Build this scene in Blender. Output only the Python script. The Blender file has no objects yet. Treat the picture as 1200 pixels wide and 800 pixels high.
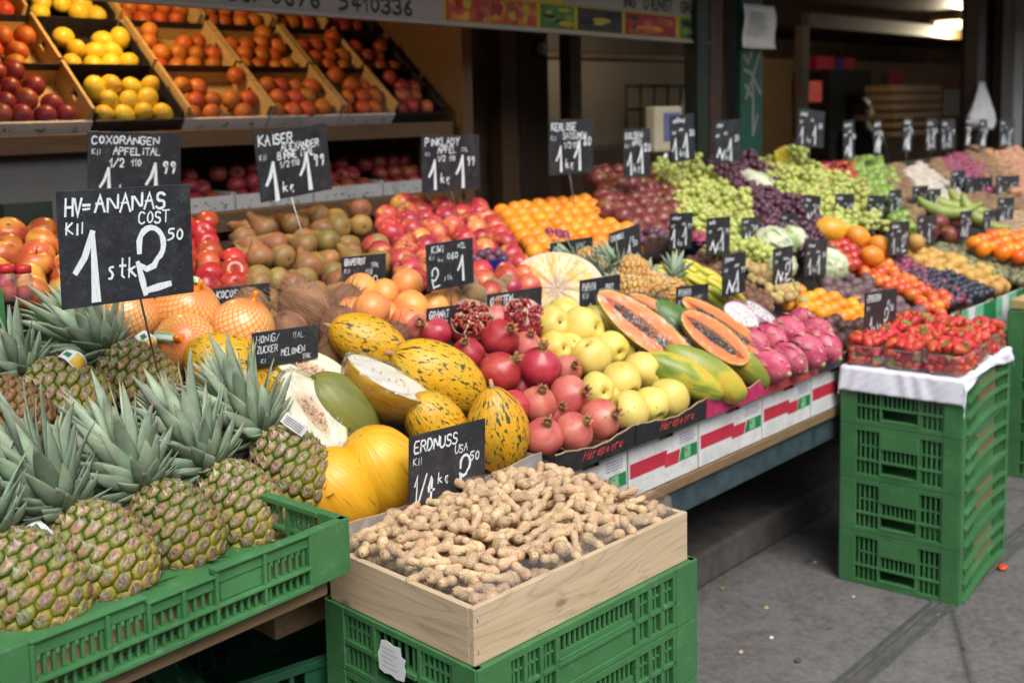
import bpy, math, random
from mathutils import Vector, Matrix, Quaternion
R = random.Random(11)
V = Vector
sc = bpy.context.scene
COL = sc.collection
D2R = math.radians

# ------------------------------------------------------------------ camera geometry
F, PITCH, YAW, ROLL, HC, CY = 1320.3, .1114, .7416, -.02, 1.6645, 272.4
fw = V((math.cos(YAW)*math.cos(PITCH), math.sin(YAW)*math.cos(PITCH), -math.sin(PITCH)))
rt = V((math.sin(YAW), -math.cos(YAW), 0)); up = rt.cross(fw)
c_, s_ = math.cos(ROLL), math.sin(ROLL)
rt, up = rt*c_+up*s_, up*c_-rt*s_
CAM = V((0, 0, HC))
def ray(x, y): return fw + rt*((x-600)/F) - up*((y-CY)/F)
def atY(x, y, yy): d = ray(x, y); return CAM + d*(yy/d.y)
def atZ(x, y, zz): d = ray(x, y); return CAM + d*((zz-HC)/d.z)
def atD(x, y, dd): return CAM + ray(x, y)*dd
def depth(p): return (V(p)-CAM).dot(fw)
GZ = .196                      # level of the pavement
SL = .30                       # rise of the fruit display towards the back
def bedz(y): return .95 + SL*(y-1.62)
def bed(x, y, lift=0):
    d = ray(x, y); t = (.95+lift-SL*1.62-HC)/(d.z-SL*d.y); return CAM + d*t
BN = V((0, -SL, 1)).normalized()           # normal of the display
BU = V((0, 1, SL)).normalized()            # up the slope
def cax(dx, dy, dz=0): return (rt*dx+up*dy-fw*dz).normalized()
def qz(ax, spin=0.0):
    return V((0, 0, 1)).rotation_difference(V(ax).normalized()) @ Quaternion((0, 0, 1), spin)
def qrand(): return Quaternion((R.gauss(0, 1), R.gauss(0, 1), R.gauss(0, 1), R.gauss(0, 1))).normalized()

# ------------------------------------------------------------------ objects
class G:
    """collects geometry for one mesh"""
    def __init__(s): s.v = []; s.f = []; s.m = []; s.sm = []; s.c = []; s.usec = False
    def add(s, vs, fs, m=0, sm=True, col=None):
        o = len(s.v); s.v += [tuple(p) for p in vs]
        for f in fs: s.f.append(tuple(i+o for i in f)); s.m.append(m); s.sm.append(sm)
        if col is None: s.c += [(1, 1, 1)]*len(vs)
        else:
            s.usec = True
            s.c += ([col]*len(vs) if not isinstance(col, list) else col)
        return s
    def box(s, a, b, m=0, M=None, sm=False, col=None):
        (x0, y0, z0), (x1, y1, z1) = a, b
        vs = [V(p) for p in ((x0,y0,z0),(x1,y0,z0),(x1,y1,z0),(x0,y1,z0),(x0,y0,z1),(x1,y0,z1),(x1,y1,z1),(x0,y1,z1))]
        if M is not None: vs = [M @ p for p in vs]
        return s.add(vs, [(0,3,2,1),(4,5,6,7),(0,1,5,4),(1,2,6,5),(2,3,7,6),(3,0,4,7)], m, sm, col)
    def surf(s, fn, nu, nv, m=0, closed=True, sm=True, caps=False, cf=None):
        vs = []; cs = [] if cf else None
        for j in range(nv+1):
            for i in range(nu if closed else nu+1):
                vs.append(V(fn(i/nu, j/nv)))
                if cf: cs.append(cf(i/nu, j/nv))
        w = nu if closed else nu+1; fs = []
        for j in range(nv):
            for i in range(nu):
                k = (i+1) % w if closed else i+1
                fs.append((j*w+i, j*w+k, (j+1)*w+k, (j+1)*w+i))
        if caps: fs += [tuple(range(w-1, -1, -1)), tuple(nv*w+i for i in range(w))]
        return s.add(vs, fs, m, sm, cs)
    def tube(s, pts, rad, seg=8, m=0, col=None, caps=True, sm=True):
        pts = [V(p) for p in pts]; n = len(pts)
        rs = rad if isinstance(rad, (list, tuple)) else [rad]*n
        vs = []; pa = None
        for i, p in enumerate(pts):
            t = (pts[min(i+1, n-1)]-pts[max(i-1, 0)])
            t = t.normalized() if t.length > 1e-9 else V((0, 0, 1))
            if pa is None:
                a = t.orthogonal().normalized()
            else:
                a = pa - t*pa.dot(t); a = a.normalized() if a.length > 1e-6 else t.orthogonal().normalized()
            pa = a; b = t.cross(a)
            for k in range(seg):
                an = 2*math.pi*k/seg; vs.append(p+(a*math.cos(an)+b*math.sin(an))*rs[i])
        fs = [(j*seg+k, j*seg+(k+1) % seg, (j+1)*seg+(k+1) % seg, (j+1)*seg+k) for j in range(n-1) for k in range(seg)]
        if caps: fs += [tuple(range(seg-1, -1, -1)), tuple((n-1)*seg+k for k in range(seg))]
        return s.add(vs, fs, m, sm, col)
    def ell(s, c, r, nu=12, nv=8, m=0, q=None, col=None):
        r = (r, r, r) if not isinstance(r, (tuple, list)) else r
        vs = []; c = V(c)
        def P(x): return c+(q @ x if q else x)
        vs.append(P(V((0, 0, -r[2]))))
        for j in range(1, nv):
            t = math.pi*j/nv
            for i in range(nu):
                a = 2*math.pi*i/nu
                vs.append(P(V((r[0]*math.sin(t)*math.cos(a), r[1]*math.sin(t)*math.sin(a), -r[2]*math.cos(t)))))
        vs.append(P(V((0, 0, r[2])))); L = len(vs)-1
        fs = [(0, 1+(i+1) % nu, 1+i) for i in range(nu)]
        for j in range(nv-2):
            for i in range(nu):
                a = 1+j*nu; fs.append((a+i, a+(i+1) % nu, a+nu+(i+1) % nu, a+nu+i))
        a = 1+(nv-2)*nu; fs += [(a+i, a+(i+1) % nu, L) for i in range(nu)]
        return s.add(vs, fs, m, True, col)
    def mesh(s, name, mats):
        me = bpy.data.meshes.new(name); me.from_pydata(s.v, [], s.f)
        for mt in (mats if isinstance(mats, (list, tuple)) else [mats]): me.materials.append(mt)
        me.polygons.foreach_set('material_index', s.m); me.polygons.foreach_set('use_smooth', s.sm)
        if s.usec:
            at = me.color_attributes.new('Col', 'FLOAT_COLOR', 'POINT')
            at.data.foreach_set('color', [x for c in s.c for x in (c[0], c[1], c[2], 1)])
        me.update(); return me
    def build(s, name, mats, parent=None, loc=None, q=None, bevel=0):
        return put(s.mesh(name, mats), name, parent, loc, q, bevel=bevel)
def put(me, name, parent=None, loc=None, q=None, scale=1, bevel=0):
    o = bpy.data.objects.new(name, me); COL.objects.link(o)
    if parent: o.parent = parent
    if loc is not None: o.location = loc
    if q is not None: o.rotation_mode = 'QUATERNION'; o.rotation_quaternion = q
    if scale != 1: o.scale = (scale,)*3 if not isinstance(scale, tuple) else scale
    if bevel:
        b = o.modifiers.new('b', 'BEVEL'); b.width = bevel; b.segments = 2; b.limit_method = 'ANGLE'
    return o
def tag(o, label, cat, group=None):
    o['label'] = label; o['category'] = cat
    if group: o['group'] = group
    return o
def kind(o, k): o['kind'] = k; return o
def thing(name, label, cat, loc=(0, 0, 0), q=None, group=None):
    o = bpy.data.objects.new(name, None); COL.objects.link(o); o.location = loc; o.empty_display_size = .05
    if q is not None: o.rotation_mode = 'QUATERNION'; o.rotation_quaternion = q
    return tag(o, label, cat, group)
def dup(root, loc, q=None, scale=None, label=None, group=None):
    def cp(o, par):
        c = o.copy(); COL.objects.link(c)
        if par: c.parent = par
        return c
    r = cp(root, None)
    for ch in list(root.children):
        a = cp(ch, r)
        for g in list(ch.children): cp(g, a)
    r.location = loc
    if q is not None: r.rotation_mode = 'QUATERNION'; r.rotation_quaternion = q
    if scale: r.scale = (scale,)*3
    if label: r['label'] = label
    if group: r['group'] = group
    return r

# ------------------------------------------------------------------ materials
class N:
    def __init__(s, name):
        s.m = bpy.data.materials.new(name); s.m.use_nodes = True; s.t = s.m.node_tree; s.t.nodes.clear()
        s.out = s.t.nodes.new('ShaderNodeOutputMaterial')
    def n(s, ty, **kw):
        x = s.t.nodes.new('ShaderNode'+ty)
        for k, v in kw.items():
            if k.startswith('i_'):
                k2 = k[2:].replace('_', ' ')
                s.set(x.inputs[int(k2) if k2.isdigit() else k2], v)
            else: setattr(x, k, v)
        return x
    def set(s, sock, v):
        if isinstance(v, bpy.types.NodeSocket): s.t.links.new(v, sock)
        else:
            try:
                if sock.type == 'RGBA' and len(v) == 3: v = (*v, 1)
            except TypeError: pass
            sock.default_value = v
    def math(s, op, a, b=0.0, c=0.0):
        x = s.n('Math', operation=op); s.set(x.inputs[0], a); s.set(x.inputs[1], b); s.set(x.inputs[2], c); return x.outputs[0]
    def vmath(s, op, a, b):
        x = s.n('VectorMath', operation=op); s.set(x.inputs[0], a); s.set(x.inputs[1], b); return x.outputs[0]
    def ramp(s, fac, stops):
        x = s.n('ValToRGB'); s.set(x.inputs[0], fac); e = x.color_ramp.elements
        while len(e) < len(stops): e.new(.5)
        for i, (p, c) in enumerate(stops):
            e[i].position = p; e[i].color = (*c, 1) if not isinstance(c, (int, float)) else (c, c, c, 1)
        return x.outputs[0]
    def mix(s, fac, a, b, bt='MIX'):
        x = s.n('Mix', data_type='RGBA', blend_type=bt); s.set(x.inputs['Factor'], fac)
        s.set(x.inputs[6], a); s.set(x.inputs[7], b); return x.outputs[2]
    def noise(s, vec, scale=5, detail=3, rough=.55, dist=0):
        x = s.n('TexNoise'); s.set(x.inputs['Vector'], vec); s.set(x.inputs['Scale'], scale); s.set(x.inputs['Detail'], detail)
        s.set(x.inputs['Roughness'], rough); s.set(x.inputs['Distortion'], dist); return x.outputs[0]
    def bsdf(s, col, rough=.5, normal=None, **kw):
        b = s.n('BsdfPrincipled'); s.set(b.inputs['Base Color'], col); s.set(b.inputs['Roughness'], rough)
        if normal is not None: s.set(b.inputs['Normal'], normal)
        for k, v in kw.items(): s.set(b.inputs[k.replace('_', ' ')], v)
        s.t.links.new(b.outputs[0], s.out.inputs[0]); return b
    def bump(s, h, strength=.3, dist=.002, normal=None):
        x = s.n('Bump'); s.set(x.inputs['Height'], h); s.set(x.inputs['Strength'], strength); s.set(x.inputs['Distance'], dist)
        if normal is not None: s.set(x.inputs['Normal'], normal)
        return x.outputs[0]
    def objco(s, rnd=True):
        tc = s.n('TexCoord').outputs['Object']
        if not rnd: return tc, None
        r = s.n('ObjectInfo').outputs['Random']
        cx = s.n('CombineXYZ'); s.set(cx.inputs[0], s.math('MULTIPLY', r, 13.7)); s.set(cx.inputs[1], s.math('MULTIPLY', r, 7.3)); s.set(cx.inputs[2], s.math('MULTIPLY', r, 3.1))
        return s.vmath('ADD', tc, cx.outputs[0]), r
def fruit(name, stops, nscale=18, detail=3, rough=.35, bump=None, speck=None, polar=0, hv=.015, vv=.25, tip=None, sss=0, coat=0, dist=.6, attr=False, sheen=0):
    """skin: colour patches over the fruit, optional specks and bumps, each copy its own"""
    n = N(name); co, r = n.objco(); raw = n.n('TexCoord').outputs['Object']
    if polar:
        sp = n.n('SeparateXYZ'); n.set(sp.inputs[0], raw)
        ang = n.math('ARCTAN2', sp.outputs[1], sp.outputs[0]); cx = n.n('CombineXYZ')
        # sin/cos avoid the seam of the angle
        n.set(cx.inputs[0], n.math('ADD', n.math('MULTIPLY', n.math('COSINE', ang), .06), n.math('MULTIPLY', r, 9.1)))
        n.set(cx.inputs[1], n.math('MULTIPLY', n.math('SINE', ang), .06)); n.set(cx.inputs[2], n.math('MULTIPLY', sp.outputs[2], polar))
        pco = cx.outputs[0]
    else: pco = co
    f = n.noise(pco, nscale, detail, .55, dist)
    col = n.ramp(f, stops)
    if tip:                      # (colour, axis sign, from, to): colour of the stem or blossom end of the fruit itself
        sp2 = n.n('SeparateXYZ'); n.set(sp2.inputs[0], raw)
        h = n.math('ADD', n.math('MULTIPLY', sp2.outputs[2], tip[1]), n.math('MULTIPLY', n.math('SUBTRACT', n.noise(co, 40, 2), .5), .02))
        mr = n.n('MapRange', i_1=tip[2], i_2=tip[3]); n.set(mr.inputs[0], h)
        col = n.mix(mr.outputs[0], col, tip[0])
    if speck:
        for (scol, ssc, lo, hi) in speck:
            m = n.ramp(n.noise(pco, ssc, 2, .5), [(lo, 0.0), (hi, 1.0)]); col = n.mix(m, col, scol)
    hs = n.n('HueSaturation'); n.set(hs.inputs['Color'], col)
    n.set(hs.inputs['Hue'], n.math('ADD', n.math('MULTIPLY', n.math('SUBTRACT', n.math('FRACT', n.math('MULTIPLY', r, 17.0)), .5), hv*2), .5))
    n.set(hs.inputs['Value'], n.math('ADD', n.math('MULTIPLY', n.math('SUBTRACT', r, .5), vv), 1.0))
    col = hs.outputs[0]
    nor = None
    if bump:
        nor = n.bump(n.noise(pco if polar else co, bump[0], bump[3] if len(bump) > 3 else 2, .6), bump[1], bump[2])
    kw = dict(Coat_Weight=coat, Coat_Roughness=.2, Subsurface_Weight=sss, Subsurface_Scale=.01, Sheen_Weight=sheen)
    rr = n.math('ADD', n.math('MULTIPLY', n.noise(co, 60, 2), .2), rough-.1)
    n.bsdf(col, rr, nor, **kw); return n.m
def plain(name, col, rough=.5, var=.15, nscale=12, bump=None, metal=0, spec=.5, rnd=True, **kw):
    n = N(name); co, r = n.objco()
    f = n.noise(co, nscale, 4, .6); k1 = tuple(c*(1-var) for c in col); k2 = tuple(min(1, c*(1+var)) for c in col)
    c = n.ramp(f, [(.3, k1), (.7, k2)])
    nor = n.bump(n.noise(co, bump[0], 3, .6), bump[1], bump[2]) if bump else None
    n.bsdf(c, n.math('ADD', n.math('MULTIPLY', n.noise(co, nscale*4, 3), .25), rough-.12), nor, Metallic=metal, Specular_IOR_Level=spec, **kw); return n.m
def attrmat(name, rough=.5, bump=None, var=.25, nscale=60, tint=(1, 1, 1), spec=.4, sss=0):
    """colour of each spot of the thing comes from the mesh's own colour layer, mottled"""
    n = N(name); co, r = n.objco(); a = n.n('VertexColor'); a.layer_name = 'Col'
    c = n.mix(1.0, a.outputs[0], n.ramp(n.noise(co, nscale, 4, .6), [(.25, tuple(t*(1-var) for t in tint)), (.75, tuple(t*(1+var) for t in tint))]), 'MULTIPLY')
    hs = n.n('HueSaturation'); n.set(hs.inputs['Color'], c); n.set(hs.inputs['Value'], n.math('ADD', n.math('MULTIPLY', r, .3), .85))
    nor = n.bump(n.noise(co, bump[0], 3, .6), bump[1], bump[2]) if bump else None
    n.bsdf(hs.outputs[0], rough, nor, Specular_IOR_Level=spec, Subsurface_Weight=sss, Subsurface_Scale=.005); return n.m
def wood(name, dark, light, scale=1.0, axis=0, rough=.6, knots=True):
    n = N(name); co, r = n.objco()
    mp = n.n('Mapping'); n.set(mp.inputs[0], co); sc3 = [60*scale]*3; sc3[axis] = 3.5*scale; mp.inputs['Scale'].default_value = sc3
    f = n.noise(mp.outputs[0], 1, 5, .65, 1.2)
    mp2 = n.n('Mapping'); n.set(mp2.inputs[0], co); s2 = [9*scale]*3; s2[axis] = 1.6*scale; mp2.inputs['Scale'].default_value = s2
    g = n.noise(mp2.outputs[0], 1, 2, .5, 1.5)
    ringf = n.math('FRACT', n.math('MULTIPLY', g, 9.0)); ring = n.ramp(ringf, [(0, 0.75), (.12, .95), (.8, 1.0), (1, .8)])
    c = n.ramp(f, [(.25, dark), (.5, tuple((a+b)/2 for a, b in zip(dark, light))), (.8, light)])
    c = n.mix(1.0, c, ring, 'MULTIPLY')
    if knots:
        vo = n.n('TexVoronoi', feature='F1'); mp3 = n.n('Mapping'); n.set(mp3.inputs[0], co); s3 = [14*scale]*3; s3[axis] = 6*scale
        mp3.inputs['Scale'].default_value = s3; n.set(vo.inputs['Vector'], mp3.outputs[0]); vo.inputs['Scale'].default_value = 1
        k = n.ramp(vo.outputs['Distance'], [(.05, 1.0), (.12, 0.0)]); kk = n.math('MULTIPLY', k, .7)
        c = n.mix(kk, c, tuple(x*.35 for x in dark))
    n.bsdf(c, rough, n.bump(f, .25, .001)); return n.m
def clear(name, tint=(1, 1, 1), gl=.25, haze=.08, bump=None, rough=.08):
    n = N(name); tr = n.n('BsdfTransparent'); n.set(tr.inputs[0], tint); g = n.n('BsdfGlossy'); g.inputs[1].default_value = rough
    d = n.n('BsdfDiffuse'); d.inputs[0].default_value = (.9, .9, .92, 1)
    co, r = n.objco()
    if bump: n.set(g.inputs['Normal'], n.bump(n.noise(co, bump[0], 3, .6, 1.0), bump[1], bump[2]))
    fr = n.n('LayerWeight'); fr.inputs[0].default_value = .35
    m1 = n.n('MixShader'); n.set(m1.inputs[0], haze); n.set(m1.inputs[1], tr.outputs[0]); n.set(m1.inputs[2], d.outputs[0])
    m2 = n.n('MixShader'); n.set(m2.inputs[0], n.math('ADD', n.math('MULTIPLY', fr.outputs['Fresnel'], gl), gl*.2)); n.set(m2.inputs[1], m1.outputs[0]); n.set(m2.inputs[2], g.outputs[0])
    n.t.links.new(m2.outputs[0], n.out.inputs[0]); return n.m

M = {}
M['apple_pink'] = fruit('apple_pink', [(.27, (.66, .40, .09)), (.40, (.60, .17, .07)), (.50, (.50, .05, .05)), (.75, (.33, .015, .03))], 11, 3, .3, hv=.012, vv=.3, polar=.25, tip=((.55, .40, .09), 1, .028, .045))
M['apple_red'] = fruit('apple_red', [(.28, (.55, .16, .04)), (.42, (.5, .05, .03)), (.65, (.38, .015, .02))], 9, 3, .25, hv=.015, vv=.3, polar=.3)
M['apple_mango'] = fruit('apple_mango', [(.34, (.70, .40, .06)), (.46, (.66, .22, .05)), (.58, (.42, .05, .03)), (.75, (.30, .02, .02))], 9, 2, .3, hv=.02, vv=.25)
M['apple_dark'] = fruit('apple_dark', [(.28, (.26, .20, .05)), (.42, (.22, .06, .04)), (.6, (.17, .025, .03)), (.8, (.11, .012, .02))], 10, 3, .35, hv=.015, vv=.3, polar=.3)
M['apple_green'] = fruit('apple_green', [(.3, (.16, .27, .035)), (.7, (.26, .36, .07))], 12, 3, .3)
M['orange'] = fruit('orange', [(.3, (.85, .24, .012)), (.7, (.80, .32, .02))], 14, 2, .38, bump=(420, .25, .0006), vv=.2, hv=.01)
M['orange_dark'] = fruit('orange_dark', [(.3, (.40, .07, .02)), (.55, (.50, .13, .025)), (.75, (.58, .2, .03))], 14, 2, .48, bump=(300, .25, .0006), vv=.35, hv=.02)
M['pomred'] = fruit('pomred', [(.3, (.40, .08, .05)), (.6, (.28, .03, .03)), (.8, (.2, .02, .025))], 14, 2, .4, vv=.3, hv=.02)
M['lemon'] = fruit('lemon', [(.3, (.70, .46, .03)), (.7, (.74, .55, .06))], 14, 2, .4, bump=(300, .25, .0006), vv=.15)
M['pear'] = fruit('pear', [(.30, (.20, .15, .045)), (.45, (.27, .155, .05)), (.65, (.36, .17, .05)), (.85, (.24, .11, .03))], 12, 3, .5, hv=.03, vv=.35, speck=[((.16, .11, .04), 190, .62, .7)])
M['grapefruit'] = fruit('grapefruit', [(.3, (.80, .40, .08)), (.5, (.80, .30, .09)), (.7, (.78, .19, .09))], 9, 2, .38, bump=(300, .2, .0006), hv=.012, vv=.12)
M['kiwi'] = fruit('kiwi', [(.3, (.20, .12, .045)), (.7, (.29, .18, .07))], 30, 4, .8, bump=(400, .5, .0008), vv=.25, sheen=.4)
M['pomegranate'] = fruit('pomegranate', [(.22, (.56, .13, .08)), (.38, (.46, .05, .05)), (.58, (.36, .02, .035)), (.8, (.24, .008, .022))], 12, 3, .3, hv=.005, vv=.2, speck=[((.30, .14, .07), 120, .66, .72)])
M['pomegranate_pale'] = fruit('pomegranate_pale', [(.25, (.62, .26, .16)), (.5, (.56, .13, .11)), (.78, (.44, .05, .06))], 12, 3, .38, hv=.005, vv=.16, speck=[((.25, .13, .06), 130, .64, .70)])
M['calyx'] = fruit('calyx', [(.3, (.30, .14, .07)), (.7, (.50, .24, .09))], 120, 3, .8)
M['aril'] = fruit('aril', [(.3, (.35, .008, .02)), (.7, (.20, .004, .012))], 150, 2, .15, coat=.6, sss=.1)
M['pith'] = plain('pith', (.62, .42, .30), .6, .2, 80)
M['quince'] = fruit('quince', [(.3, (.66, .49, .08)), (.5, (.72, .57, .14)), (.75, (.64, .57, .15))], 13, 3, .42, bump=(40, .15, .002), hv=.012, vv=.15, speck=[((.34, .22, .05), 100, .69, .74)])
M['darkend'] = plain('darkend', (.10, .06, .03), .85, .4, 200, bump=(300, .6, .001))
M['stem'] = plain('stem', (.16, .10, .05), .8, .3, 150)
M['melon_speck'] = fruit('melon_speck', [(.28, (.52, .36, .03)), (.5, (.70, .38, .015)), (.75, (.74, .33, .01))], 22, 3, .42, polar=.45, bump=(95, .55, .003, 2), vv=.08, hv=.006,
                         speck=[((.06, .07, .02), 170, .585, .625), ((.045, .055, .02), 75, .64, .68), ((.16, .14, .02), 330, .64, .70)])
M['melon_plain'] = fruit('melon_plain', [(.3, (.70, .36, .012)), (.5, (.78, .42, .02)), (.7, (.72, .30, .012))], 30, 4, .40, polar=.12, bump=(110, .6, .003, 3), vv=.06, hv=.004, speck=[((.30, .15, .04), 40, .70, .76), ((.45, .22, .02), 160, .64, .72)])
M['melon_green'] = fruit('melon_green', [(.3, (.10, .12, .03)), (.5, (.18, .18, .04)), (.75, (.30, .24, .03))], 20, 4, .45, polar=.3, bump=(85, .45, .003, 2), vv=.06)
M['melon_flesh'] = attrmat('melon_flesh', .35, (90, .25, .002), .08, 40, sss=.15)
M['papaya_skin'] = fruit('papaya_skin', [(.30, (.70, .30, .03)), (.42, (.52, .42, .05)), (.52, (.26, .30, .04)), (.7, (.13, .20, .03))], 13, 3, .38, polar=.35, hv=.015, vv=.15, speck=[((.10, .10, .04), 130, .68, .73)])
M['papaya_green'] = fruit('papaya_green', [(.3, (.05, .13, .02)), (.7, (.12, .22, .03))], 14, 3, .4, vv=.15)
M['papaya_flesh'] = attrmat('papaya_flesh', .3, (60, .2, .002), .12, 45, sss=.2)
M['seed'] = plain('seed', (.035, .03, .025), .35, .5, 200)
M['dragon'] = attrmat('dragon', .42, (45, .3, .003), .22, 40, sss=.1)
M['pine'] = attrmat('pine', .55, (220, .7, .002), .55, 170)
M['leaf'] = attrmat('leaf', .52, (70, .35, .002), .30, 26, spec=.3)
M['coconut'] = fruit('coconut', [(.3, (.16, .075, .04)), (.5, (.26, .13, .07)), (.75, (.36, .20, .12))], 40, 5, .9, polar=.25, bump=(160, .9, .004, 4), vv=.25)
M['fibre'] = plain('fibre', (.38, .24, .14), .9, .3, 60)
M['peanut'] = fruit('peanut', [(.25, (.36, .21, .11)), (.45, (.55, .36, .21)), (.75, (.69, .50, .33))], 75, 4, .75, bump=(270, .8, .0016, 3), hv=.012, vv=.28)
n = N('peanut_shell'); co, r_ = n.objco(); sp = n.n('Mapping'); n.set(sp.inputs[0], co); sp.inputs['Scale'].default_value = (1, 1, .62)
vo = n.n('TexVoronoi', feature='DISTANCE_TO_EDGE'); vo.inputs['Scale'].default_value = 330; n.set(vo.inputs['Vector'], sp.outputs[0])
f = n.noise(co, 60, 4, .7); c = n.ramp(f, [(.25, (.46, .28, .14)), (.45, (.64, .44, .25)), (.75, (.77, .58, .38))])
c = n.mix(n.ramp(vo.outputs[0], [(.05, 0.0), (.35, .55)]), c, (.34, .19, .09)); c = n.mix(n.ramp(n.noise(co, 25, 3), [(.6, 0.0), (.75, .5)]), c, (.22, .13, .07))
hs = n.n('HueSaturation'); n.set(hs.inputs['Color'], c); n.set(hs.inputs['Value'], n.math('ADD', n.math('MULTIPLY', r_, .40), .82)); n.set(hs.inputs['Hue'], n.math('ADD', n.math('MULTIPLY', n.math('FRACT', n.math('MULTIPLY', r_, 17.0)), .02), .49))
n.bsdf(hs.outputs[0], .72, n.bump(n.ramp(vo.outputs[0], [(.0, 1.0), (.3, 0.0)]), .8, .0012)); M['peanut'] = n.m
M['strawberry'] = fruit('strawberry', [(.3, (.50, .03, .02)), (.7, (.62, .06, .03))], 60, 2, .38, bump=(430, .6, .001), vv=.25, hv=.012, speck=[((.72, .40, .08), 520, .66, .72)])
M['calyx_green'] = plain('calyx_green', (.14, .24, .05), .6, .3, 80)
M['grape_green'] = fruit('grape_green', [(.3, (.34, .40, .08)), (.7, (.54, .56, .17))], 30, 2, .28, vv=.2, sss=.15)
M['grape_purple'] = fruit('grape_purple', [(.3, (.055, .02, .045)), (.7, (.14, .05, .075))], 30, 3, .35, vv=.3)
M['plum'] = fruit('plum', [(.3, (.06, .03, .07)), (.5, (.12, .05, .09)), (.7, (.20, .04, .06))], 25, 3, .42, vv=.35, hv=.03)
M['plum_red'] = fruit('plum_red', [(.3, (.22, .03, .08)), (.7, (.34, .05, .10))], 25, 3, .4, vv=.35, hv=.02)
M['plum_black'] = fruit('plum_black', [(.3, (.012, .014, .03)), (.7, (.035, .035, .06))], 25, 3, .35, vv=.3)
M['passion'] = fruit('passion', [(.3, (.085, .05, .06)), (.5, (.15, .085, .09)), (.75, (.21, .13, .12))], 30, 3, .5, bump=(60, .3, .001), vv=.3)
M['mangosteen'] = fruit('mangosteen', [(.3, (.06, .025, .025)), (.7, (.14, .06, .05))], 30, 3, .5, vv=.3)
M['mandarin'] = fruit('mandarin', [(.3, (.85, .30, .015)), (.7, (.82, .36, .03))], 16, 2, .38, bump=(400, .3, .0006), vv=.15)
M['tomato'] = fruit('tomato', [(.3, (.74, .22, .03)), (.55, (.66, .12, .03)), (.75, (.76, .32, .03))], 10, 2, .25, hv=.02, vv=.2)
M['persimmon'] = fruit('persimmon', [(.3, (.86, .16, .01)), (.7, (.88, .22, .015))], 10, 2, .22, vv=.1)
M['loquat'] = fruit('loquat', [(.3, (.50, .28, .06)), (.7, (.60, .36, .09))], 20, 3, .55, vv=.25, bump=(200, .3, .001))
M['fig'] = fruit('fig', [(.3, (.10, .07, .07)), (.5, (.17, .17, .08)), (.7, (.26, .29, .11))], 22, 3, .5, vv=.3)
M['lychee'] = fruit('lychee', [(.3, (.13, .06, .035)), (.7, (.24, .12, .07))], 50, 3, .8, bump=(350, .7, .0015), vv=.35)
M['physalis'] = fruit('physalis', [(.3, (.40, .28, .10)), (.6, (.52, .38, .15)), (.8, (.58, .36, .08))], 40, 3, .7, vv=.3, bump=(150, .6, .002))
M['starfruit'] = fruit('starfruit', [(.3, (.45, .48, .05)), (.6, (.62, .52, .06)), (.8, (.66, .46, .05))], 16, 2, .3, vv=.15, hv=.02)
M['cabbage'] = fruit('cabbage', [(.35, (.34, .44, .16)), (.5, (.58, .62, .40)), (.65, (.72, .73, .58))], 16, 4, .45, bump=(45, .6, .004), polar=.2, vv=.2)
M['potato'] = fruit('potato', [(.3, (.17, .10, .05)), (.7, (.27, .17, .09))], 30, 4, .8, vv=.3)
M['garlic'] = fruit('garlic', [(.3, (.42, .36, .29)), (.7, (.60, .54, .47))], 25, 3, .6, vv=.2)
M['onion'] = fruit('onion', [(.3, (.36, .16, .08)), (.7, (.48, .26, .15))], 20, 3, .4, vv=.25)
M['onion_red'] = fruit('onion_red', [(.3, (.16, .02, .06)), (.7, (.28, .04, .10))], 20, 3, .35, vv=.3)
M['kiwano'] = fruit('kiwano', [(.3, (.75, .24, .02)), (.6, (.80, .32, .03)), (.8, (.60, .36, .05))], 14, 3, .4, vv=.15, bump=(40, .5, .006))
M['nut'] = fruit('nut', [(.3, (.30, .19, .10)), (.7, (.44, .30, .18))], 50, 3, .7, vv=.3)
M['plantain'] = fruit('plantain', [(.3, (.20, .27, .05)), (.7, (.34, .38, .08))], 18, 3, .45, vv=.2)
# plastic, paper, timber, metal
def crate_plastic(name, col):
    n = N(name); co, r = n.objco(); g = n.n('NewGeometry').outputs['Position']
    f = n.noise(g, 7, 5, .65); c = n.ramp(f, [(.3, tuple(x*.8 for x in col)), (.55, col), (.75, tuple(min(1, x*1.2+.01) for x in col))])
    sc_ = n.ramp(n.noise(g, 55, 6, .75, .8), [(.57, 0.0), (.70, .55)]); c = n.mix(sc_, c, (.20, .27, .18))
    dr = n.ramp(n.noise(g, 16, 4, .7), [(.55, 0.0), (.8, .55)]); c = n.mix(dr, c, (.055, .075, .045))
    n.bsdf(c, n.math('ADD', n.math('MULTIPLY', f, .25), .33), n.bump(n.noise(g, 320, 3), .08, .0006)); return n.m
M['crate_green'] = crate_plastic('crate_green', (.05, .18, .06))
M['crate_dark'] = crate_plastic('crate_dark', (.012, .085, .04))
M['pinewood'] = wood('pinewood', (.48, .35, .21), (.68, .53, .36))
M['boxwood'] = wood('boxwood', (.44, .28, .11), (.66, .46, .22), knots=False)
M['shelfwood'] = wood('shelfwood', (.13, .07, .032), (.22, .125, .06), knots=False)
M['darkwood'] = wood('darkwood', (.07, .04, .024), (.12, .07, .04), axis=2, knots=False)
M['oldwood'] = wood('oldwood', (.16, .10, .05), (.26, .17, .09), knots=False)
n = N('card_white'); co, r_ = n.objco(); c = n.ramp(n.noise(co, 10, 5, .7, .8), [(.3, (.50, .49, .47)), (.5, (.64, .64, .63)), (.7, (.70, .70, .71))])
c = n.mix(n.ramp(n.noise(co, 60, 4, .7), [(.60, 0.0), (.75, .6)]), c, (.36, .32, .27)); n.bsdf(c, .7, n.bump(n.noise(co, 22, 4, .6, 1.0), .35, .004)); M['card_white'] = n.m
M['card_black'] = plain('card_black', (.018, .017, .018), .55, .5, 40, bump=(90, .2, .001))
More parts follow.
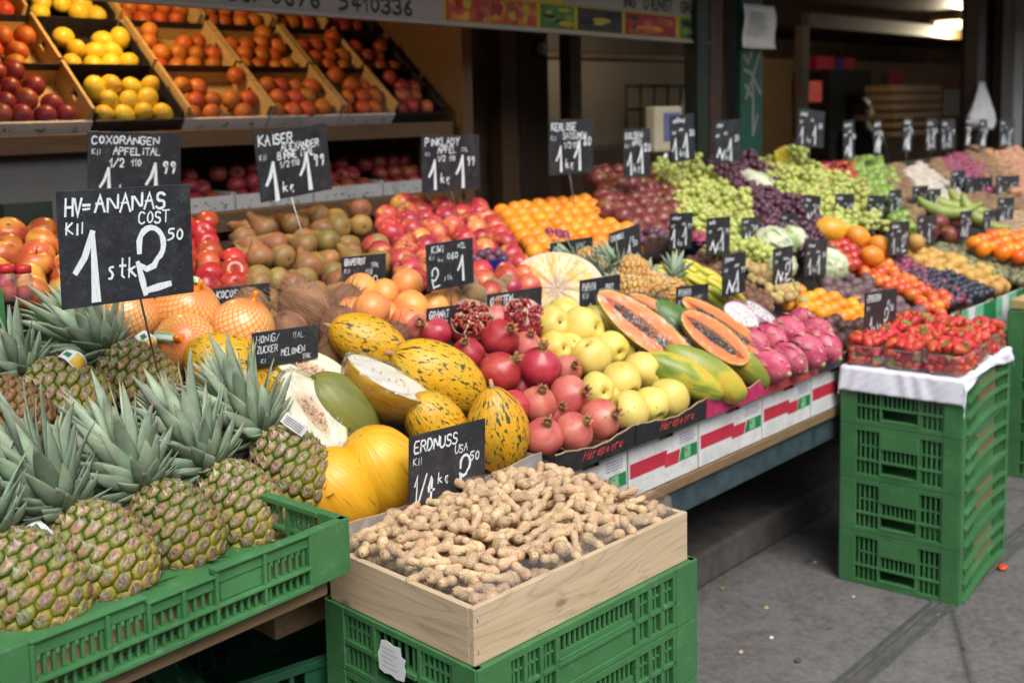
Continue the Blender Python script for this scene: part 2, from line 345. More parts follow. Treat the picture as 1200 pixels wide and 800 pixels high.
M['card_pink'] = plain('card_pink', (.48, .03, .12), .5, .3, 30)
M['card_red'] = plain('card_red', (.45, .05, .05), .55, .4, 25)
M['card_kraft'] = plain('card_kraft', (.36, .24, .14), .8, .2, 60)
M['print_red'] = plain('print_red', (.48, .025, .05), .55, .12, 25)
M['print_green'] = plain('print_green', (.015, .19, .06), .55, .15, 25)
M['print_mint'] = plain('print_mint', (.16, .46, .27), .55, .15, 25)
M['print_blue'] = plain('print_blue', (.12, .14, .30), .6, .1, 25)
M['print_grey'] = plain('print_grey', (.40, .50, .44), .6, .1, 25)
M['letter_red'] = plain('letter_red', (.55, .06, .06), .5, .2, 60)
M['letter_black'] = plain('letter_black', (.03, .03, .025), .6, .2, 60)
M['paper'] = plain('paper', (.72, .71, .72), .8, .05, 20)
M['cloth'] = plain('cloth', (.74, .75, .83), .8, .05, 30, bump=(60, .25, .003))
M['steel'] = plain('steel', (.42, .42, .43), .35, .2, 60, metal=.9)
M['beam'] = plain('beam', (.04, .065, .075), .45, .4, 25, bump=(60, .2, .001))
M['black'] = plain('black', (.012, .012, .013), .6, .4, 20)
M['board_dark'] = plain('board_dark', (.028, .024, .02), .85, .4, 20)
M['blue_plastic'] = plain('blue_plastic', (.015, .04, .28), .3, .1, 10)
M['navy_plastic'] = plain('navy_plastic', (.012, .015, .075), .3, .1, 10)
M['clear'] = clear('clear', gl=.32, haze=.05)
M['film'] = clear('film', gl=.30, haze=.0, bump=(38, .6, .006), rough=.16)
M['film_loose'] = clear('film_loose', gl=.40, haze=.01, bump=(34, 1.0, .012), rough=.10)
M['sheet'] = clear('sheet', (.98, .98, .97), gl=.20, haze=.07, bump=(12, .3, .01), rough=.12)
n = N('blackboard'); co, r_ = n.objco()
c = n.ramp(n.noise(co, 9, 5, .7, 1.0), [(.3, (.012, .014, .018)), (.7, (.032, .035, .042))])
c = n.mix(n.ramp(n.noise(co, 240, 4, .7), [(.63, 0.0), (.72, .8)]), c, (.20, .175, .16))
mpb = n.n('Mapping'); n.set(mpb.inputs[0], co); mpb.inputs['Scale'].default_value = (160, 160, 9); mpb.inputs['Rotation'].default_value = (0, .8, 0)
c = n.mix(n.ramp(n.noise(mpb.outputs[0], 1, 3, .6), [(.63, 0.0), (.78, .45)]), c, (.3, .32, .34)); c = n.mix(n.ramp(n.noise(co, 28, 4, .7), [(.5, 0.0), (.8, .35)]), c, (.13, .135, .14))
n.bsdf(c, .42, n.bump(n.noise(co, 300, 3), .1, .0005)); M['blackboard'] = n.m
n = N('chalk'); co, r_ = n.objco()
mpb = n.n('Mapping'); n.set(mpb.inputs[0], co); mpb.inputs['Scale'].default_value = (700, 60, 120)
c = n.ramp(n.noise(mpb.outputs[0], 1, 4, .65), [(.3, (.50, .57, .62)), (.55, (.78, .83, .86)), (.8, (.86, .89, .9))])
n.bsdf(c, .7); M['chalk'] = n.m
n = N('pavement'); co, r_ = n.objco(False)
a = n.noise(co, 1.3, 6, .65, .5); b = n.noise(co, 45, 5, .7); d = n.noise(co, 5, 5, .7, 1.5)
c = n.ramp(a, [(.3, (.080, .076, .075)), (.5, (.118, .113, .110)), (.7, (.155, .149, .143))])
c = n.mix(n.ramp(d, [(.47, 0.0), (.66, .75)]), c, (.052, .050, .050))
c = n.mix(n.ramp(b, [(.38, .0), (.70, .5)]), c, (.23, .22, .21)); c = n.mix(n.ramp(n.noise(co, 160, 2, .5), [(.62, 0.0), (.72, .6)]), c, (.045, .043, .042))
c = n.mix(n.ramp(n.noise(co, 17, 3, .5), [(.70, 0.0), (.74, .7)]), c, (.05, .048, .047))
vo = n.n('TexVoronoi', feature='DISTANCE_TO_EDGE'); n.set(vo.inputs['Vector'], n.vmath('ADD', co, n.vmath('MULTIPLY', n.n('TexNoise', i_Scale=2.5).outputs[1], (.5, .5, .5)))); vo.inputs['Scale'].default_value = .55
c = n.mix(n.ramp(vo.outputs[0], [(.0, .75), (.006, 0.0)]), c, (.03, .029, .028))
n.bsdf(c, n.math('ADD', n.math('MULTIPLY', d, .3), .55), n.bump(b, .3, .004)); M['pavement'] = n.m
M['kerb'] = plain('kerb', (.085, .078, .072), .8, .35, 18, bump=(50, .3, .004))
M['wall_cream'] = plain('wall_cream', (.36, .31, .24), .85, .1, 4)
M['wall_grey'] = plain('wall_grey', (.22, .215, .205), .85, .08, 4)
M['wall_brown'] = plain('wall_brown', (.20, .125, .08), .8, .3, 6)
M['soffit'] = plain('soffit', (.16, .13, .10), .85, .2, 4)
M['green_paint'] = plain('green_paint', (.012, .075, .045), .45, .2, 14)
M['green_dark'] = plain('green_dark', (.016, .03, .02), .5, .25, 14)
M['brown_paint'] = plain('brown_paint', (.06, .03, .02), .5, .3, 14)
M['banner_white'] = plain('banner_white', (.34, .33, .31), .6, .06, 5)
M['banner_yellow'] = plain('banner_yellow', (.50, .38, .03), .6, .06, 5)
M['banner_green'] = plain('banner_green', (.05, .20, .05), .6, .4, 40)
M['banner_red'] = plain('banner_red', (.35, .03, .03), .6, .5, 30)
M['banner_dark'] = plain('banner_dark', (.035, .025, .03), .4, .4, 20)
M['skin'] = plain('skin', (.50, .30, .22), .5, .08, 30)
M['hair'] = plain('hair', (.025, .018, .014), .6, .3, 120)
M['jacket'] = plain('jacket', (.012, .012, .014), .7, .3, 40)
M['red_plastic'] = plain('red_plastic', (.50, .02, .03), .35, .1, 20)
M['label_green'] = plain('label_green', (.20, .48, .14), .45, .15, 40)
M['label_yellow'] = plain('label_yellow', (.68, .42, .03), .45, .2, 60)
M['pale_plastic'] = plain('pale_plastic', (.52, .47, .34), .45, .06, 10)
def emit(name, col, st):
    n = N(name); e = n.n('Emission'); n.set(e.inputs[0], col); e.inputs[1].default_value = st; n.t.links.new(e.outputs[0], n.out.inputs[0]); return n.m
M['tube_lit'] = emit('tube_lit', (1, .93, .66), 3.0)
# pomelo in its net: diagonal mesh strands over pale yellow peel
n = N('pomelo'); co, r_ = n.objco(False); sp = n.n('SeparateXYZ'); n.set(sp.inputs[0], co)
ang = n.math('ARCTAN2', sp.outputs[1], sp.outputs[0]); zz = n.math('ARCSINE', n.math('MINIMUM', n.math('MAXIMUM', n.math('MULTIPLY', sp.outputs[2], 12.6), -1.0), 1.0))
k1 = n.math('MULTIPLY', n.math('ADD', ang, zz), 26/(2*math.pi)*1.0); k2 = n.math('MULTIPLY', n.math('SUBTRACT', ang, zz), 26/(2*math.pi)*1.0)
l1 = n.math('ABSOLUTE', n.math('SUBTRACT', n.math('FRACT', k1), .5)); l2 = n.math('ABSOLUTE', n.math('SUBTRACT', n.math('FRACT', k2), .5))
net = n.ramp(n.math('MINIMUM', l1, l2), [(.07, 1.0), (.14, 0.0)])
polar_ = n.ramp(n.math('MULTIPLY', sp.outputs[2], 12.6), [(.70, 0.0), (.97, .85)])
skin_ = n.ramp(n.noise(co, 12, 3), [(.3, (.70, .40, .10)), (.7, (.78, .52, .20))])
c = n.mix(n.math('MAXIMUM', n.math('MULTIPLY', net, .85), polar_), skin_, (.80, .16, .03))
n.bsdf(c, .28, n.bump(net, .5, .002), Coat_Weight=.3); M['pomelo'] = n.m
# cut jackfruit: golden segments radiate from a fibrous core
n = N('jackfruit_cut'); co, r_ = n.objco(False); sp = n.n('SeparateXYZ'); n.set(sp.inputs[0], co)
ang = n.math('ARCTAN2', sp.outputs[1], sp.outputs[0]); rad = n.math('SQRT', n.math('ADD', n.math('POWER', sp.outputs[0], 2.0), n.math('POWER', sp.outputs[1], 2.0)))
cx = n.n('CombineXYZ'); n.set(cx.inputs[0], n.math('MULTIPLY', n.math('COSINE', ang), 2.2)); n.set(cx.inputs[1], n.math('MULTIPLY', n.math('SINE', ang), 2.2)); n.set(cx.inputs[2], n.math('MULTIPLY', rad, 9.0))
f = n.noise(cx.outputs[0], 2.6, 3, .6, .5)
seg = n.ramp(f, [(.38, (.66, .50, .30)), (.47, (.78, .62, .40)), (.54, (.74, .40, .08)), (.7, (.80, .50, .12))])
core = n.ramp(rad, [(.030, 0.0), (.046, 1.0)]); c = n.mix(core, n.ramp(n.noise(co, 90, 4), [(.3, (.42, .28, .18)), (.7, (.66, .52, .38))]), seg)
c = n.mix(n.ramp(rad, [(.108, 0.0), (.119, 1.0)]), c, (.60, .50, .34))
n.bsdf(c, .45, n.bump(f, .6, .004)); M['jackfruit_cut'] = n.m
M['jack_rind'] = fruit('jack_rind', [(.3, (.20, .15, .06)), (.7, (.34, .26, .10))], 60, 3, .8, bump=(150, .8, .006))
M['print_photo_red'] = fruit('print_photo_red', [(.35, (.30, .02, .02)), (.5, (.45, .05, .03)), (.62, (.55, .30, .05))], 9, 2, .5)

# ------------------------------------------------------------------ fruit meshes
def lathe(g, prof, nu=20, nv=16, m=0, warp=None, cf=None):
    def fn(u, v):
        a = 2*math.pi*u; r, z = prof(v); p = V((r*math.cos(a), r*math.sin(a), z))
        return warp(p, a, v) if warp else p
    g.surf(fn, nu, nv, m, cf=cf); return g
def apple_mesh(name, r, mat, seed, dim=1.0, flat=.90, lobes=.03, stem=True, nu=20, nv=14):
    q = random.Random(seed); g = G(); ph = q.uniform(0, 6); sk = q.uniform(-.08, .08)
    def prof(v):
        t = .02+v*(math.pi-.04); x = r*math.sin(t)*(1+.06*math.cos(t*1.0+math.pi)); z = -flat*r*math.cos(t)
        if v > .5: z -= .34*dim*r*math.exp(-(x/(.30*r))**2)
        else: z += .20*dim*r*math.exp(-(x/(.26*r))**2)
        return x, z
    def warp(p, a, v):
        k = 1+lobes*math.cos(5*a+ph)*(1-v)+.02*math.cos(2*a+ph); return V((p.x*k+sk*p.z, p.y*k, p.z))
    lathe(g, prof, nu, nv, 0, warp)
    if stem: g.tube([(sk*.5*r, 0, flat*r*.62), (sk*r+.002, .001, flat*r*1.08), (sk*r+.005, .002, flat*r*1.22)], [r*.045, r*.04, r*.06], 5, 1)
    g.ell((sk*-.6*r, 0, -flat*r*.80), (r*.13, r*.13, r*.05), 6, 4, 1)
    return g.mesh(name, [mat, M['stem']])
def ball_mesh(name, r, mat, seed, flat=.95, wob=.03, nu=16, nv=10, dot=True, long=0):
    q = random.Random(seed); g = G(); p1, p2 = q.uniform(0, 6), q.uniform(0, 6)
    def prof(v):
        t = .02+v*(math.pi-.04); x = r*math.sin(t); z = -flat*r*math.cos(t)
        if long: z *= 1+long; 
        if dot and v > .5: z -= .08*r*math.exp(-(x/(.18*r))**2)
        return x, z
    def warp(p, a, v): k = 1+wob*math.cos(2*a+p1)+wob*.6*math.cos(3*a+p2)*math.sin(math.pi*v); return V((p.x*k, p.y*k, p.z))
    lathe(g, prof, nu, nv, 0, warp)
    if dot: g.ell((0, 0, flat*r*(1+long)*.93), (r*.09, r*.09, r*.035), 6, 4, 1)
    return g.mesh(name, [mat, M['stem']])
def pear_mesh(name, r, mat, seed):
    q = random.Random(seed); g = G(); L = r*q.uniform(2.5, 2.9); bend = q.uniform(-.25, .25)
    pts = [(0, .03), (.25, -.02), (.55, .02), (.85, .16), (1.0, .40), (.98, .62), (.82, .90), (.60, 1.15), (.42, 1.42), (.33, 1.66), (.20, 1.80), (.02, 1.84)]
    k = L/(1.84*r)
    def prof(v):
        x = v*(len(pts)-1); i = min(int(x), len(pts)-2); f = x-i
        a, b = pts[i], pts[i+1]; return r*(a[0]*(1-f)+b[0]*f), r*k*(a[1]*(1-f)+b[1]*f)-r*.55
    def warp(p, a, v): return V((p.x+bend*r*max(0, p.z/r-.2)**2*.5, p.y*(1+.03*math.cos(a*2)), p.z))
    lathe(g, prof, 18, 22, 0, warp)
    top = V((bend*r*max(0, (1.84*k-.55)-.2)**2*.5, 0, r*(1.84*k-.57)))
    g.tube([top, top+V((.003, 0, .012)), top+V((.008, .002, .022))], [.002, .0016, .0025], 5, 1)
    g.ell((0, 0, -r*.53), (r*.14, r*.14, r*.05), 8, 4, 2)
    return g.mesh(name, [mat, M['stem'], M['darkend']])
def interp(pts, v):
    x = v*(len(pts)-1); i = min(int(x), len(pts)-2); f = x-i; f2 = f*f*(3-2*f) if 0 else f
    return pts[i][0]*(1-f)+pts[i+1][0]*f, pts[i][1]*(1-f)+pts[i+1][1]*f
def spindle(R0, L, p=2.2, neck=0.0):
    """profile of a long fruit along z, -L/2..L/2"""
    def prof(v):
        t = .015+v*(math.pi-.03); z = -math.cos(t)*L/2; x = R0*(math.sin(t)**(2/p))
        if neck: x *= 1-neck*max(0, z/(L/2))**1.5
        return x, z
    return prof
def melon_mesh(name, R0, L, mat, seed, neck=.0, ribs=.012):
    q = random.Random(seed); g = G(); pr = spindle(R0, L, 2.05, neck); ph = [q.uniform(0, 6) for _ in range(6)]
    def warp(p, a, v):
        k = 1+ribs*(math.sin(9*a+ph[0]+1.5*math.sin(4*v+ph[1]))+.7*math.sin(14*a+ph[2]+2*math.sin(5*v)))*math.sin(math.pi*v)**.5*.6+.015*math.cos(2*a+ph[3])
        return V((p.x*k, p.y*k, p.z))
    lathe(g, pr, 64, 32, 0, warp); me = g.mesh(name, [mat]); return me
def half_mesh(name, prof, mat_skin, mat_flesh, zones, cav=(.36, .18, .82, .5), nu=20, nv=26, thick=1.0):
    """half a long fruit, cut face towards +x; zones(w, v) gives the flesh colour, cav = width, from, to, depth of the seed cavity"""
    g = G()
    def shell(u, v):
        a = math.pi/2+math.pi*u; r, z = prof(v); return V((r*math.cos(a)*thick, r*math.sin(a), z))
    g.surf(shell, nu, nv, 0, closed=False)
    nw = 36
    def face(u, v):
        w = -1+2*u; r, z = prof(v); x = 0.0
        cw = cav[0]*math.sqrt(max(0, 1-((v-(cav[1]+cav[2])/2)/((cav[2]-cav[1])/2))**2)) if cav[1] < v < cav[2] else 0
        if cw > .02 and abs(w) < cw: x = -r*cav[3]*(1-(w/cw)**2)**.6
        return V((x, w*r, z))
    g.surf(face, nw, nv*2, 1, closed=False, cf=lambda u, v: zones(abs(-1+2*u), v))
    return g
def lerp3(a, b, t): t = max(0, min(1, t)); return tuple(x*(1-t)+y*t for x, y in zip(a, b))
def grad(stops, x):
    for (p0, c0), (p1, c1) in zip(stops, stops[1:]):
        if x <= p1: return lerp3(c0, c1, (x-p0)/(p1-p0))
    return stops[-1][1]
def pineapple(name, label, cat, group, L=.175, R0=.068, rows=10, around=12, pal=0, seed=0, crown_n=104, crown_l=.165):
    """thing > body, crown, stem end. Local z runs from the base of the fruit to the crown."""
    q = random.Random(seed); g = G()
    cols = [dict(edge=(.04, .065, .012), mid=(.15, .19, .03), ctr=(.29, .18, .10), tip=(.46, .36, .25), ripe=(.42, .31, .015)),
            dict(edge=(.36, .14, .02), mid=(.62, .30, .03), ctr=(.70, .44, .14), tip=(.75, .58, .36), ripe=(.62, .30, .02)),
            dict(edge=(.05, .035, .012), mid=(.17, .11, .03), ctr=(.24, .13, .06), tip=(.34, .22, .13), ripe=(.26, .13, .02))][pal]
    def rad(z):
        s = max(0.0, min(1.0, z/L)); return R0*(1-abs(2*s-.96)**3.0*.62)*(1-.07*s)
    def P(a, z, h):
        r = rad(z)+h; tw = a+z/L*.9; return V((r*math.cos(tw), r*math.sin(tw), z))
    g.surf(lambda u, v: V(P(2*math.pi*u, .004+v*(L-.008), -.004)), 24, 14, 0, cf=lambda u, v: cols['edge'])
    da = 2*math.pi/around; dz = L/rows
    for i in range(rows+1):
        for j in range(around):
            z = dz*(i+.5) if i < rows else L-.002
            if i == rows: continue
            a = da*(j+.5*(i % 2)); z += q.uniform(-.06, .06)*dz; aa = a+q.uniform(-.05, .05)*da
            ripe = max(0, min(1, 1.0-1.9*(z/L)+q.uniform(-.35, .35)))*.8
            mid = lerp3(cols['mid'], cols['ripe'], ripe*.8); edge = lerp3(cols['edge'], cols['ripe'], ripe*.35)
            ctr = tuple(c*q.uniform(.75, 1.2) for c in cols['ctr'])
            rings = [(1.0, -.002, edge), (.86, .0015, lerp3(edge, mid, .8)), (.70, .0040, lerp3(mid, ctr, .35)), (.50, .0054, ctr), (.16, .0042, tuple(c*.7 for c in ctr))]
            hexa = [(0, .66), (.50, .34), (.50, -.34), (0, -.66), (-.50, -.34), (-.50, .34)]
            vs = []; cs = []
            for (k, h, c) in rings:
                for (hx, hz) in hexa:
                    vs.append(P(aa+hx*k*da*1.02, min(L-.001, max(.002, z+hz*k*dz*1.02)), h*R0/.068)); cs.append(c)
            vs.append(P(aa, z, .0045*R0/.068)); cs.append(tuple(c*.75 for c in ctr)); fs = []
            for k in range(4):
                for t in range(6): fs.append((k*6+t, k*6+(t+1) % 6, (k+1)*6+(t+1) % 6, (k+1)*6+t))
            for t in range(6): fs.append((24+t, 24+(t+1) % 6, 30))
            g.add(vs, fs, 0, True, cs)
            # dry bract: a small torn spike lying over the eye towards the crown
            for bb in (0, 1, 2):
                w = da*q.uniform(.08, .22); b0 = -dz*q.uniform(.30, .05); ln = dz*q.uniform(.45, .8); of = q.uniform(-.22, .22)*da
                z0 = max(.002, z+b0); z1 = min(L, z0+ln); tc = tuple(c*q.uniform(.7, 1.15) for c in cols['tip'])
                g.add([P(aa+of-w, z0, .0052), P(aa+of+w, z0, .0052), P(aa+of+w*.2, z0+ln*.5, .0072), P(aa+of+q.uniform(-.1, .1)*da, z1, .0125*R0/.068)],
                      [(0, 1, 2), (0, 2, 3)], 0, False, [tuple(c*.8 for c in tc), tuple(c*.8 for c in tc), tc, tc])
    root = thing(name, label, cat, group=group)
    g.build('body', M['pine'], root)
    g = G(); g.tube([(0, 0, -.008), (0, 0, .003), (0, 0, .012)], [R0*.30, R0*.40, R0*.72], 14, 0, (.30, .19, .11))
    for k in range(16):
        a = q.uniform(0, 6.28); r0 = R0*.45; L2 = R0*q.uniform(.3, .6)
        p = V((r0*math.cos(a), r0*math.sin(a), .004)); d = V((math.cos(a)*.8, math.sin(a)*.8, -.3)).normalized(); s = V((-math.sin(a), math.cos(a), 0))*.005
        g.add([p-s, p+s, p+d*L2*.6+s*.6, p+d*L2], [(0, 1, 2), (0, 2, 3)], 0, False, (.42, .30, .2))
    g.build('stem_end', M['pine'], root)
    g = G(); ga = 2.39996
    for k in range(crown_n):
        t = k/(crown_n-1); a = k*ga+q.uniform(-.2, .2)
        lean = 1.55*(1-t)**1.25+.06+q.uniform(-.10, .12)           # angle from the axis at the base
        ln = crown_l*(.28+.78*min(1, t*1.5))*q.uniform(.82, 1.12); wid = R0*(.155+.065*math.sin(min(1, t*1.3)*math.pi*.8))*q.uniform(.85, 1.15)
        if t > .85: ln *= .85; wid *= .75
        base = V((R0*.30*(1-t*.7)*math.cos(a), R0*.30*(1-t*.7)*math.sin(a), L-.012+.055*t*crown_l/.19))
        rad_ = V((math.cos(a), math.sin(a), 0)); side = V((-math.sin(a), math.cos(a), 0)); curve = q.uniform(-.75, .25) if t > .3 else q.uniform(-.9, -.2)
        ns = 7; p = base; vs = []; cs = []; an = lean
        gt = q.uniform(.65, 1.15)*(.75+.3*t); tipc = (.44, .50, .36); basec = (.16, .23, .11); midc = (.36, .49, .33)
        tw = q.uniform(-.7, .7)
        for i in range(ns+1):
            f = i/ns; d = rad_*math.sin(an)+V((0, 0, 1))*math.cos(an); nn = rad_*math.cos(an)-V((0, 0, 1))*math.sin(an)   # outward (lower side)
            wv = wid*(.75+1.0*f*(1-f)*1.3)*(1-f**2.6)**.9+.0006
            sd = (side*math.cos(tw*f)+nn*math.sin(tw*f))
            for (sx, dp) in ((-1, -.42), (-.5, -.12), (0, 0), (.5, -.12), (1, -.42)):
                vs.append(p+sd*wv*sx+nn*wv*dp*(1-.5*f)); c = lerp3(lerp3(basec, midc, f*2), tipc, f*1.2-.5); c = (.30, .20, .10) if (f > .95 and gt > .8) else c; cs.append(tuple(x*gt*q.uniform(.90, 1.08)*(1-.16*abs(sx)) for x in c))
            p = p+d*(ln/ns); an = lean+curve*-f*f*1.1 if t > .3 else lean+curve*f*.9
        fs = []
        for i in range(ns):
            for j in range(4): fs.append((i*5+j, i*5+j+1, (i+1)*5+j+1, (i+1)*5+j))
        g.add(vs, fs, 0, True, cs)
    o = g.build('crown', M['leaf'], root)
    sd = o.modifiers.new('s', 'SOLIDIFY'); sd.thickness = .0012
    return root

# ------------------------------------------------------------------ hand lettering: strokes on an 8 x 8 grid
FONT = {'A': '00 48 80,14 64', 'B': '00 08 58 67 65 54 04,54 73 71 60 00', 'C': '77 58 28 06 02 20 50 71', 'D': '00 08 48 75 73 40 00', 'E': '78 08 00 70,04 54',
 'F': '78 08 00,04 54', 'G': '77 58 28 06 02 20 50 72 74 44', 'H': '00 08,80 88,04 84', 'I': '40 48', 'J': '68 61 40 20 01', 'K': '00 08,78 04 80', 'L': '08 00 70',
 'M': '00 08 43 88 80', 'N': '00 08 80 88', 'O': '48 16 12 40 72 76 48', 'P': '00 08 58 77 75 54 04', 'Q': '48 16 12 40 72 76 48,53 80', 'R': '00 08 58 77 75 54 04,44 80',
 'S': '77 58 28 17 15 34 54 73 71 50 20 01', 'T': '08 88,48 40', 'U': '08 02 20 50 82 88', 'V': '08 40 88', 'W': '08 20 45 60 88', 'X': '00 88,08 80', 'Y': '08 44 88,44 40',
 'Z': '08 88 00 80', '0': '48 16 12 40 72 76 48', '1': '05 38 30', '2': '06 28 58 76 74 00 70', '3': '07 28 58 76 54 34,54 73 71 50 20 01', '4': '50 58 03 83', '5': '78 18 15 55 73 51 00',
 '6': '68 25 12 30 60 72 54 24', '7': '08 88 20', '8': '44 17 28 58 67 44 11 20 60 71 44', '9': '75 45 26 38 68 76 50', '=': '05 75,03 73', '/': '00 88', '-': '04 64', '.': '30 31', ',': '31 20',
 'a': '54 24 11 30 50,56 51 60', 'p': '05 0-,04 35 53 40 10 01', 'o': '35 13 11 30 51 53 35', 'u': '05 02 20 40 52,55 50', 'i': '30 34,36 37', 'k': '00 08,54 03 60', 'g': '64 34 22 30 60 64 6- 30', 's': '55 25 14 52 40 10', 't': '38 31 50,15 65', 'e': '13 63 54 24 11 30 60', 'r': '00 05,03 25 55', 'n': '00 05,03 35 53 50', 'x': '00 55,05 50',
 'l': '28 20', '~': '03 25 32 55 62 84', ':': '32 33,36 37'}
def gpt(tok): return V((int(tok[0]), -1.5 if tok[1] == '-' else int(tok[1])))
def ribbon(g, pts, w, z, M4, m=0):
    """a flat mitred stroke in the xy plane of M4"""
    n_ = len(pts); L = []; Rr = []
    for i, p in enumerate(pts):
        a = (p-pts[i-1]).normalized() if i else None; b = (pts[i+1]-p).normalized() if i < n_-1 else None
        d = (a+b) if (a and b) else (a or b)
        if d.length < .25: d = b or a
        d = d.normalized(); nn = V((-d.y, d.x)); k = w/2
        if a and b: k = min(w, k/max(.4, abs(nn.dot(V((-b.y, b.x))))))
        q = p-d*w*.35 if i == 0 else (p+d*w*.35 if i == n_-1 else p)
        ww = k*(.8 if i in (0, n_-1) else 1)
        ww *= .86+.28*(math.sin(q.x*900+q.y*1300)*.5+.5); L.append(q+nn*ww); Rr.append(q-nn*ww)
    vs = [M4 @ V((p.x, p.y, z)) for pr in zip(L, Rr) for p in pr]
    g.add(vs, [(2*i, 2*i+1, 2*i+3, 2*i+2) for i in range(n_-1)], m, False)
def letters(g, text, x, y, h, M4, w=.13, aspect=.62, slant=.08, jit=.5, z0=.0006, m=0, step=1.25):
    """writes text with its lower left corner at x, y and cap height h"""
    q = random.Random(hash(text) % 9973 if False else sum(ord(c)*(i+3) for i, c in enumerate(text))); cx = x
    for ch in text:
        if ch == ' ': cx += h*aspect*.7; continue
        st = FONT.get(ch) or FONT.get(ch.upper())
        if not st: cx += h*aspect; continue
        dy = q.uniform(-.05, .05)*h*jit*2; hh = h*(1+q.uniform(-.1, .1)*jit)
        for k, s in enumerate(st.split(',')):
            pts = [V((cx+(p.x/8*aspect+slant*p.y/8)*hh+q.uniform(-.02, .02)*h*jit, y+dy+p.y/8*hh+q.uniform(-.02, .02)*h*jit)) for p in map(gpt, s.split())]
            if len(pts) > 3:
                p2 = [pts[0]]
                for a_, b_ in zip(pts, pts[1:]): p2 += [a_*.78+b_*.22, a_*.22+b_*.78]
                pts = p2+[pts[-1]]
            ribbon(g, pts, w*h*q.uniform(.9, 1.2)*(1.1 if h > .016 else .85), z0+.00008*(k+1)+q.uniform(0, .00005), M4, m)
        cx += h*aspect*(step if ch not in 'I1il.,:' else step*.62)
    return cx
def big_digit(g, d, x, y, h, M4, m=0, z0=.0006):
    if d == '1':      # tall stroke filled in with the side of the chalk
        ribbon(g, [V((x-.24*h, y+.46*h)), V((x-.10*h, y+.66*h)), V((x+.03*h, y+1.0*h))], .10*h, z0+.0001, M4, m)
        g.add([M4 @ V((x+a*h, y+b*h, z0+.0003)) for a, b in ((-.03, 0), (.115, 0), (.065, 1.02), (.005, .98))], [(0, 1, 2, 3)], m, False)
    elif d == '2':
        pts = [V((x-.01*h, y+.62*h))]+[V((x+.19*h+.20*h*math.cos(t), y+.72*h+.25*h*math.sin(t))) for t in [math.pi*(.92-1.28*k/12) for k in range(13)]]+[V((x+.22*h, y+.40*h)), V((x+.10*h, y+.36*h)), V((x-.03*h, y+.44*h))]
        ribbon(g, pts, .085*h, z0+.0001, M4, m); ribbon(g, [V((x-.04*h, y+.46*h)), V((x+.02*h, y+.2*h)), V((x+.06*h, y+.0*h))], .09*h, z0+.0003, M4, m); ribbon(g, [V((x+.06*h, y+.04*h)), V((x+.26*h, y+.07*h)), V((x+.46*h, y+.10*h))], .10*h, z0+.0005, M4, m)
    else: letters(g, d, x-.1*h, y, h, M4, .08, .5, m=m, z0=z0)
SIGNS = []
def sign(quad, yy, text, label, foot=None, group='chalk price signs standing in the fruit', stick=True, lean=0.0):
    """a blackboard on a wire; quad = its corners in the photo (top left, top right, bottom right, bottom left), standing across the stall at depth yy"""
    if quad[2][1] > 200 and quad[0][1] > 190 and quad[0][1] < 500: yy = min(yy, bed((quad[2][0]+quad[3][0])/2, (quad[2][1]+quad[3][1])/2-3, .03).y)
    A, B, C, D = [atY(x, y, yy) for x, y in quad]; c = (A+B+C+D)/4
    u = ((B-A)+(C-D))/2; v = ((A-D)+(B-C))/2; w = u.length; u.normalize(); v = v-u*v.dot(u); h = v.length; v.normalize(); nn = u.cross(v)
    Mx = Matrix((u, v, nn)).transposed(); q = Mx.to_quaternion()
    root = thing('price_sign', label, 'price sign', c, q, group)
    g = G(); g.box((-w/2, -h/2, -.004), (w/2, h/2, 0), 0); g.build('board', M['blackboard'], root, bevel=.0012)
    g = G(); I4 = Matrix.Translation((-w/2, -h/2, 0))
    for t in text:
        if t[0] == '#': big_digit(g, t[1], t[2]*w, t[3]*h, t[4]*h, I4)
        elif t[0] == '%':       # an illegible scrawl
            x, y, hh, k = t[1]*w, t[2]*h, t[3]*h, t[4]; q2 = random.Random(int(k*7+x*1e5)); pts = []
            for j in range(k*2): pts.append(V((x+j*hh*.33, y+(hh if j % 2 else 0)*q2.uniform(.55, 1)+(0 if j % 2 else q2.uniform(0, .25)*hh))))
            ribbon(g, pts, hh*.20, .0008, I4)
        else: letters(g, t[0], t[1]*w, t[2]*h, t[3]*h, I4, w=t[4] if len(t) > 4 else .15, aspect=t[5] if len(t) > 5 else .62)
    g.build('chalk_lettering', M['chalk'], root)
    if stick:
        f = V(foot) if foot is not None else V((c.x+.01, yy+.01, bedz(yy)-.06))
        loc = q.inverted() @ (f-c)
        g = G(); g.tube([(loc.x*.05, -h*.32, -.0065), (loc.x*.15, -h*.5, -.0065), tuple(loc)], .0022, 6); g.build('wire', M['steel'], root)
    return root
def row1(name, name2, d='1', cents='99', mid=True):
    t = [(name, .05, .80, .13), (name2, .30, .65, .11), ('KII', .04, .62, .08)]
    if mid: t += [('1/2', .32, .48, .11), ('110', .52, .48, .11)]
    return t+[('#', '1', .24, .05, .46), ('kg', .36, .12, .16), ('#', d, .66, .06, .55), (cents, .76, .52, .16)]

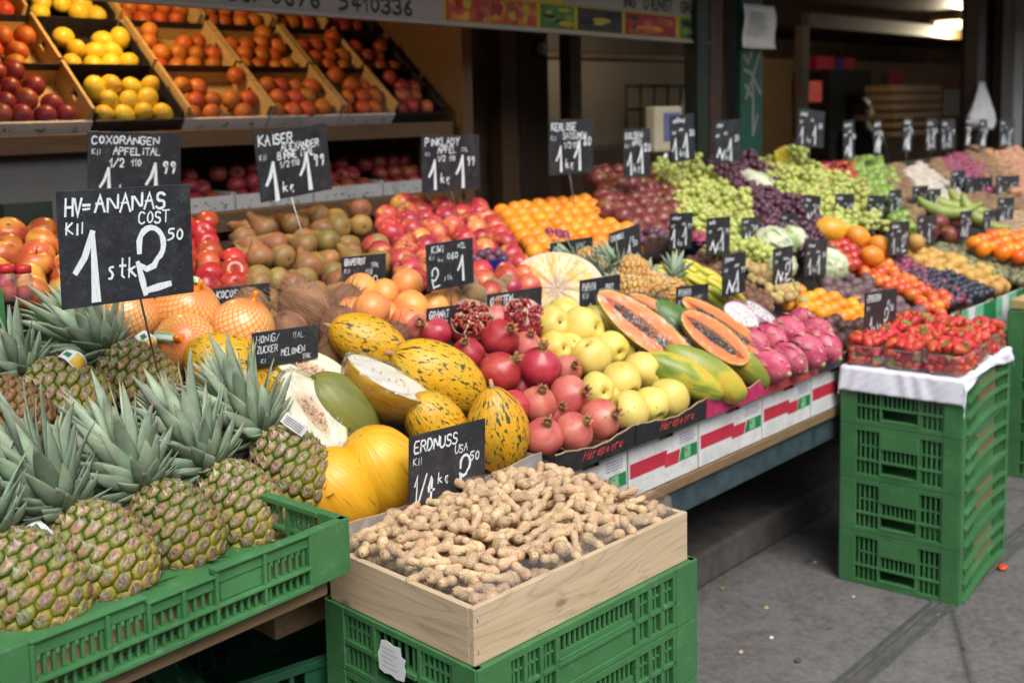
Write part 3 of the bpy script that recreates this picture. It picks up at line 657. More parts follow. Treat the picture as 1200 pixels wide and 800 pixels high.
# ------------------------------------------------------------------ plastic crates
def panel(g, M4, w, h, style):
    """one wall of a stacking crate: u along, v up, thickness to +depth"""
    def b(u0, u1, v0, v1, d0=0, d1=.012, m=0): g.box((u0*w, d0, v0*h), (u1*w, d1, v1*h), m, M4)
    if style == 'peanut_long':
        b(0, .115, 0, 1, -.003, .014); b(.885, 1, 0, 1, -.003, .014); b(.115, .885, .88, 1, -.002, .018); b(.115, .885, 0, .09, -.002, .012); b(.115, .885, .40, .47, -.002, .012)
        for s in (0, 1):
            f = (lambda u: u) if not s else (lambda u: 1-u)
            for k in range(4):
                u = .115+k*.065; lo, hi = sorted((f(u), f(u+.014))); b(lo, hi, .09, .88, -.002, .012)
                if k < 3:
                    for t in (.26, .62): lo, hi = sorted((f(u+.014+.051*t), f(u+.014+.051*t+.010))); b(lo, hi, .09, .88, .003, .009)
                    lo, hi = sorted((f(u), f(u+.065))); b(lo, hi, .66, .70, .003, .009)
        b(.33, .67, .09, .62, .002, .010); b(.33, .67, .47, .52, -.001, .010)
        for k in range(15): b(.33+k*.34/15, .33+k*.34/15+.010, .62, .88, .003, .009)
    elif style == 'peanut_short':
        b(0, .14, 0, 1, -.003, .014); b(.86, 1, 0, 1, -.003, .014); b(.14, .86, .90, 1, -.002, .018); b(.14, .86, 0, .09, -.002, .012); b(.14, .34, .42, .50, -.002, .012); b(.66, .86, .42, .50, -.002, .012)
        for u in (.34, .64): b(u, u+.022, .09, .90, -.002, .012)
        for u0 in (.14, .66):
            for k in range(6): b(u0+k*.2/6, u0+k*.2/6+.014, .09, .90, .003, .009)
            b(u0, u0+.2, .68, .72, .003, .009)
        b(.36, .64, .42, .50, -.006, .016); b(.36, .64, .09, .16, -.002, .012)
        for k in range(6): b(.36+k*.047, .36+k*.047+.012, .5, .9, .003, .009)
    elif style == 'pine_long':
        b(0, .13, 0, 1, -.004, .014); b(.87, 1, 0, 1, -.004, .014); b(.13, .40, .74, 1, -.001, .012); b(.40, .58, .66, .90, -.001, .012); b(.58, .87, .74, 1, -.001, .012); b(.60, .72, .42, .74, .001, .010)
        b(.13, .87, .94, .985, -.006, .010) if 0 else None
        b(.13, .40, .955, 1, -.007, 0); b(.58, .87, .955, 1, -.007, 0); b(.40, .58, .86, .90, -.007, 0)
        b(.13, .87, .35, .41, -.007, .010); b(.13, .87, 0, .08, -.007, .012)
        for u in (.13, .30, .40, .49, .58, .72, .862): b(u, u+.010, .08, .94 if u < .38 or u > .56 else .86, -.006, .010)
        for k in range(34):
            u = .14+k*.0215; b(u, u+.0085, .08, .35, .002, .009)
            if u < .58 or u > .71: b(u, u+.0085, .41, .74, .002, .009)
    elif style == 'stack_short':
        b(0, .14, 0, 1, -.004, .014); b(.86, 1, 0, 1, -.004, .014); b(.14, .86, .90, 1, -.003, .014); b(.14, .86, 0, .09, -.003, .012); b(.34, .66, .60, .90, -.004, .012); b(.14, .86, .33, .38, -.002, .012)
        for u in (.33, .65): b(u, u+.02, .09, .90, -.003, .012)
        for u0 in (.16, .67):
            for k in range(5): b(u0+k*.042, u0+k*.042+.018, .09, .90, .002, .009)
            b(u0, u0+.17, .60, .635, .002, .009)
        for k in range(8): b(.35+k*.038, .35+k*.038+.016, .38, .60, .002, .009)
        b(.35, .65, .09, .14, -.004, .014)
    elif style == 'stack_long':
        b(0, .06, 0, 1, -.004, .014); b(.94, 1, 0, 1, -.004, .014); b(.06, .94, .92, 1, -.004, .014)
        for (v0, v1) in ((.0, .08), (.34, .40), (.62, .68)):
            for k in range(10):
                u = .06+k*.088; e0 = (2*((u-.5)/.44))**2/4; e1 = (2*((u+.088-.5)/.44))**2/4
                z0, z1 = v0-.10*e0+.06, v0-.10*e1+.06; th = v1-v0
                g.add([M4 @ V((x*w, d, max(0, v)*h)) for d in (-.012, .008) for x, v in ((u, z0), (u+.088, z1), (u+.088, z1+th), (u, z0+th))],
                      [(0, 1, 2, 3), (7, 6, 5, 4), (0, 4, 5, 1), (3, 2, 6, 7), (1, 5, 6, 2), (0, 3, 7, 4)], 0, False)
        b(.30, .70, .12, .92, .002, .009)
        for u in (.10, .15, .20, .25, .74, .79, .84, .89): b(u, u+.014, .05, .92, 0, .009)
def crate(name, label, loc, rz, w, d, h, long_style, short_style, mat, group=None, plate=None):
    root = thing(name, label, 'crate', loc, Quaternion((0, 0, 1), rz), group)
    for k, (o, a, ln, st, nm) in enumerate((((0, 0), 0, w, long_style, 'long_side'), ((w, d), math.pi, w, long_style, 'long_side'), ((0, d), -math.pi/2, d, short_style, 'short_side'), ((w, 0), math.pi/2, d, short_style, 'short_side'))):
        g = G(); panel(g, Matrix.Translation((o[0], o[1], 0)) @ Matrix.Rotation(a, 4, 'Z'), ln, h, st)
        p = g.build(nm, mat, root, bevel=.0012)
        if plate and st == long_style:
            g = G(); g.box((ln*.32, -.0005, h*.30), (ln*.68, .0015, h*.80), 0, Matrix.Translation((o[0], o[1], 0)) @ Matrix.Rotation(a, 4, 'Z')); g.build('label_plate', plate, p)
    g = G(); g.box((.012, .012, .004), (w-.012, d-.012, .012)); g.build('floor_grid', mat, root)
    return root

# ------------------------------------------------------------------ setting
g = G(); g.add([(-40, -40, GZ), (60, -40, GZ), (60, 40, GZ), (-40, 40, GZ)], [(0, 1, 2, 3)], 0, False); kind(g.build('pavement', M['pavement']), 'structure')
yk = atZ(895, 646, GZ).y
g = G(); g.box((-3, yk, GZ), (14, 7.59, GZ+.11)); kind(g.build('kerb_step', M['kerb'], bevel=.012), 'structure')
yd = atZ(1105, 708, GZ).y
g = G()
for o, w in ((-.030, .010), (.004, .005), (.022, .010)): g.box((.4, yd+o, GZ+.001), (30, yd+o+w, GZ+.006))
g.add([(.4, yd-.034, GZ+.0035), (30, yd-.034, GZ+.0035), (30, yd+.036, GZ+.0035), (.4, yd+.036, GZ+.0035)], [(0, 1, 2, 3)], 1, False)
kind(g.build('drain_channel', [M['steel'], M['kerb']]), 'structure')

# stall table
root = thing('market_stall', 'long sloping wooden fruit stall with a dark steel front beam', 'market stall', (0, 1.6, 0))
def part(g, name, mat, par, bevel=0): o = g.build(name, mat, par, bevel=bevel); o.location = -par.location; return o
g = G(); M4 = None
z0, z1 = bedz(1.60)-.105, bedz(3.02)-.105
g.add([(-.9, 1.60, z0), (13, 1.60, z0), (13, 3.02, z1), (-.9, 3.02, z1), (-.9, 1.60, z0-.02), (13, 1.60, z0-.02), (13, 3.02, z1-.02), (-.9, 3.02, z1-.02)], [(0, 1, 2, 3), (7, 6, 5, 4), (0, 4, 5, 1), (1, 5, 6, 2), (2, 6, 7, 3), (3, 7, 4, 0)], 0, False)
part(g, 'sloping_board', M['board_dark'], root)
g = G(); g.box((1.9, 1.553, .700), (13, 2.3, .728)); part(g, 'edge_plank', M['oldwood'], root, .003)
g = G(); g.box((1.9, 1.566, .625), (13, 1.60, .698)); part(g, 'front_beam', M['beam'], root, .004)
for x in (2.1, 4.4, 6.8, 9.2, 11.6):
    for y in (1.75, 2.9):
        g = G(); g.box((x-.025, y-.025, GZ if y < yk else GZ+.11), (x+.025, y+.025, .699 if y < 2.3 else z1-.03)); part(g, 'leg', M['beam'], root, .003)
g = G(); g.box((-.9, 2.96, GZ+.11), (13, 3.0, z1-.03)); part(g, 'back_panel', M['board_dark'], root)

# unseen row of stalls across the alley, added to shut out low sky light
g = G(); g.box((-14, -7.5, GZ), (26, -6.5, 5.0)); kind(g.build('unseen_opposite_building', M['wall_grey']), 'structure')
g = G(); g.box((-14, -6.45, 2.5), (26, -4.9, 2.62)); kind(g.build('unseen_opposite_roof', M['brown_paint']), 'structure')
# ------------------------------------------------------------------ the shop behind the stall
def tb(name, a, b, mat, label, cat, bevel=0, group=None):
    """a plain upright piece of the building: one mesh"""
    c = V(((a[0]+b[0])/2, (a[1]+b[1])/2, a[2])); g = G(); g.box(V(a)-c, V(b)-c); return tag(g.build(name, mat, None, c, bevel=bevel), label, cat, group)
g = G(); g.box((-4, 2.25, 2.48), (20, 9, 2.6)); kind(g.build('market_roof', M['brown_paint']), 'structure')
g = G(); g.box((-4, 7.6, GZ), (20, 7.7, 2.48)); kind(g.build('back_wall', M['wall_brown']), 'structure')
g = G(); g.box((-4.1, 3.0, GZ), (-4, 7.6, 2.48)); g.box((20, 2.3, GZ), (20.1, 7.7, 2.6)); kind(g.build('side_wall', M['wall_brown']), 'structure')
# fruit rack on the back wall
TA = D2R(40); E2 = V((0, math.cos(TA), math.sin(TA))); E3 = V((0, -math.sin(TA), math.cos(TA))); RO = V((0, 3.5, 1.60))
def rk(x, s, n_): return RO + V((x, 0, 0)) + E2*s + E3*n_
RM = Matrix((V((1, 0, 0)), E2, E3)).transposed()
def RX(x, s, n_=0): return Matrix.Translation(rk(x, s, n_)) @ RM.to_4x4()
root = thing('fruit_rack', 'wide wooden rack with a brown front shelf holding tilted fruit boxes', 'rack', (2.2, 3.5, 1.3))
g = G(); g.box((.6, 3.44, 1.545), (3.40, 3.56, 1.605)); part(g, 'shelf_lip', M['shelfwood'], root, .004)
g = G(); g.box((.6, -.02, -.03), (3.40, 1.2, -.012), 0, RX(0, 0)); part(g, 'tilted_board', M['board_dark'], root)
g = G(); g.box((1.9, 3.40, 1.245), (3.40, 3.47, 1.315)); part(g, 'lower_rail', M['shelfwood'], root, .004)
g = G(); g.box((1.9, 3.47, 1.27), (3.40, 3.95, 1.29)); part(g, 'lower_board', M['shelfwood'], root)
for x in (1.93, 2.72, 3.32):
    g = G(); g.box((x-.03, 3.48, GZ+.11), (x+.03, 3.54, 1.544)); part(g, 'upright', M['shelfwood'], root)
tb('wall_panel', (.5, 3.50, .9), (1.88, 3.53, 1.543), M['wall_grey'], 'pale grey panel below the lemons at the end of the rack', 'wall')
tb('rack_end_wall', (3.44, 3.42, GZ+.11), (3.50, 4.5, 2.44), M['shelfwood'], 'brown wooden end wall to the right of the fruit rack', 'wall')
tb('partition_wall', (3.52, 4.10, GZ+.11), (4.55, 4.15, 2.44), M['wall_brown'], 'dark brown partition behind the tangerines', 'wall')
tb('rack_back_wall', (-.5, 4.52, GZ+.11), (3.50, 4.58, 2.44), M['shelfwood'], 'warm brown boarding behind the rack of oranges', 'wall')
# fruit boxes on the rack and their fruit
def tray(x0, x1, s0, s1, wood, label, group, lip=.055, side=.10):
    root = thing('fruit_box', label, 'fruit box', rk((x0+x1)/2, s0, 0), RM.to_quaternion(), group); w = (x1-x0)/2-.004; L = s1-s0
    sm = M['boxwood'] if wood else M['card_black']; fm = M['card_white'] if wood else M['card_black']
    g = G(); g.box((-w, 0, 0), (w, .010, lip)); f = g.build('front_wall', fm, root, bevel=.002)
    g = G(); q = random.Random(int(x0*97+s0*31))
    for k in range(3):
        cx = -w+.06+k*(2*w-.12)/2
        for t in range(3):
            a = q.uniform(0, 6.28); l = .016; g.add([(cx+q.uniform(-.02, .02), -.001, .018), (cx+l*math.cos(a), -.0012-.0002*t, .026+l*.6*math.sin(a)), (cx+l*math.cos(a+.5)*1.3, -.0012-.0002*t, .026+l*.8*math.sin(a+.5))], [(0, 1, 2)], 0, False)
    if wood: g.build('leaf_print', M['print_green'], f)
    for sx in (-1, 1):
        g = G()
        if wood:
            for (y0, y1, zz0, zz1) in ((.0105, L*.42, 0, side), (L*.42, L*.58, 0, side*.45), (L*.42, L*.58, side*.78, side), (L*.58, L, 0, side)): g.box((sx*w-(.012 if sx > 0 else 0), y0, zz0), (sx*w+(.012 if sx < 0 else 0), y1, zz1))
        else: g.box((sx*w-(.006 if sx > 0 else 0), .0105, 0), (sx*w+(.006 if sx < 0 else 0), L, side*.8))
        g.build('side_wall', sm, root, bevel=.001)
    g = G(); g.box((-w+.0125, L-.008, 0), (w-.0125, L, side*.6)); g.build('back_wall', sm, root)
    g = G(); g.box((-w+.0125, L-.0079, .062), (w-.0125, L-.0040, .088)); g.build('rear_flap', M['card_black'], root)
    g = G(); g.box((-w+.0125, .0105, .0005), (w-.0125, L-.0085, .006)); g.build('bottom', sm, root)
    return root
def variants(fn, n_): return [fn(k) for k in range(n_)]
FM = {}
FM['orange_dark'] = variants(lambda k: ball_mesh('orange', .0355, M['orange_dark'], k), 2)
FM['pomred'] = variants(lambda k: ball_mesh('pomegranate', .0365, M['pomred'], k, dot=True), 2)
FM['lemon'] = variants(lambda k: ball_mesh('lemon', .035, M['lemon'], k, 1.0, dot=True, long=.18), 2)
ORD = ['first', 'second', 'third', 'fourth', 'fifth', 'sixth', 'seventh', 'eighth', 'ninth', 'tenth', 'eleventh', 'twelfth', 'thirteenth', 'fourteenth', 'fifteenth', 'sixteenth', 'seventeenth', 'eighteenth', 'nineteenth', 'twentieth']
def od(k): return ORD[k] if k < 20 else f'{k+1}'+{1: 'st', 2: 'nd', 3: 'rd'}.get((k+1) % 10, 'th')
def fill_tray(x0, x1, s0, s1, key, name, col, where, n0):
    r = .034; rows = []
    for rr in range(4):
        s = s0+.010+r+rr*r*1.62; x = x0+.018+r+(r*.95 if rr % 2 else 0)+R.uniform(0, .01); row = []
        while x < x1-.016-r*.8:
            row.append((x+R.uniform(-.007, .007), s+R.uniform(-.008, .008), .012+r+.012*rr+R.uniform(-.004, .008))); x += r*2.1
        rows.append(row)
    for ri, row in enumerate(rows):
        for ci, (x, s, nz) in enumerate(row):
            if R.random() < (.04, .06, .25, .7)[ri]: continue
            o = put(R.choice(FM[key]), name, None, rk(x, s, nz), qrand(), R.uniform(.92, 1.06))
            tag(o, f'{col}, {od(ci)} from left, {od(ri)} row up, {where} on the rack', name.replace('_', ' '), where)
CX = [1.11, 1.45, 1.795, 2.125, 2.478, 2.815, 3.10, 3.37]
COLS_ = [('orange_dark', 'orange', 'dull orange', 1, 'end'), ('pomred', 'pomegranate', 'dark red pomegranate', 1, 'first'), ('lemon', 'lemon', 'yellow lemon', 0, 'lemon'), ('orange_dark', 'orange', 'red-blushed orange', 1, 'third'),
         ('orange_dark', 'orange', 'deep orange fruit', 1, 'fourth'), ('orange_dark', 'orange', 'round deep orange fruit', 1, 'fifth'), ('pomred', 'apple', 'dull red apple', 0, 'last')]
for k, (key, nm, col, wd, wh) in enumerate(COLS_):
    for t, (sa, sb) in enumerate(((.0, .265), (.268, .53), (.56, .825), (.828, 1.09))):
        if k == 0 and t < 2: continue
        tn = ('lowest', 'second', 'third', 'top')[t]; matn = ('wooden' if wd else 'black card'); ky, n2, c2 = (key, nm, col) if not (k == 1 and t > 0) else ('orange_dark', 'orange', 'dull orange')
        tray(CX[k], CX[k+1], sa, sb, wd, f'{matn} box of {n2}s, {tn} tier, {od(k)} column of the back rack', 'fruit boxes on the back rack')
        fill_tray(CX[k], CX[k+1], sa, sb, ky, n2, c2, f'{tn} {wh} box', k)
# boxes of dark apples on the lower board
FM['rackapple'] = variants(lambda k: apple_mesh('apple', .037, M['pomred'], k, nu=14, nv=10), 2)
for k in range(4):
    x0 = 1.97+k*.352
    root = thing('apple_box', f'low white apple box under the rack, {od(k)} from the grey panel', 'fruit box', (x0, 3.475, 1.292), None, 'white apple boxes under the rack')
    g = G(); g.box((0, 0, 0), (.345, .006, .075)); f = g.build('front_wall', M['card_white'], root, bevel=.001)
    g = G(); q = random.Random(k)
    for t in range(14):
        a = q.uniform(0, 6.28); cx, cz, l = q.uniform(.05, .30), q.uniform(.02, .05), q.uniform(.008, .02); g.add([(cx, -.001-.0001*t, cz), (cx+l*math.cos(a), -.001-.0001*t, cz+l*.8*math.sin(a)), (cx+l*math.cos(a+.6), -.001-.0001*t, cz+l*.8*math.sin(a+.6))], [(0, 1, 2)], 0, False)
    g.build('leaf_print', M['print_green'], f)
    for x in (0, .339):
        g = G(); g.box((x, .0065, 0), (x+.006, .40, .085)); g.build('side_wall', M['card_white'], root)
    for i in range(4):
        for j in range(3):
            o = put(R.choice(FM['rackapple']), 'apple', None, (x0+.055+i*.077+R.uniform(-.006, .006)+(.03 if j % 2 else 0)*(i < 3), 3.525+j*.07, 1.345+j*.045+R.uniform(-.005, .008)), qrand(), R.uniform(.95, 1.08))
            tag(o, f'dark red apple, {od(i)} across, {od(j)} row, {od(k)} white box below the rack', 'apple', f'apples in white box {od(k)} under the rack')
# banner over the stall
root = thing('shop_banner', 'long dark banner with a phone number, fruit photographs and delivery words', 'banner', (2.9, 3.1, 2.0))
def bz(x): return 2.004-.022*abs(x-2.6)*.4
def bX(px): return atY(px, 20, 3.1).x
x1 = bX(519); MB = Matrix(((1, 0, 0, 0), (0, 0, -1, 3.0995), (0, 1, 0, 0), (0, 0, 0, 1)))
g = G(); g.box((.2, 3.10, 1.992), (x1, 3.12, 2.30)); part(g, 'white_panel', M['banner_white'], root)
g = G(); g.box((x1+.002, 3.10, 1.990), (4.95, 3.12, 2.30)); part(g, 'yellow_panel', M['banner_yellow'], root)
g = G(); g.box((.2, 3.085, 1.975), (4.95, 3.125, 1.9895)); part(g, 'bottom_rail', M['banner_white'], root)
g = G(); letters(g, '0676', bX(318), 2.006, .050, MB, .2, .85, 0, .1); part(g, 'phone_number', M['letter_black'], root); g = G(); letters(g, '5410336', bX(398), 2.004, .050, MB, .2, .85, 0, .1); part(g, 'phone_number', M['letter_black'], root); g = G(); letters(g, '166/', bX(255), 2.008, .050, MB, .2, .85, 0, .1); part(g, 'phone_number', M['letter_black'], root)
g = G(); g.box((bX(660), 3.096, 2.100), (4.95, 3.0995, 2.30)); part(g, 'word_strip', M['banner_white'], root)
MB2 = Matrix(((1, 0, 0, 0), (0, 0, -1, 3.0950), (0, 1, 0, 0), (0, 0, 0, 1)))
g = G(); letters(g, 'DIENST', bX(754), 2.118, .048, MB2, .2, .75, 0, .1, step=1.15); letters(g, 'GRAT', bX(797), 2.118, .048, MB2, .2, .75, 0, .1, step=1.15); letters(g, 'ING', bX(728), 2.118, .048, MB2, .2, .75, 0, .1, step=1.15); part(g, 'delivery_words', M['letter_black'], root)
for (p0, p1, mt) in ((523, 628, 'print_photo_red'), (634, 672, 'banner_green'), (677, 728, 'banner_dark'), (733, 791, 'banner_red'), (797, 830, 'banner_green')):
    g = G(); g.box((bX(p0), 3.096, 1.998), (bX(p1), 3.0995, 2.092)); fp = part(g, 'fruit_photograph', M[mt], root)
    g = G(); q2 = random.Random(p0); wd_ = bX(p1)-bX(p0)
    for k in range(26 if 'photo' in mt else 7):
        cx_, cz_ = bX(p0)+wd_*q2.uniform(.12, .88), q2.uniform(2.012, 2.078); ra, rb = (q2.uniform(.014, .024),)*2 if 'photo' in mt else (wd_*q2.uniform(.10, .30), q2.uniform(.008, .02)); ra = min(ra, cx_-bX(p0)-.002, bX(p1)-cx_-.002)
        rb = min(rb, cz_-2.0, 2.09-cz_); yv = 3.0952-.0004*k*.2; pts_ = [(cx_+ra*math.cos(t*.628), yv, cz_+rb*math.sin(t*.628)) for t in range(10)]; g.add(pts_, [tuple(range(10))], k % 3, False)
    mm = {'print_photo_red': ('banner_red', 'banner_yellow', 'pomred'), 'banner_green': ('banner_yellow', 'green_dark', 'apple_green'), 'banner_dark': ('black', 'navy_plastic', 'banner_yellow'), 'banner_red': ('pomred', 'tomato', 'banner_dark')}[mt]
    o = g.build('printed_fruit', [M[x] for x in mm], fp)
root.rotation_euler = (0, .013, 0)
# posts and doorways
def pillar(px0, px1, y, z0, zt, mat, name, label, cat='post', t=.08, z_=None):
    a = atY(px0, 180, y); b = atY(px1, 180, y); return tb(name, (a.x, y, z0), (b.x, y+t, zt), M[mat], label, cat, .004)
pillar(818, 831, 3.06, GZ+.11, 2.45, 'green_dark', 'timber_post', 'narrow dark green post at the end of the banner')
pillar(832.5, 846, 3.08, GZ+.11, 2.45, 'brown_paint', 'timber_post', 'brown post between the green post and the graffiti board')
pillar(848, 866, 3.16, GZ+.11, 2.45, 'brown_paint', 'timber_post', 'broad red-brown post behind the purple grapes')
gr = pillar(868, 893, 3.06, 1.0, 2.45, 'green_paint', 'graffiti_board', 'upright green board with a pale painted scrawl', 'board', .03)
g = G(); gx = atY(868, 120, 3.06).x; gw = atY(893, 120, 3.06).x-gx
Mg = Matrix(((1, 0, 0, gx-gr.location.x), (0, 0, -1, 3.059-gr.location.y), (0, 1, 0, -gr.location.z), (0, 0, 0, 1)))
def gp(px, py): p = atY(px, py, 3.06); return V((p.x-gx, p.z))
for k, st in enumerate((((882, 58), (876, 74), (872, 66)), ((890, 62), (882, 90), (874, 115)), ((872, 82), (880, 86), (891, 110)), ((882, 90), (882, 158)), ((887, 135), (882, 158)), ((873, 100), (880, 112)))): ribbon(g, [gp(*p) for p in st], .022, .0005+.0002*k, Mg)
g.build('painted_scrawl', M['wall_grey'], gr)
a = atY(871, 4, 3.02); b = atY(907, 58, 3.02); g = G(); cc = V(((a.x+b.x)/2, 3.02, (a.z+b.z)/2)); w, h = (b.x-a.x)/2, (a.z-b.z)/2
g.surf(lambda u, v: V(((u-.5)*2*w+.01*v, .012*math.sin(u*5)*(1-v)+.006*math.sin(v*7), (v-.5)*2*h)), 10, 10, 0, closed=False)
pn = tag(g.build('paper_notice', M['paper'], None, cc), 'curling white paper notice pinned above the green graffiti board', 'notice')
sd = pn.modifiers.new('s', 'SOLIDIFY'); sd.thickness = .0012
pn2 = G(); [ribbon(pn2, [V((-w*.7, h*(.62-.13*k))), V((w*(.2+.5*((k*7) % 3)/3), h*(.62-.13*k)))], .008, .0, Matrix(((1, 0, 0, .0), (0, 0, -1, -.016), (0, 1, 0, 0), (0, 0, 0, 1)))) for k in range(8)]
pn2.build('printed_lines', M['print_grey'], pn)
# doorway with the pale wall behind
tb('door_frame', (4.25, 3.95, GZ+.11), (4.36, 4.03, 2.44), M['shelfwood'], 'brown door post just left of the cream wall', 'door frame', .004)
tb('door_panel', (4.56, 4.10, GZ+.11), (4.80, 4.14, 2.44), M['darkwood'], 'dark timber door leaf inside the brown frame', 'door', .003)
tb('door_frame', (4.81, 3.95, GZ+.11), (4.91, 4.03, 2.44), M['shelfwood'], 'brown door post between the timber door and cream wall', 'door frame', .004)
tb('cream_wall', (5.4, 5.5, GZ+.11), (8.4, 5.58, 2.02), M['wall_cream'], 'pale cream wall seen through the opening under the banner', 'wall')
tb('timber_rail', (5.4, 5.44, 2.02), (8.4, 5.52, 2.06), M['oldwood'], 'thin wooden rail along the top of the cream wall', 'rail')
tb('upper_wall', (5.4, 5.5, 2.07), (8.4, 5.58, 2.47), M['soffit'], 'grey upper wall above the thin wooden rail', 'wall')
p = atY(630, 57, 3.9); root = thing('wall_clock', 'small round clock with a dark rim over the door', 'clock', p)
g = G(); g.surf(lambda u, v: V((.052*math.cos(6.283*u), -.03*v, .052*math.sin(6.283*u))), 24, 1, 0, caps=True); g.build('rim', M['black'], root)
g = G(); g.surf(lambda u, v: V((.036*math.cos(6.283*u), -.031-.003*v, .036*math.sin(6.283*u))), 24, 1, 0, caps=True); g.build('dial', M['wall_cream'], root)
# black rail crates on the counter at the back
root = thing('wire_rack', 'black wire rack standing before the cream wall', 'rack', (7.2, 5.2, 1.4))
for z in (1.62, 1.80):
    g = G(); g.tube([(7.0, 5.2, z), (8.3, 5.2, z)], .012, 6); part(g, 'rail', M['black'], root)
for k in range(8):
    g = G(); g.tube([(7.0+k*.185, 5.2, 1.25), (7.0+k*.185, 5.2, 1.8)], .010, 6); part(g, 'bar', M['black'], root)
g = G(); g.box((5.4, 4.9, GZ+.11), (8.3, 5.4, 1.35)); tag(g.build('back_counter', M['darkwood']), 'dark back counter below the cream wall', 'counter')
# weighing scale
p = atY(778, 178, 3.02); root = thing('weighing_scale', 'cream shop scale with a blue display on a stem', 'scale', (p.x, 3.02, 1.2))
g = G(); g.tube([(0, 0, 0), (0, 0, p.z-1.2+.03)], .022, 10); g.build('stem', M['steel'], root)
g = G(); g.box((-.11, -.03, p.z-1.2), (.11, .03, p.z-1.2+.21)); g.build('head', M['pale_plastic'], root, bevel=.012)
g = G(); g.box((-.045, -.034, p.z-1.2+.05), (.085, -.0305, p.z-1.2+.18)); g.build('display', M['print_blue'], root, bevel=.002)
g = G(); g.box((-.14, -.12, -.1), (.14, .12, 0)); g.build('base', M['pale_plastic'], root, bevel=.01)
# hanging bags
def bag(px0, px1, py0, py1, y, label, mat):
    a = atY((px0+px1)/2, py0, y); b = atY((px0+px1)/2, py1, y); w = (atY(px1, py1, y)-atY(px0, py1, y)).length/2; L = a.z-b.z; g = G()
    g.surf(lambda u, v: V((w*(.30+.70*math.sin(min(1, v*1.35)*1.57)**2)*(1-.5*max(0, v-.85)*5)*(1+.12*math.sin(9*v))*math.cos(6.283*u)*(1+.12*math.sin(25*u+4*v)), .35*w*min(1, v*1.6)*math.sin(6.283*u)*(1+.2*math.sin(31*u)), -L*v)), 28, 12, 0, caps=True)
    return tag(g.build('plastic_bag', mat, None, a), label, 'bag')
bag(1140, 1162, 96, 152, 3.2, 'crumpled white plastic bag hanging by the far dark pillar', M['paper'])
bag(799, 818, 92, 140, 3.3, 'pale bag hanging beside the dark green post', M['paper'])
# the deep interior at the right
def ib(px0, px1, py0, py1, y, mat, name, label, cat, t=.1):
    a = atY(px0, py1, y); b = atY(px1, py1, y); zt = atY((px0+px1)/2, py0, y).z; return tb(name, (a.x, y, a.z), (b.x, y+t, zt), M[mat], label, cat, .004)
ib(938, 947, 30, 215, 4.4, 'oldwood', 'timber_post', 'yellowish wooden post behind the grape heaps', 'post', .06)
ib(947, 1140, 24, 32, 4.4, 'shelfwood', 'timber_beam', 'dark wooden beam running from the yellowish post', 'beam', .06)
tb('interior_wall', (7.3, 6.6, GZ+.11), (18, 6.66, 2.15), M['oldwood'], 'brownish boarded wall deep inside the shop behind the shopkeeper', 'wall')
ib(957, 978, 66, 84, 6.3, 'red_plastic', 'goods_packet', 'red packet on the high shelf, the one nearest the yellowish post', 'packet', .1)
ib(980, 988, 70, 86, 6.3, 'blue_plastic', 'goods_packet', 'small blue packet between red ones on the high shelf', 'packet', .1)
ib(990, 1001, 68, 84, 6.3, 'red_plastic', 'goods_packet', 'red packet at the outer end of the high shelf', 'packet', .1)
ib(948, 963, 95, 120, 5.6, 'card_red', 'goods_box', 'orange-red box stacked behind the yellowish post', 'box', .2)
ib(972, 1020, 82, 190, 6.1, 'black', 'drinks_fridge', 'black drinks fridge behind the shopkeeper', 'fridge', .4)
ib(1042, 1058, 82, 104, 6.3, 'card_red', 'wall_poster', 'faded red poster on the boarded wall', 'poster', .02)
for k in range(6): ib(1048, 1103, 100+k*10.5, 108+k*10.5, 5.4, 'oldwood', 'wooden_crate', f'weathered wooden crate stacked behind the far signs, {od(k)} from the top', 'crate', .35)['group'] = 'wooden crates in the far stack'
ib(1108, 1140, 105, 136, 5.6, 'wall_grey', 'wall_notice', 'pale grey notice beside the far wooden crates', 'notice', .03)
ib(1143, 1152, -40, 180, 3.25, 'brown_paint', 'timber_post', 'brown edge post of the far dark pillar', 'post', .1)
ib(1152, 1176, -40, 180, 3.35, 'black', 'dark_pillar', 'broad near-black pillar at the far end of the stall', 'pillar', .2)
ib(1176, 1183, -40, 180, 3.25, 'oldwood', 'timber_post', 'reddish wooden post along the far pillar', 'post', .1)
ib(1186, 1197, -40, 180, 3.15, 'wall_grey', 'drain_pipe', 'grey-green pipe beside the far pillar', 'pipe', .1)
p = atY(1124, 30, 4.3); root = thing('ceiling_lamp', 'lit fluorescent ceiling lamp inside the shop', 'lamp', p)
g = G(); g.box((-.42, -.13, .03), (.42, .13, .16)); g.build('housing', M['boxwood'], root, bevel=.004)
g = G(); g.tube([(-.40, -.06, 0), (.40, -.06, 0)], .022, 10); g.build('tube', M['tube_lit'], root)
g = G(); g.tube([(-.40, .06, 0), (.40, .06, 0)], .022, 10); g.build('tube', M['tube_lit'], root)
ll = bpy.data.lights.new('tube_light', 'POINT'); ll.energy = 40; ll.color = (1, .85, .6); ll.shadow_soft_size = .1; lo = bpy.data.objects.new('tube_light', ll); COL.objects.link(lo); lo.location = (p.x, p.y, p.z-.12)
root = thing('ceiling_lamp', 'added strip lamp brightening the cream wall, hidden by the banner', 'lamp', (6.6, 4.6, 2.40))  # unseen lamp, added to lift the cream wall and dim interior
g = G(); g.box((-.5, -.05, .0), (.5, .05, .07)); g.build('housing', M['boxwood'], root, bevel=.004)
g = G(); g.tube([(-.48, 0, -.025), (.48, 0, -.025)], .018, 10); g.build('tube', M['tube_lit'], root)
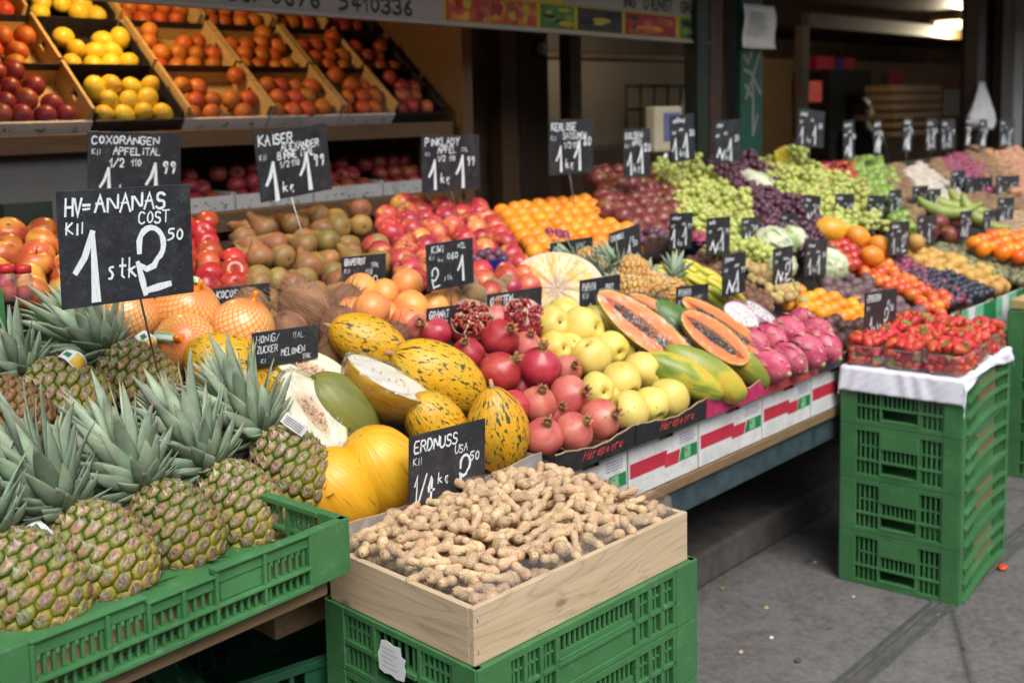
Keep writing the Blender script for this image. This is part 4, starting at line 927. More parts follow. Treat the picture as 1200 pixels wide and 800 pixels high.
ll = bpy.data.lights.new('added_strip_light', 'POINT'); ll.energy = 8; ll.color = (1, .86, .66); ll.shadow_soft_size = .1; lo = bpy.data.objects.new('added_strip_light', ll); COL.objects.link(lo); lo.location = (6.2, 4.6, 2.30)
# warm lamp over the fruit rack: its glow lies on the upper boxes
root = thing('pendant_lamp', 'warm lamp hanging over the back rack behind the banner', 'lamp', (1.9, 3.45, 2.30))
g = G(); g.surf(lambda u, v: V(((.02+.10*v)*math.cos(6.283*u), (.02+.10*v)*math.sin(6.283*u), .10-.10*v)), 24, 4); g.build('lamp_shade', M['green_paint'], root)
g = G(); g.ell((0, 0, .02), .03, 12, 8); g.build('bulb', emit('bulb_lit', (1, .75, .4), 14), root)
ld = bpy.data.lights.new('rack_light', 'POINT'); ld.energy = 13; ld.color = (1, .62, .26); ld.shadow_soft_size = .06
lo = bpy.data.objects.new('rack_light', ld); COL.objects.link(lo); lo.location = (1.9, 3.45, 2.24)

# shopkeeper in profile behind the counter
def person():
    base = atY(1008, 131, 4.75); bx, by = base.x, 4.75; zh = base.z
    root_v = [(0, 0, .93), (0, .01, 1.15), (0, .02, 1.36), (.0, .01, 1.47), (.012, 0, 1.56), (.0, .20, 1.42), (.02, .27, 1.14), (.20, .24, .98), (.0, -.20, 1.42), (.02, -.27, 1.14), (.20, -.24, .98), (0, .10, .88), (.02, .11, .48), (-.02, .11, .06), (.12, .11, .03), (0, -.10, .88), (.02, -.11, .48), (-.02, -.11, .06), (.12, -.11, .03)]
    ed = [(0, 1), (1, 2), (2, 3), (3, 4), (2, 5), (5, 6), (6, 7), (2, 8), (8, 9), (9, 10), (0, 11), (11, 12), (12, 13), (13, 14), (0, 15), (15, 16), (16, 17), (17, 18)]
    rad = [.15, .14, .15, .06, .06, .075, .05, .035, .075, .05, .035, .10, .065, .045, .04, .10, .065, .045, .04]
    me = bpy.data.meshes.new('person'); me.from_pydata(root_v, ed, []); me.materials.append(M['skin'])
    o = bpy.data.objects.new('tmp', me); COL.objects.link(o); sk = o.modifiers.new('s', 'SKIN'); sk.use_smooth_shade = True
    for i, r_ in enumerate(rad): me.skin_vertices[0].data[i].radius = (r_*(1.0), r_*(1.25 if i < 3 else 1)); me.skin_vertices[0].data[i].use_root = (i == 0)
    ss = o.modifiers.new('d', 'SUBSURF'); ss.levels = 1
    dg = bpy.context.evaluated_depsgraph_get(); bm = o.evaluated_get(dg).to_mesh()
    g = G(); g.add([v.co.copy() for v in bm.vertices], [tuple(p.vertices) for p in bm.polygons]); bpy.data.objects.remove(o)
    def head(u, v):
        a = 6.283*u; t = math.pi*v; x = .098*math.sin(t)*math.cos(a); y = .076*math.sin(t)*math.sin(a); z = -.118*math.cos(t)
        if x > 0: x *= 1.0+.12*math.exp(-((z+.085)/.03)**2); x += .035*math.exp(-(y/.014)**2-((z+.012)/.022)**2)+.008*math.exp(-((z-.03)/.015)**2)*math.exp(-(y/.05)**2)-.010*math.exp(-((z-.008)/.012)**2)*math.exp(-((abs(y)-.03)/.015)**2)+.008*math.exp(-((z+.05)/.010)**2)*math.exp(-(y/.025)**2)
        return V((x+.02, y, z+1.63))
    g.surf(head, 40, 28)
    for s in (-1, 1): g.ell((.015, s*.076, 1.625), (.02, .01, .032), 8, 6)
    off = V((bx, by, zh-1.63)); rz = Quaternion((0, 0, 1), D2R(-28))
    p = tag(g.build('person', M['skin'], None, off, rz), 'dark haired person in a black jacket standing in profile behind the apples', 'person')
    h = G()
    def hair(u, v):
        a = 6.283*u; t = math.pi*(.40+.60*v); k = 1.10; x = .098*math.sin(t)*math.cos(a)*k-.008; y = .076*math.sin(t)*math.sin(a)*k; z = -.118*math.cos(t)*1.09
        if x > .035: z = max(z, .062+.1*(x-.035)) if z < .075 else z
        return V((x+.02, y, z+1.635))
    h.surf(hair, 32, 14); h.build('hair', M['hair'], p)
    e = G()
    for s in (-1, 1): e.ell((.098, s*.030, 1.640), (.007, .010, .006), 8, 6)
    e.build('eyes', M['black'], p)
    j = G()
    pr = [(.185, .80), (.20, 1.0), (.195, 1.2), (.20, 1.34), (.17, 1.44), (.10, 1.50), (.075, 1.54)]
    def jk(u, v):
        r_, z = interp(pr, v); a = 6.283*u; return V((r_*.78*math.cos(a), r_*1.22*math.sin(a)*(1.12 if 1.2 < z < 1.42 else 1), z))
    j.surf(jk, 28, 24)
    for s in (-1, 1): j.tube([(0, s*.19, 1.43), (.01, s*.25, 1.30), (.02, s*.285, 1.13), (.10, s*.27, 1.05), (.19, s*.245, .985)], [.085, .08, .066, .06, .05], 12)
    j.build('jacket', M['jacket'], p)
    t = G()
    for s in (-1, 1): t.tube([(0, s*.09, .92), (.01, s*.105, .7), (.02, s*.11, .48), (0, s*.11, .2), (-.015, s*.11, .08)], [.125, .11, .085, .07, .066], 14)
    t.build('trousers', M['black'], p)
person()

# ------------------------------------------------------------------ front row: white cartons with trays on top
def carton(x0, x1, label, y=1.556, z0=.731, z1=.868, d=.40, stripes='italy'):
    root = thing('cardboard_carton', label, 'carton', (x0, y, z0), None, 'cartons along the stall front'); w = x1-x0; h = z1-z0
    g = G(); hx0, hx1 = .42*w, .64*w
    g.box((0, 0, 0), (w, .005, h-.026)); g.box((0, 0, h-.026), (hx0, .005, h)); g.box((hx1, 0, h-.026), (w, .005, h)); f = g.build('front_panel', M['card_white'], root, bevel=.001)
    g = G(); g.box((hx0, .014, h-.035), (hx1, .018, h)); g.build('handle_flap', M['card_kraft'], root)
    for x in (0, w-.004):
        g = G(); g.box((x, .0055, 0), (x+.004, d, h)); g.build('side_panel', M['card_kraft'], root)
    g = G(); g.box((.005, .0055, .001), (w-.005, d, .006)); g.build('bottom', M['card_kraft'], root)
    T = -.0008
    def sh(pts, mat, nm, k=0):
        g = G(); n_ = len(pts); dd = T-.0004*k; g.add([(a*w, -.0002, b*h) for a, b in pts]+[(a*w, dd, b*h) for a, b in pts], [tuple(range(n_, 2*n_))]+[(i, (i+1) % n_, n_+(i+1) % n_, n_+i) for i in range(n_)], 0, False); g.build(nm, mat, f)
    if stripes == 'italy':
        sh([(.02, .34), (.53, .34), (.53, .60), (.02, .60)], M['print_red'], 'red_band'); sh([(.50, .28), (.70, .28), (.73, .52), (.535, .52), (.535, .34), (.50, .34)], M['print_red'], 'red_band')
        sh([(.71, .29), (.985, .29), (.985, .53), (.75, .53)], M['print_green'], 'green_band'); sh([(.79, .31), (.88, .31), (.88, .51), (.79, .51)], M['print_mint'], 'emblem_square', 1); sh([(.80, .43), (.83, .43), (.83, .48), (.80, .48)], M['print_red'], 'emblem_mark', 2)
        g = G(); q = random.Random(int(x0*100)); I = Matrix(((1, 0, 0, 0), (0, 0, -1, -.0005), (0, 1, 0, 0), (0, 0, 0, 1)))
        for r in range(4):
            x = .72*w
            while x < .93*w: l = q.uniform(.004, .014); ribbon(g, [V((x, (.78-.05*r)*h)), V((x+l, (.78-.05*r)*h))], .0028, .0004, I); x += l+.004
        g.build('blue_print', M['print_blue'], f)
        g = G()
        for (a0, b0, a1, b1) in ((.05, .08, .33, .24), (.36, .66, .60, .78)):
            for p, q_ in (((a0, b0), (a1, b0)), ((a1, b0), (a1, b1)), ((a1, b1), (a0, b1)), ((a0, b1), (a0, b0))): ribbon(g, [V((p[0]*w, p[1]*h)), V((q_[0]*w, q_[1]*h))], .0016, .0003, I)
            for k in range(7): ribbon(g, [V(((a0+.02+k*(a1-a0)/8)*w, (b0+.05)*h)), V(((a0+.05+k*(a1-a0)/8)*w, (b1-.05)*h))], .0014, .0004, I)
        g.build('stamp_print', M['print_grey'], f)
    else:
        for k, (a, b, m_) in enumerate(((.0, .22, 'print_mint'), (.22, .60, 'print_green'), (.60, .80, 'print_mint'))): sh([(a, .5), (b, .45), (b, .99), (a, .99)], M[m_], 'green_patch')
        if stripes == 'red': sh([(.70, .2), (.98, .2), (.98, .6), (.70, .6)], M['print_red'], 'red_patch', 1)
    return root
def tray_front(x0, x1, mat, label, text=None, y=1.532, z0=.866, h=.050, sag=0.0, name='cardboard_tray', d=.42):
    root = thing(name, label, 'tray', (x0, y, z0), None, 'trays on top of the cartons'); w = x1-x0; g = G()
    N_ = 16; vs = []
    for i in range(N_+1):
        u = i/N_; zt = h*(1-.22*math.sin(math.pi*u)+.05*math.sin(9*u)+.03*math.sin(31*u+x0*9)); yy = -.004*math.sin(math.pi*u)
        vs += [(u*w, yy, 0), (u*w, yy+.005, 0), (u*w, yy-.006+.004, zt), (u*w, yy+.004, zt)]
    fs = []
    for i in range(N_):
        a = i*4; b = a+4; fs += [(a, b, b+2, a+2), (a+1, a+3, b+3, b+1), (a+2, b+2, b+3, a+3), (a, a+1, b+1, b)]
    g.add(vs, fs+[(0, 2, 3, 1), (N_*4, N_*4+1, N_*4+3, N_*4+2)], 0, False); f = g.build('front_flap', mat, root)
    e = G(); e.tube([(vs[i*4+2][0], vs[i*4+2][1]+.002, vs[i*4+2][2]+.0008) for i in range(N_+1)], .0024, 6); e.build('cut_edge', M['card_kraft'], f)
    for x in (.002, w-.006):
        g = G(); g.box((x, .006, -.0), (x+.004, d, h*.9)); g.build('side_flap', mat, root)
    g = G(); g.box((.006, .008, -.0), (w-.006, d, .004)); g.build('bottom', M['card_kraft'], root)
    if text:
        g = G(); letters(g, text, w*.30, h*.34, h*.40, Matrix(((1, 0, 0, 0), (0, 0, -1, -.0062), (0, 1, 0, 0), (0, 0, 0, 1))), .13, .66, .55, .5); g.build('red_lettering', M['letter_red'], f)
    return root
XB = [1.795, 2.088, 2.392, 2.712, 2.995, 3.29]
for k, wh in enumerate(('under the pomegranates', 'under the quinces', 'under the whole papayas', 'under the nearest dragon fruits', 'under the furthest dragon fruits')):
    carton(XB[k]+.003, XB[k+1]-.003, f'white fruit carton with red and green bands {wh}')
tray_front(XB[0], XB[1]-.004, M['card_black'], 'black cardboard tray with red lettering holding pomegranates', 'Harapogru')
tray_front(XB[1], XB[2]-.004, M['card_black'], 'black cardboard tray with red lettering holding yellow quinces', 'Harapogru')
tray_front(XB[2], XB[3]-.004, M['card_pink'], 'bright pink cardboard tray holding the whole papayas')
tray_front(XB[3], XB[4]-.004, M['card_red'], 'faded red cardboard tray below the nearest dragon fruits')
tray_front(XB[4], XB[5]-.004, M['card_black'], 'dark printed cardboard tray below the furthest dragon fruits')
for k, (x0, x1, st, wh) in enumerate(((3.29, 3.62, 'italy', 'behind the strawberry table, next to the dragon fruit'), (3.62, 3.95, 'italy', 'behind the strawberry table, below the mangosteens'), (3.95, 4.30, 'green', 'with mint and green patches below the passion fruit'), (4.30, 4.66, 'green', 'with green patches below the dark plums'),
                                   (4.66, 5.05, 'red', 'with green and red patches at the far corner'), (5.05, 5.5, 'green', 'beyond the far corner post'), (5.5, 6.0, 'green', 'furthest along the stall front'))):
    carton(x0+.003, x1-.003, f'white carton {wh}', stripes=st, z1=.875)
M['grey_film'] = clear('grey_film', (.8, .8, .78), gl=.3, haze=.30, bump=(12, .3, .01), rough=.15)
tray_front(1.20, 1.78, M['grey_film'], 'greyish clear tray edge with red letters under the yellow melons', 'oglu', y=1.558, z0=.868, h=.052, name='plastic_tray')

# peanut stand: a wooden tray of peanuts on two green crates
PX, PY, PZ = 1.166, 1.164, .814; PA = D2R(-2.0); PQ = Quaternion((0, 0, 1), PA)
crate('plastic_crate', 'green slotted crate directly under the wooden peanut tray', (PX-.004, PY-.008, PZ-.118), PA, .575, .385, .113, 'peanut_long', 'peanut_short', M['crate_green'], 'green crates under the peanuts')
crate('plastic_crate', 'lower green slotted crate of the pair under the peanut tray', (PX-.004, PY-.008, PZ-.236), PA, .575, .385, .1165, 'peanut_long', 'peanut_short', M['crate_green'], 'green crates under the peanuts')
crate('plastic_crate', 'third green crate down below the peanut tray', (PX-.004, PY-.008, PZ-.354), PA, .575, .385, .1165, 'peanut_long', 'peanut_short', M['crate_green'], 'green crates under the peanuts')
crate('plastic_crate', 'fourth green crate down below the peanut tray', (PX-.004, PY-.008, PZ-.472), PA, .575, .385, .1165, 'peanut_long', 'peanut_short', M['crate_green'], 'green crates under the peanuts')
crate('plastic_crate', 'bottom green crate standing on the pavement below the peanuts', (PX-.004, PY-.008, GZ+.002), PA, .575, .385, PZ-.475-GZ, 'peanut_long', 'peanut_short', M['crate_green'], 'green crates under the peanuts')
root = thing('wooden_tray', 'pale pine tray heaped with peanuts', 'tray', (PX, PY, PZ-.004), PQ); w, d, h = .555, .367, .093
for nm, a, b in (('long_board', (0, 0, 0), (w, .011, h)), ('long_board', (0, d-.011, 0), (w, d, h)), ('short_board', (-.0005, .0112, .0005), (.011, d-.0112, h-.0008)), ('short_board', (w-.011, .0112, .0005), (w+.0005, d-.0112, h-.0008))):
    g = G(); c = (V(a)+V(b))/2
    if nm[0] == 'l': g.box(V(a)-c, V(b)-c); o = g.build(nm, M['pinewood'], root, c, bevel=.001)
    else:
        L = (b[1]-a[1])/2; t = (b[0]-a[0])/2; H = (b[2]-a[2])/2; g.box((-L, -t, -H), (L, t, H)); o = g.build(nm, M['pinewood'], root, c, Quaternion((0, 0, 1), math.pi/2), bevel=.001)
    if nm == 'long_board' and a[1] == 0:
        g = G(); [g.tube([(-w/2+.008, -.0062, z), (-w/2+.008, -.0062, z+.010)], .0008, 5) for z in (-.028, .022)]; g.build('staples', M['steel'], o)
g = G(); g.box((.0115, .0115, 0), (w-.0115, d-.0115, .005)); g.build('bottom_board', M['oldwood'], root)
g = G(); zt = h+.030
def shf(u, v):      # clear liner standing up around the heap
    per = [(.014, .014), (w-.014, .014), (w-.014, d-.014), (.014, d-.014)]; x = u*4; i = int(x) % 4; f = x-int(x); a, b = per[i], per[(i+1) % 4]
    sc2 = .010*math.sin(37*u)*v+.006*math.sin(91*u)*v; top = zt+.004*math.sin(53*u)+(.018 if i == 2 else 0)*math.sin(math.pi*f)
    cx, cy = a[0]*(1-f)+b[0]*f, a[1]*(1-f)+b[1]*f; k = 1-.035*v+sc2*.3
    return V((w/2+(cx-w/2)*k, d/2+(cy-d/2)*k, .03+(top-.03)*v))
g.surf(shf, 160, 6); o = g.build('clear_liner', M['sheet'], root)
def peanut(seed):
    q = random.Random(seed); g = G(); L = q.uniform(.040, .052); r = .0098*q.uniform(.92, 1.12); wst = q.uniform(.50, .78); asym = q.uniform(.8, 1.05); bend = q.uniform(-.15, .15); one = seed == 5
    if one: L = .028; wst = 1.0
    def prof(v):
        t = .03+v*(math.pi-.06); z = -math.cos(t)*L/2; x = r*math.sin(t)**.62*(1-(1-wst)*math.exp(-(z/(L*.17))**2))*(asym if z > 0 else 1); return x, z
    def warp(p, a, v): k = 1+.035*math.sin(10*a)+.022*math.sin(26*v); return V((p.x*k+bend*p.z*p.z*22, p.y*k, p.z))
    lathe(g, prof, 24, 26, 0, warp); return g.mesh('peanut', [M['peanut']])
PN = variants(peanut, 6)
def mound(x, y): return h-.014+.040*max(0, 1-((x-w*.56)/(w*.60))**2)*max(0, 1-((y-d*.62)/(d*.72))**2)+.012*min(1, y/d)
pts = []; tries = 0; q = random.Random(5)
while len(pts) < 300 and tries < 60000:
    tries += 1; x, y = q.uniform(.026, w-.026), q.uniform(.026, d-.026)
    if all((x-a)**2+(y-b)**2 > .0222**2 for a, b in pts): pts.append((x, y))
def pplace(x, y, z):
    a = q.uniform(0, 6.28); el = q.gauss(0, .30); return V((PX, PY, PZ-.004))+PQ @ V((x, y, z)), PQ @ qz((math.cos(a)*math.cos(el), math.sin(a)*math.cos(el), math.sin(el)), q.uniform(0, 6.28))
for x, y in pts:
    p, qq = pplace(x, y, mound(x, y)+q.uniform(-.004, .009)); o = put(q.choice(PN), 'peanut', None, p, qq, q.uniform(.98, 1.16)); tag(o, 'whole peanut in its tan shell in the heaped wooden tray', 'peanut', 'peanuts heaped in the wooden tray')
g = G()
for k in range(420):
    x, y = q.uniform(.026, w-.026), q.uniform(.026, d-.026); p, qq = pplace(x, y, mound(x, y)-.019-q.uniform(0, .012)); me = PN[k % 6]
    g.add([p+qq @ (v.co*1.05) for v in me.vertices], [tuple(f.vertices) for f in me.polygons])
o = tag(g.build('peanut_heap', M['peanut']), 'mass of tan peanuts filling the tray beneath the top layer', 'peanuts'); kind(o, 'stuff')
# torn label on the crate
g = G(); q2 = random.Random(8); ol = [(-.034, -.026), (-.020, -.030), (-.004, -.027), (.010, -.031), (.030, -.028), (.034, -.012), (.031, -.002), (.035, .010), (.024, .012), (.022, .027), (.004, .025), (-.012, .029), (-.026, .026), (-.030, .012), (-.036, .002)]
g.add([(x, 0, z) for x, z in ol]+[(x, -.0008, z) for x, z in ol], [tuple(range(14, -1, -1)), tuple(range(15, 30))]+[(i, (i+1) % 15, 15+(i+1) % 15, 15+i) for i in range(15)], 0, False)
p = V((PX, PY, PZ))+PQ @ V((-.0125, .185, -.050)); o = g.build('torn_label', M['paper'], None, p, PQ @ Quaternion((0, 0, 1), -math.pi/2)); tag(o, 'torn white paper label stuck on the end of the top peanut crate', 'label')
g = G(); [ribbon(g, [V((-.024+.003*(k % 2), -.016+.008*k)), V((.016-.006*(k % 3), -.016+.008*k))], .0016, .001, Matrix(((1, 0, 0, 0), (0, 0, -1, -.0006), (0, 1, 0, 0), (0, 0, 0, 1)))) for k in range(5)]; g.build('printed_lines', M['print_grey'], o)

# pineapple crate
CA = D2R(2.5); w, d, h = .62, .40, .092; cr = V((1.122, 1.405, .912)); cq = Quaternion((0, 0, 1), CA); loc = cr-cq @ V((w, 0, 0))
crate('plastic_crate', 'long low green slotted crate holding the front pineapples', loc, CA, w, d, h, 'pine_long', 'peanut_short', M['crate_green'])
g = G(); g.box((.0, .02, -.034), (w-.03, d, -.006)); tag(g.build('support_plank', M['oldwood'], None, loc, cq, bevel=.002), 'rough wooden plank under the pineapple crate', 'plank')
g = G()
for k in range(3): g.box((.015, .016+.006*k, .014), (w-.015, .020+.006*k, .052-.008*k))
tag(g.build('folded_cardboard', M['card_kraft'], None, loc, cq), 'brown folded cardboard lining the pineapple crate', 'cardboard')
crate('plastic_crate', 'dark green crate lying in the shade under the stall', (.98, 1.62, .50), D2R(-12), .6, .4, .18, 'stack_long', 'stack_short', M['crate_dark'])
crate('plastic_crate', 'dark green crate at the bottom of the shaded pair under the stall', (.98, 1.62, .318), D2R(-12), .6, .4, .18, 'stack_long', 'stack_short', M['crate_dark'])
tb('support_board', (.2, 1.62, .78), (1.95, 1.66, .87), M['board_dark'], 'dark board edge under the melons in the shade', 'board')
tb('cardboard_scrap', (1.15, 1.66, .70), (1.5, 1.95, .775), M['oldwood'], 'brown wooden block in the shade beside the peanut crates', 'block', .004)
tb('trestle_leg', (.55, 1.75, GZ), (.62, 1.82, .86), M['oldwood'], 'shaded wooden trestle leg under the pineapple crate', 'trestle')

# right-hand stack of crates with strawberries
KS = .882; SX, SY, SA = 3.5886*KS, 1.3326*KS, D2R(5.4); SH = .1878*KS; SQ = Quaternion((0, 0, 1), SA); CW, CD = .60*KS, .40*KS
for k, wd in enumerate(('bottom', 'second', 'third', 'top')):
    crate('plastic_crate', f'green crate with hand slots, {wd}{" one from the ground" if k in (1, 2) else ""} in the strawberry stack', (SX, SY, GZ+.001+k*SH), SA, CW, CD, SH-.0015, 'stack_long', 'stack_short', M['crate_green'], 'green crates under the strawberries', plate=M['oldwood'])
ST = GZ+4*SH+.002
def SP(x, y, z): return V((SX, SY, ST))+SQ @ V((x, y, z))
g = G()
# a sheet: flat top, hanging lip on the near and left sides, crumpled
def sheet(u, v):
    s = -.078+u*(CW+.105); t = -.050+v*(CD+.070); x, y, z = s, t, .005
    wr = .0022*math.sin(23*u+9*math.sin(7*v))+.0016*math.sin(43*v+8*u+3*math.sin(11*u))+.0008*math.sin(150*u+70*v)
    if s < -.006: z -= (-.006-s)*.97; x = -.006-(-.006-s)*.10+wr*.8
    if t < -.006: z -= (-.006-t)*.97*(.6+.4*math.sin(6*u+2)); y = -.006-(-.006-t)*.12+wr*.8
    if t > CD+.002: z -= (t-CD-.002)*.95; y = CD+.004
    if s > CW+.004: z -= (s-CW-.004)*.9; x = CW+.006
    return V((x, y, z+(wr*.35+.0012 if s > 0 and t > 0 else 0)))
g.surf(sheet, 90, 70, 0, closed=False); o = g.build('paper_cloth', M['cloth'], None, (SX, SY, ST), SQ); tag(o, 'crumpled pale lilac paper sheet over the strawberry crates', 'cloth'); sd = o.modifiers.new('s', 'SOLIDIFY'); sd.thickness = .001; sd.offset = 1
def strawberry(seed):
    q = random.Random(seed); g = G(); r = .0172*q.uniform(.9, 1.1); L = r*q.uniform(2.0, 2.5); pts_ = [(0.02, 0), (.30, .06), (.55, .2), (.80, .42), (.98, .68), (1.0, .84), (.86, .96), (.5, 1.0), (.05, .98)]
    def prof(v): a, b = interp(pts_, v); return a*r, b*L-L*.55
    lathe(g, prof, 14, 14, 0, lambda p, a, v: V((p.x*(1+.07*math.cos(2*a+seed)), p.y, p.z)))
    for k in range(7):
        a = 6.283*k/7+q.uniform(-.2, .2); c, s = math.cos(a), math.sin(a); z = L*.44
        g.add([(0, 0, z+.001), (c*r*.45-s*r*.22, s*r*.45+c*r*.22, z+.0012), (c*r*q.uniform(.8, 1.1), s*r*q.uniform(.8, 1.1), z+.003+q.uniform(-.003, .003)), (c*r*.45+s*r*.22, s*r*.45-c*r*.22, z+.0012)], [(0, 3, 2, 1)], 1, True)
    return g.mesh('strawberry', [M['strawberry'], M['calyx_green']])
SB = variants(strawberry, 5)
PW, PD, PH = .168, .113, .064
def punnet_mesh():
    g = G(); z0 = .0; prof_ = [(.90, z0), (.97, PH*.35), (1.0, PH), (1.05, PH+.001), (1.05, PH-.004)]
    def rr(u, v):
        k, z = interp(prof_, v); a = 6.283*u; n_ = 5; ca, sa = math.cos(a), math.sin(a); e = (abs(ca)**n_+abs(sa)**n_)**(-1/n_)
        return V((PW/2*k*ca*e, PD/2*k*sa*e, z))
    g.surf(rr, 48, 8); g.add([(-PW*.44, -PD*.44, .0012), (PW*.44, -PD*.44, .0012), (PW*.44, PD*.44, .0012), (-PW*.44, PD*.44, .0012)], [(0, 1, 2, 3)], 0, False); return g.mesh('punnet', [M['clear']])
PM = punnet_mesh(); q = random.Random(3)
# (x along the stack, y) of each punnet, turned across the stack
spots = [(x, y, f'{c} punnet of the {r} row on') for x, r in ((.090, 'front'), (.265, 'middle'), (.440, 'back')) for y, c in ((.060, 'near'), (.178, 'central'), (.296, 'stall-side'))]
for k, (x, y, wh) in enumerate(spots):
    qq = SQ @ Quaternion((0, 0, 1), q.uniform(-.03, .03)); dz = .007
    pn_ = put(PM, 'punnet', None, SP(x, y, dz), qq); tag(pn_, f'clear plastic strawberry punnet, the {wh} the paper sheet', 'punnet', 'strawberry punnets on the paper sheet')
    for (a, b, l) in [(a, b, l) for l in range(3) for a in range(5) for b in range(4)]:
        if l < 2 and not ((a == 0 and k < 3) or (b == 0 and k % 3 == 0)): continue
        ux, uy = (a-2)*.0315+q.uniform(-.005, .005), (b-1.5)*.0255+q.uniform(-.005, .005); uz = .019+l*.0245+q.uniform(-.004, .005)
        if l == 2: ux *= .93; uy *= .93; uz += .005*(1-(ux/.09)**2)+q.uniform(0, .007)
        if l < 2: ux *= .92; uy *= .92
        ax = V((q.gauss(0, 1), q.gauss(0, 1), q.gauss(0, .6)))
        o = put(q.choice(SB), 'strawberry', None, SP(x, y, dz)+qq @ V((ux, uy, uz)), qz(ax, q.uniform(0, 6)), q.uniform(.9, 1.12))
        tag(o, f'ripe strawberry in the {wh} the sheet', 'strawberry', f'strawberries in the {wh} the sheet')
g = G(); p = atY(1003, 408, 1.545); g.box((-.010, 0, -.02), (-.004, .02, .03)); g.box((-.010, 0, -.02), (.022, .02, -.013)); 
tag(g.build('yellow_bracket', M['label_yellow'], None, p), 'small yellow corner clip beside the strawberries', 'clip')
# crates beyond at the picture's edge
p = atY(1193, 520, 1.42)
for k in range(4): crate('plastic_crate', f'green crate at the far corner of the stall, {("bottom", "second", "third", "top")[k]} in its stack', (p.x+.06, 1.08, GZ+.001+k*.163), D2R(4), .6, .4, .162, 'stack_long', 'stack_short', M['crate_green'], 'far stack of green crates')
tb('wooden_board', (p.x+.05, 1.07, GZ+.655), (p.x+.65, 1.48, GZ+.692), M['boxwood'], 'pale wooden board lying on the far stack of green crates', 'board', .004)
# litter
for (px, py, mt, lb, sz) in ((1175, 667, 'strawberry', 'squashed red berry lying by the drain', .022), (898, 713, 'peanut', 'small pale crumb alone on the bare pavement', .009), (1000, 700, 'pith', 'cream crumb near the foot of the strawberry crates', .007), (904, 748, 'paper', 'tiny scrap of white paper on the pavement', .008), (1100, 722, 'quince', 'yellowish crumb on the drain edge', .008), (846, 690, 'calyx_green', 'green leaf shred close to the dark kerb', .010), (955, 660, 'card_kraft', 'brown card scrap left of the strawberry crates', .010), (1130, 760, 'darkend', 'dark speck on the paving beyond the drain', .008), (935, 775, 'darkend', 'flattened dark spot near the bottom of the paving', .012), (868, 765, 'peanut', 'pale shell fragment near the peanut crates', .009)):
    g = G(); q2 = random.Random(px); g.ell((0, 0, 0), (sz, sz*.7, sz*.35), 10, 6); g.ell((sz*.8, sz*.3, 0), (sz*.5, sz*.4, sz*.25), 8, 5); pt = atZ(px, py, GZ); tag(g.build('litter_scrap', M[mt], None, (pt.x, pt.y, GZ+sz*.3+.001)), lb, 'litter')

# ------------------------------------------------------------------ fruit: pineapples
def axq(a, spin=0): return qz(a, spin)
def pine_axis(az, el): a, e = D2R(az), D2R(el); return V((math.cos(a)*math.cos(e), math.sin(a)*math.cos(e), math.sin(e)))
PG = 'pineapples at the near end of the stall'
# body centre in the photo, lift over the display, axis, size, label
PI = [((38, 690), -.005, (112, 44), 1.02, 0, 'pineapple at the left end of the crate, cut by the picture edge'),
      ((122, 655), .0, (111, 44), 1.02, 0, 'yellow-streaked pineapple second from the left end of the green crate'),
      ((208, 622), .0, (109, 45), .96, 0, 'pineapple in the middle of the crate row between a yellow one and a greener one'),
      ((283, 598), .0, (107, 46), .98, 0, 'pineapple fourth along the crate, its crown pointing at the cut melon'),
      ((345, 553), .012, (107, 42), .98, 0, 'greenish pineapple at the melon end of the crate, resting highest in its row'),
      ((80, 466), -.01, (128, 30), 1.0, 0, 'pineapple of the back row with a printed yellow tag on its shoulder'),
      ((165, 446), .0, (118, 38), .98, 0, 'pineapple of the back row directly below the big price sign wire'),
      ((8, 488), -.02, (125, 28), 1.0, 2, 'brown ripe pineapple of the back row at the picture edge')]
PR = []
for k, ((px, py), lf, (az, el), scl, pal, lb) in enumerate(PI):
    ax = pine_axis(az, el); c = bed(px, py, lf)
    r_ = pineapple('pineapple', lb, 'pineapple', PG, seed=k+1, pal=pal)
    r_.location = c-ax*.085*scl; r_.rotation_mode = 'QUATERNION'; r_.rotation_quaternion = axq(ax, k*1.3); scl *= 1.05; r_.scale = (scl,)*3; PR.append((r_, c, ax))
# printed tags on the crowns
for (px, py, w, h, rx, cv, lf, lb) in ((86, 418, .070, .030, -.62, 2.4, .085, 'curled yellow and white paper tag on the shoulder of the back pineapple'), (172, 398, .05, .035, -.9, 1.6, .07, 'yellow paper tag hanging beside the big sign wire'), (206, 572, .055, .022, .2, 2.6, .06, 'white and blue tag between the crowns of the third and fourth front pineapples'), (48, 625, .06, .028, -1.0, 2.4, .055, 'yellow and white tag tucked under the crown at the left end')):
    g = G(); qq = Matrix((rt, up, -fw)).transposed().to_quaternion() @ Quaternion((0, 0, 1), rx) @ Quaternion((1, 0, 0), -.75)
    def tg_(u, v, e=0.0): t = (u-.5)*cv; return V((w/cv*math.sin(t)*1.0, (v-.5)*h*(1-.25*abs(2*u-1)**4), -w/cv*(1-math.cos(t))*1.2+.004*math.sin(7*u+3*v)+e))
    g.surf(tg_, 20, 6, 0, closed=False); tg = g.build('paper_tag', M['paper'], None, bed(px, py, lf), qq); tag(tg, lb, 'tag'); sd = tg.modifiers.new('s', 'SOLIDIFY'); sd.thickness = .0004
    g = G(); g.surf(lambda u, v: tg_(.50+u*.44, .12+v*.76, .0008), 12, 3, 0, closed=False); g.build('yellow_print', M['label_yellow'], tg)
    g = G(); g.surf(lambda u, v: tg_(.18+u*.22, .3+v*.4, .0008), 6, 3, 0, closed=False); g.build('blue_print', M['print_blue'] if px > 180 else M['print_green'], tg)

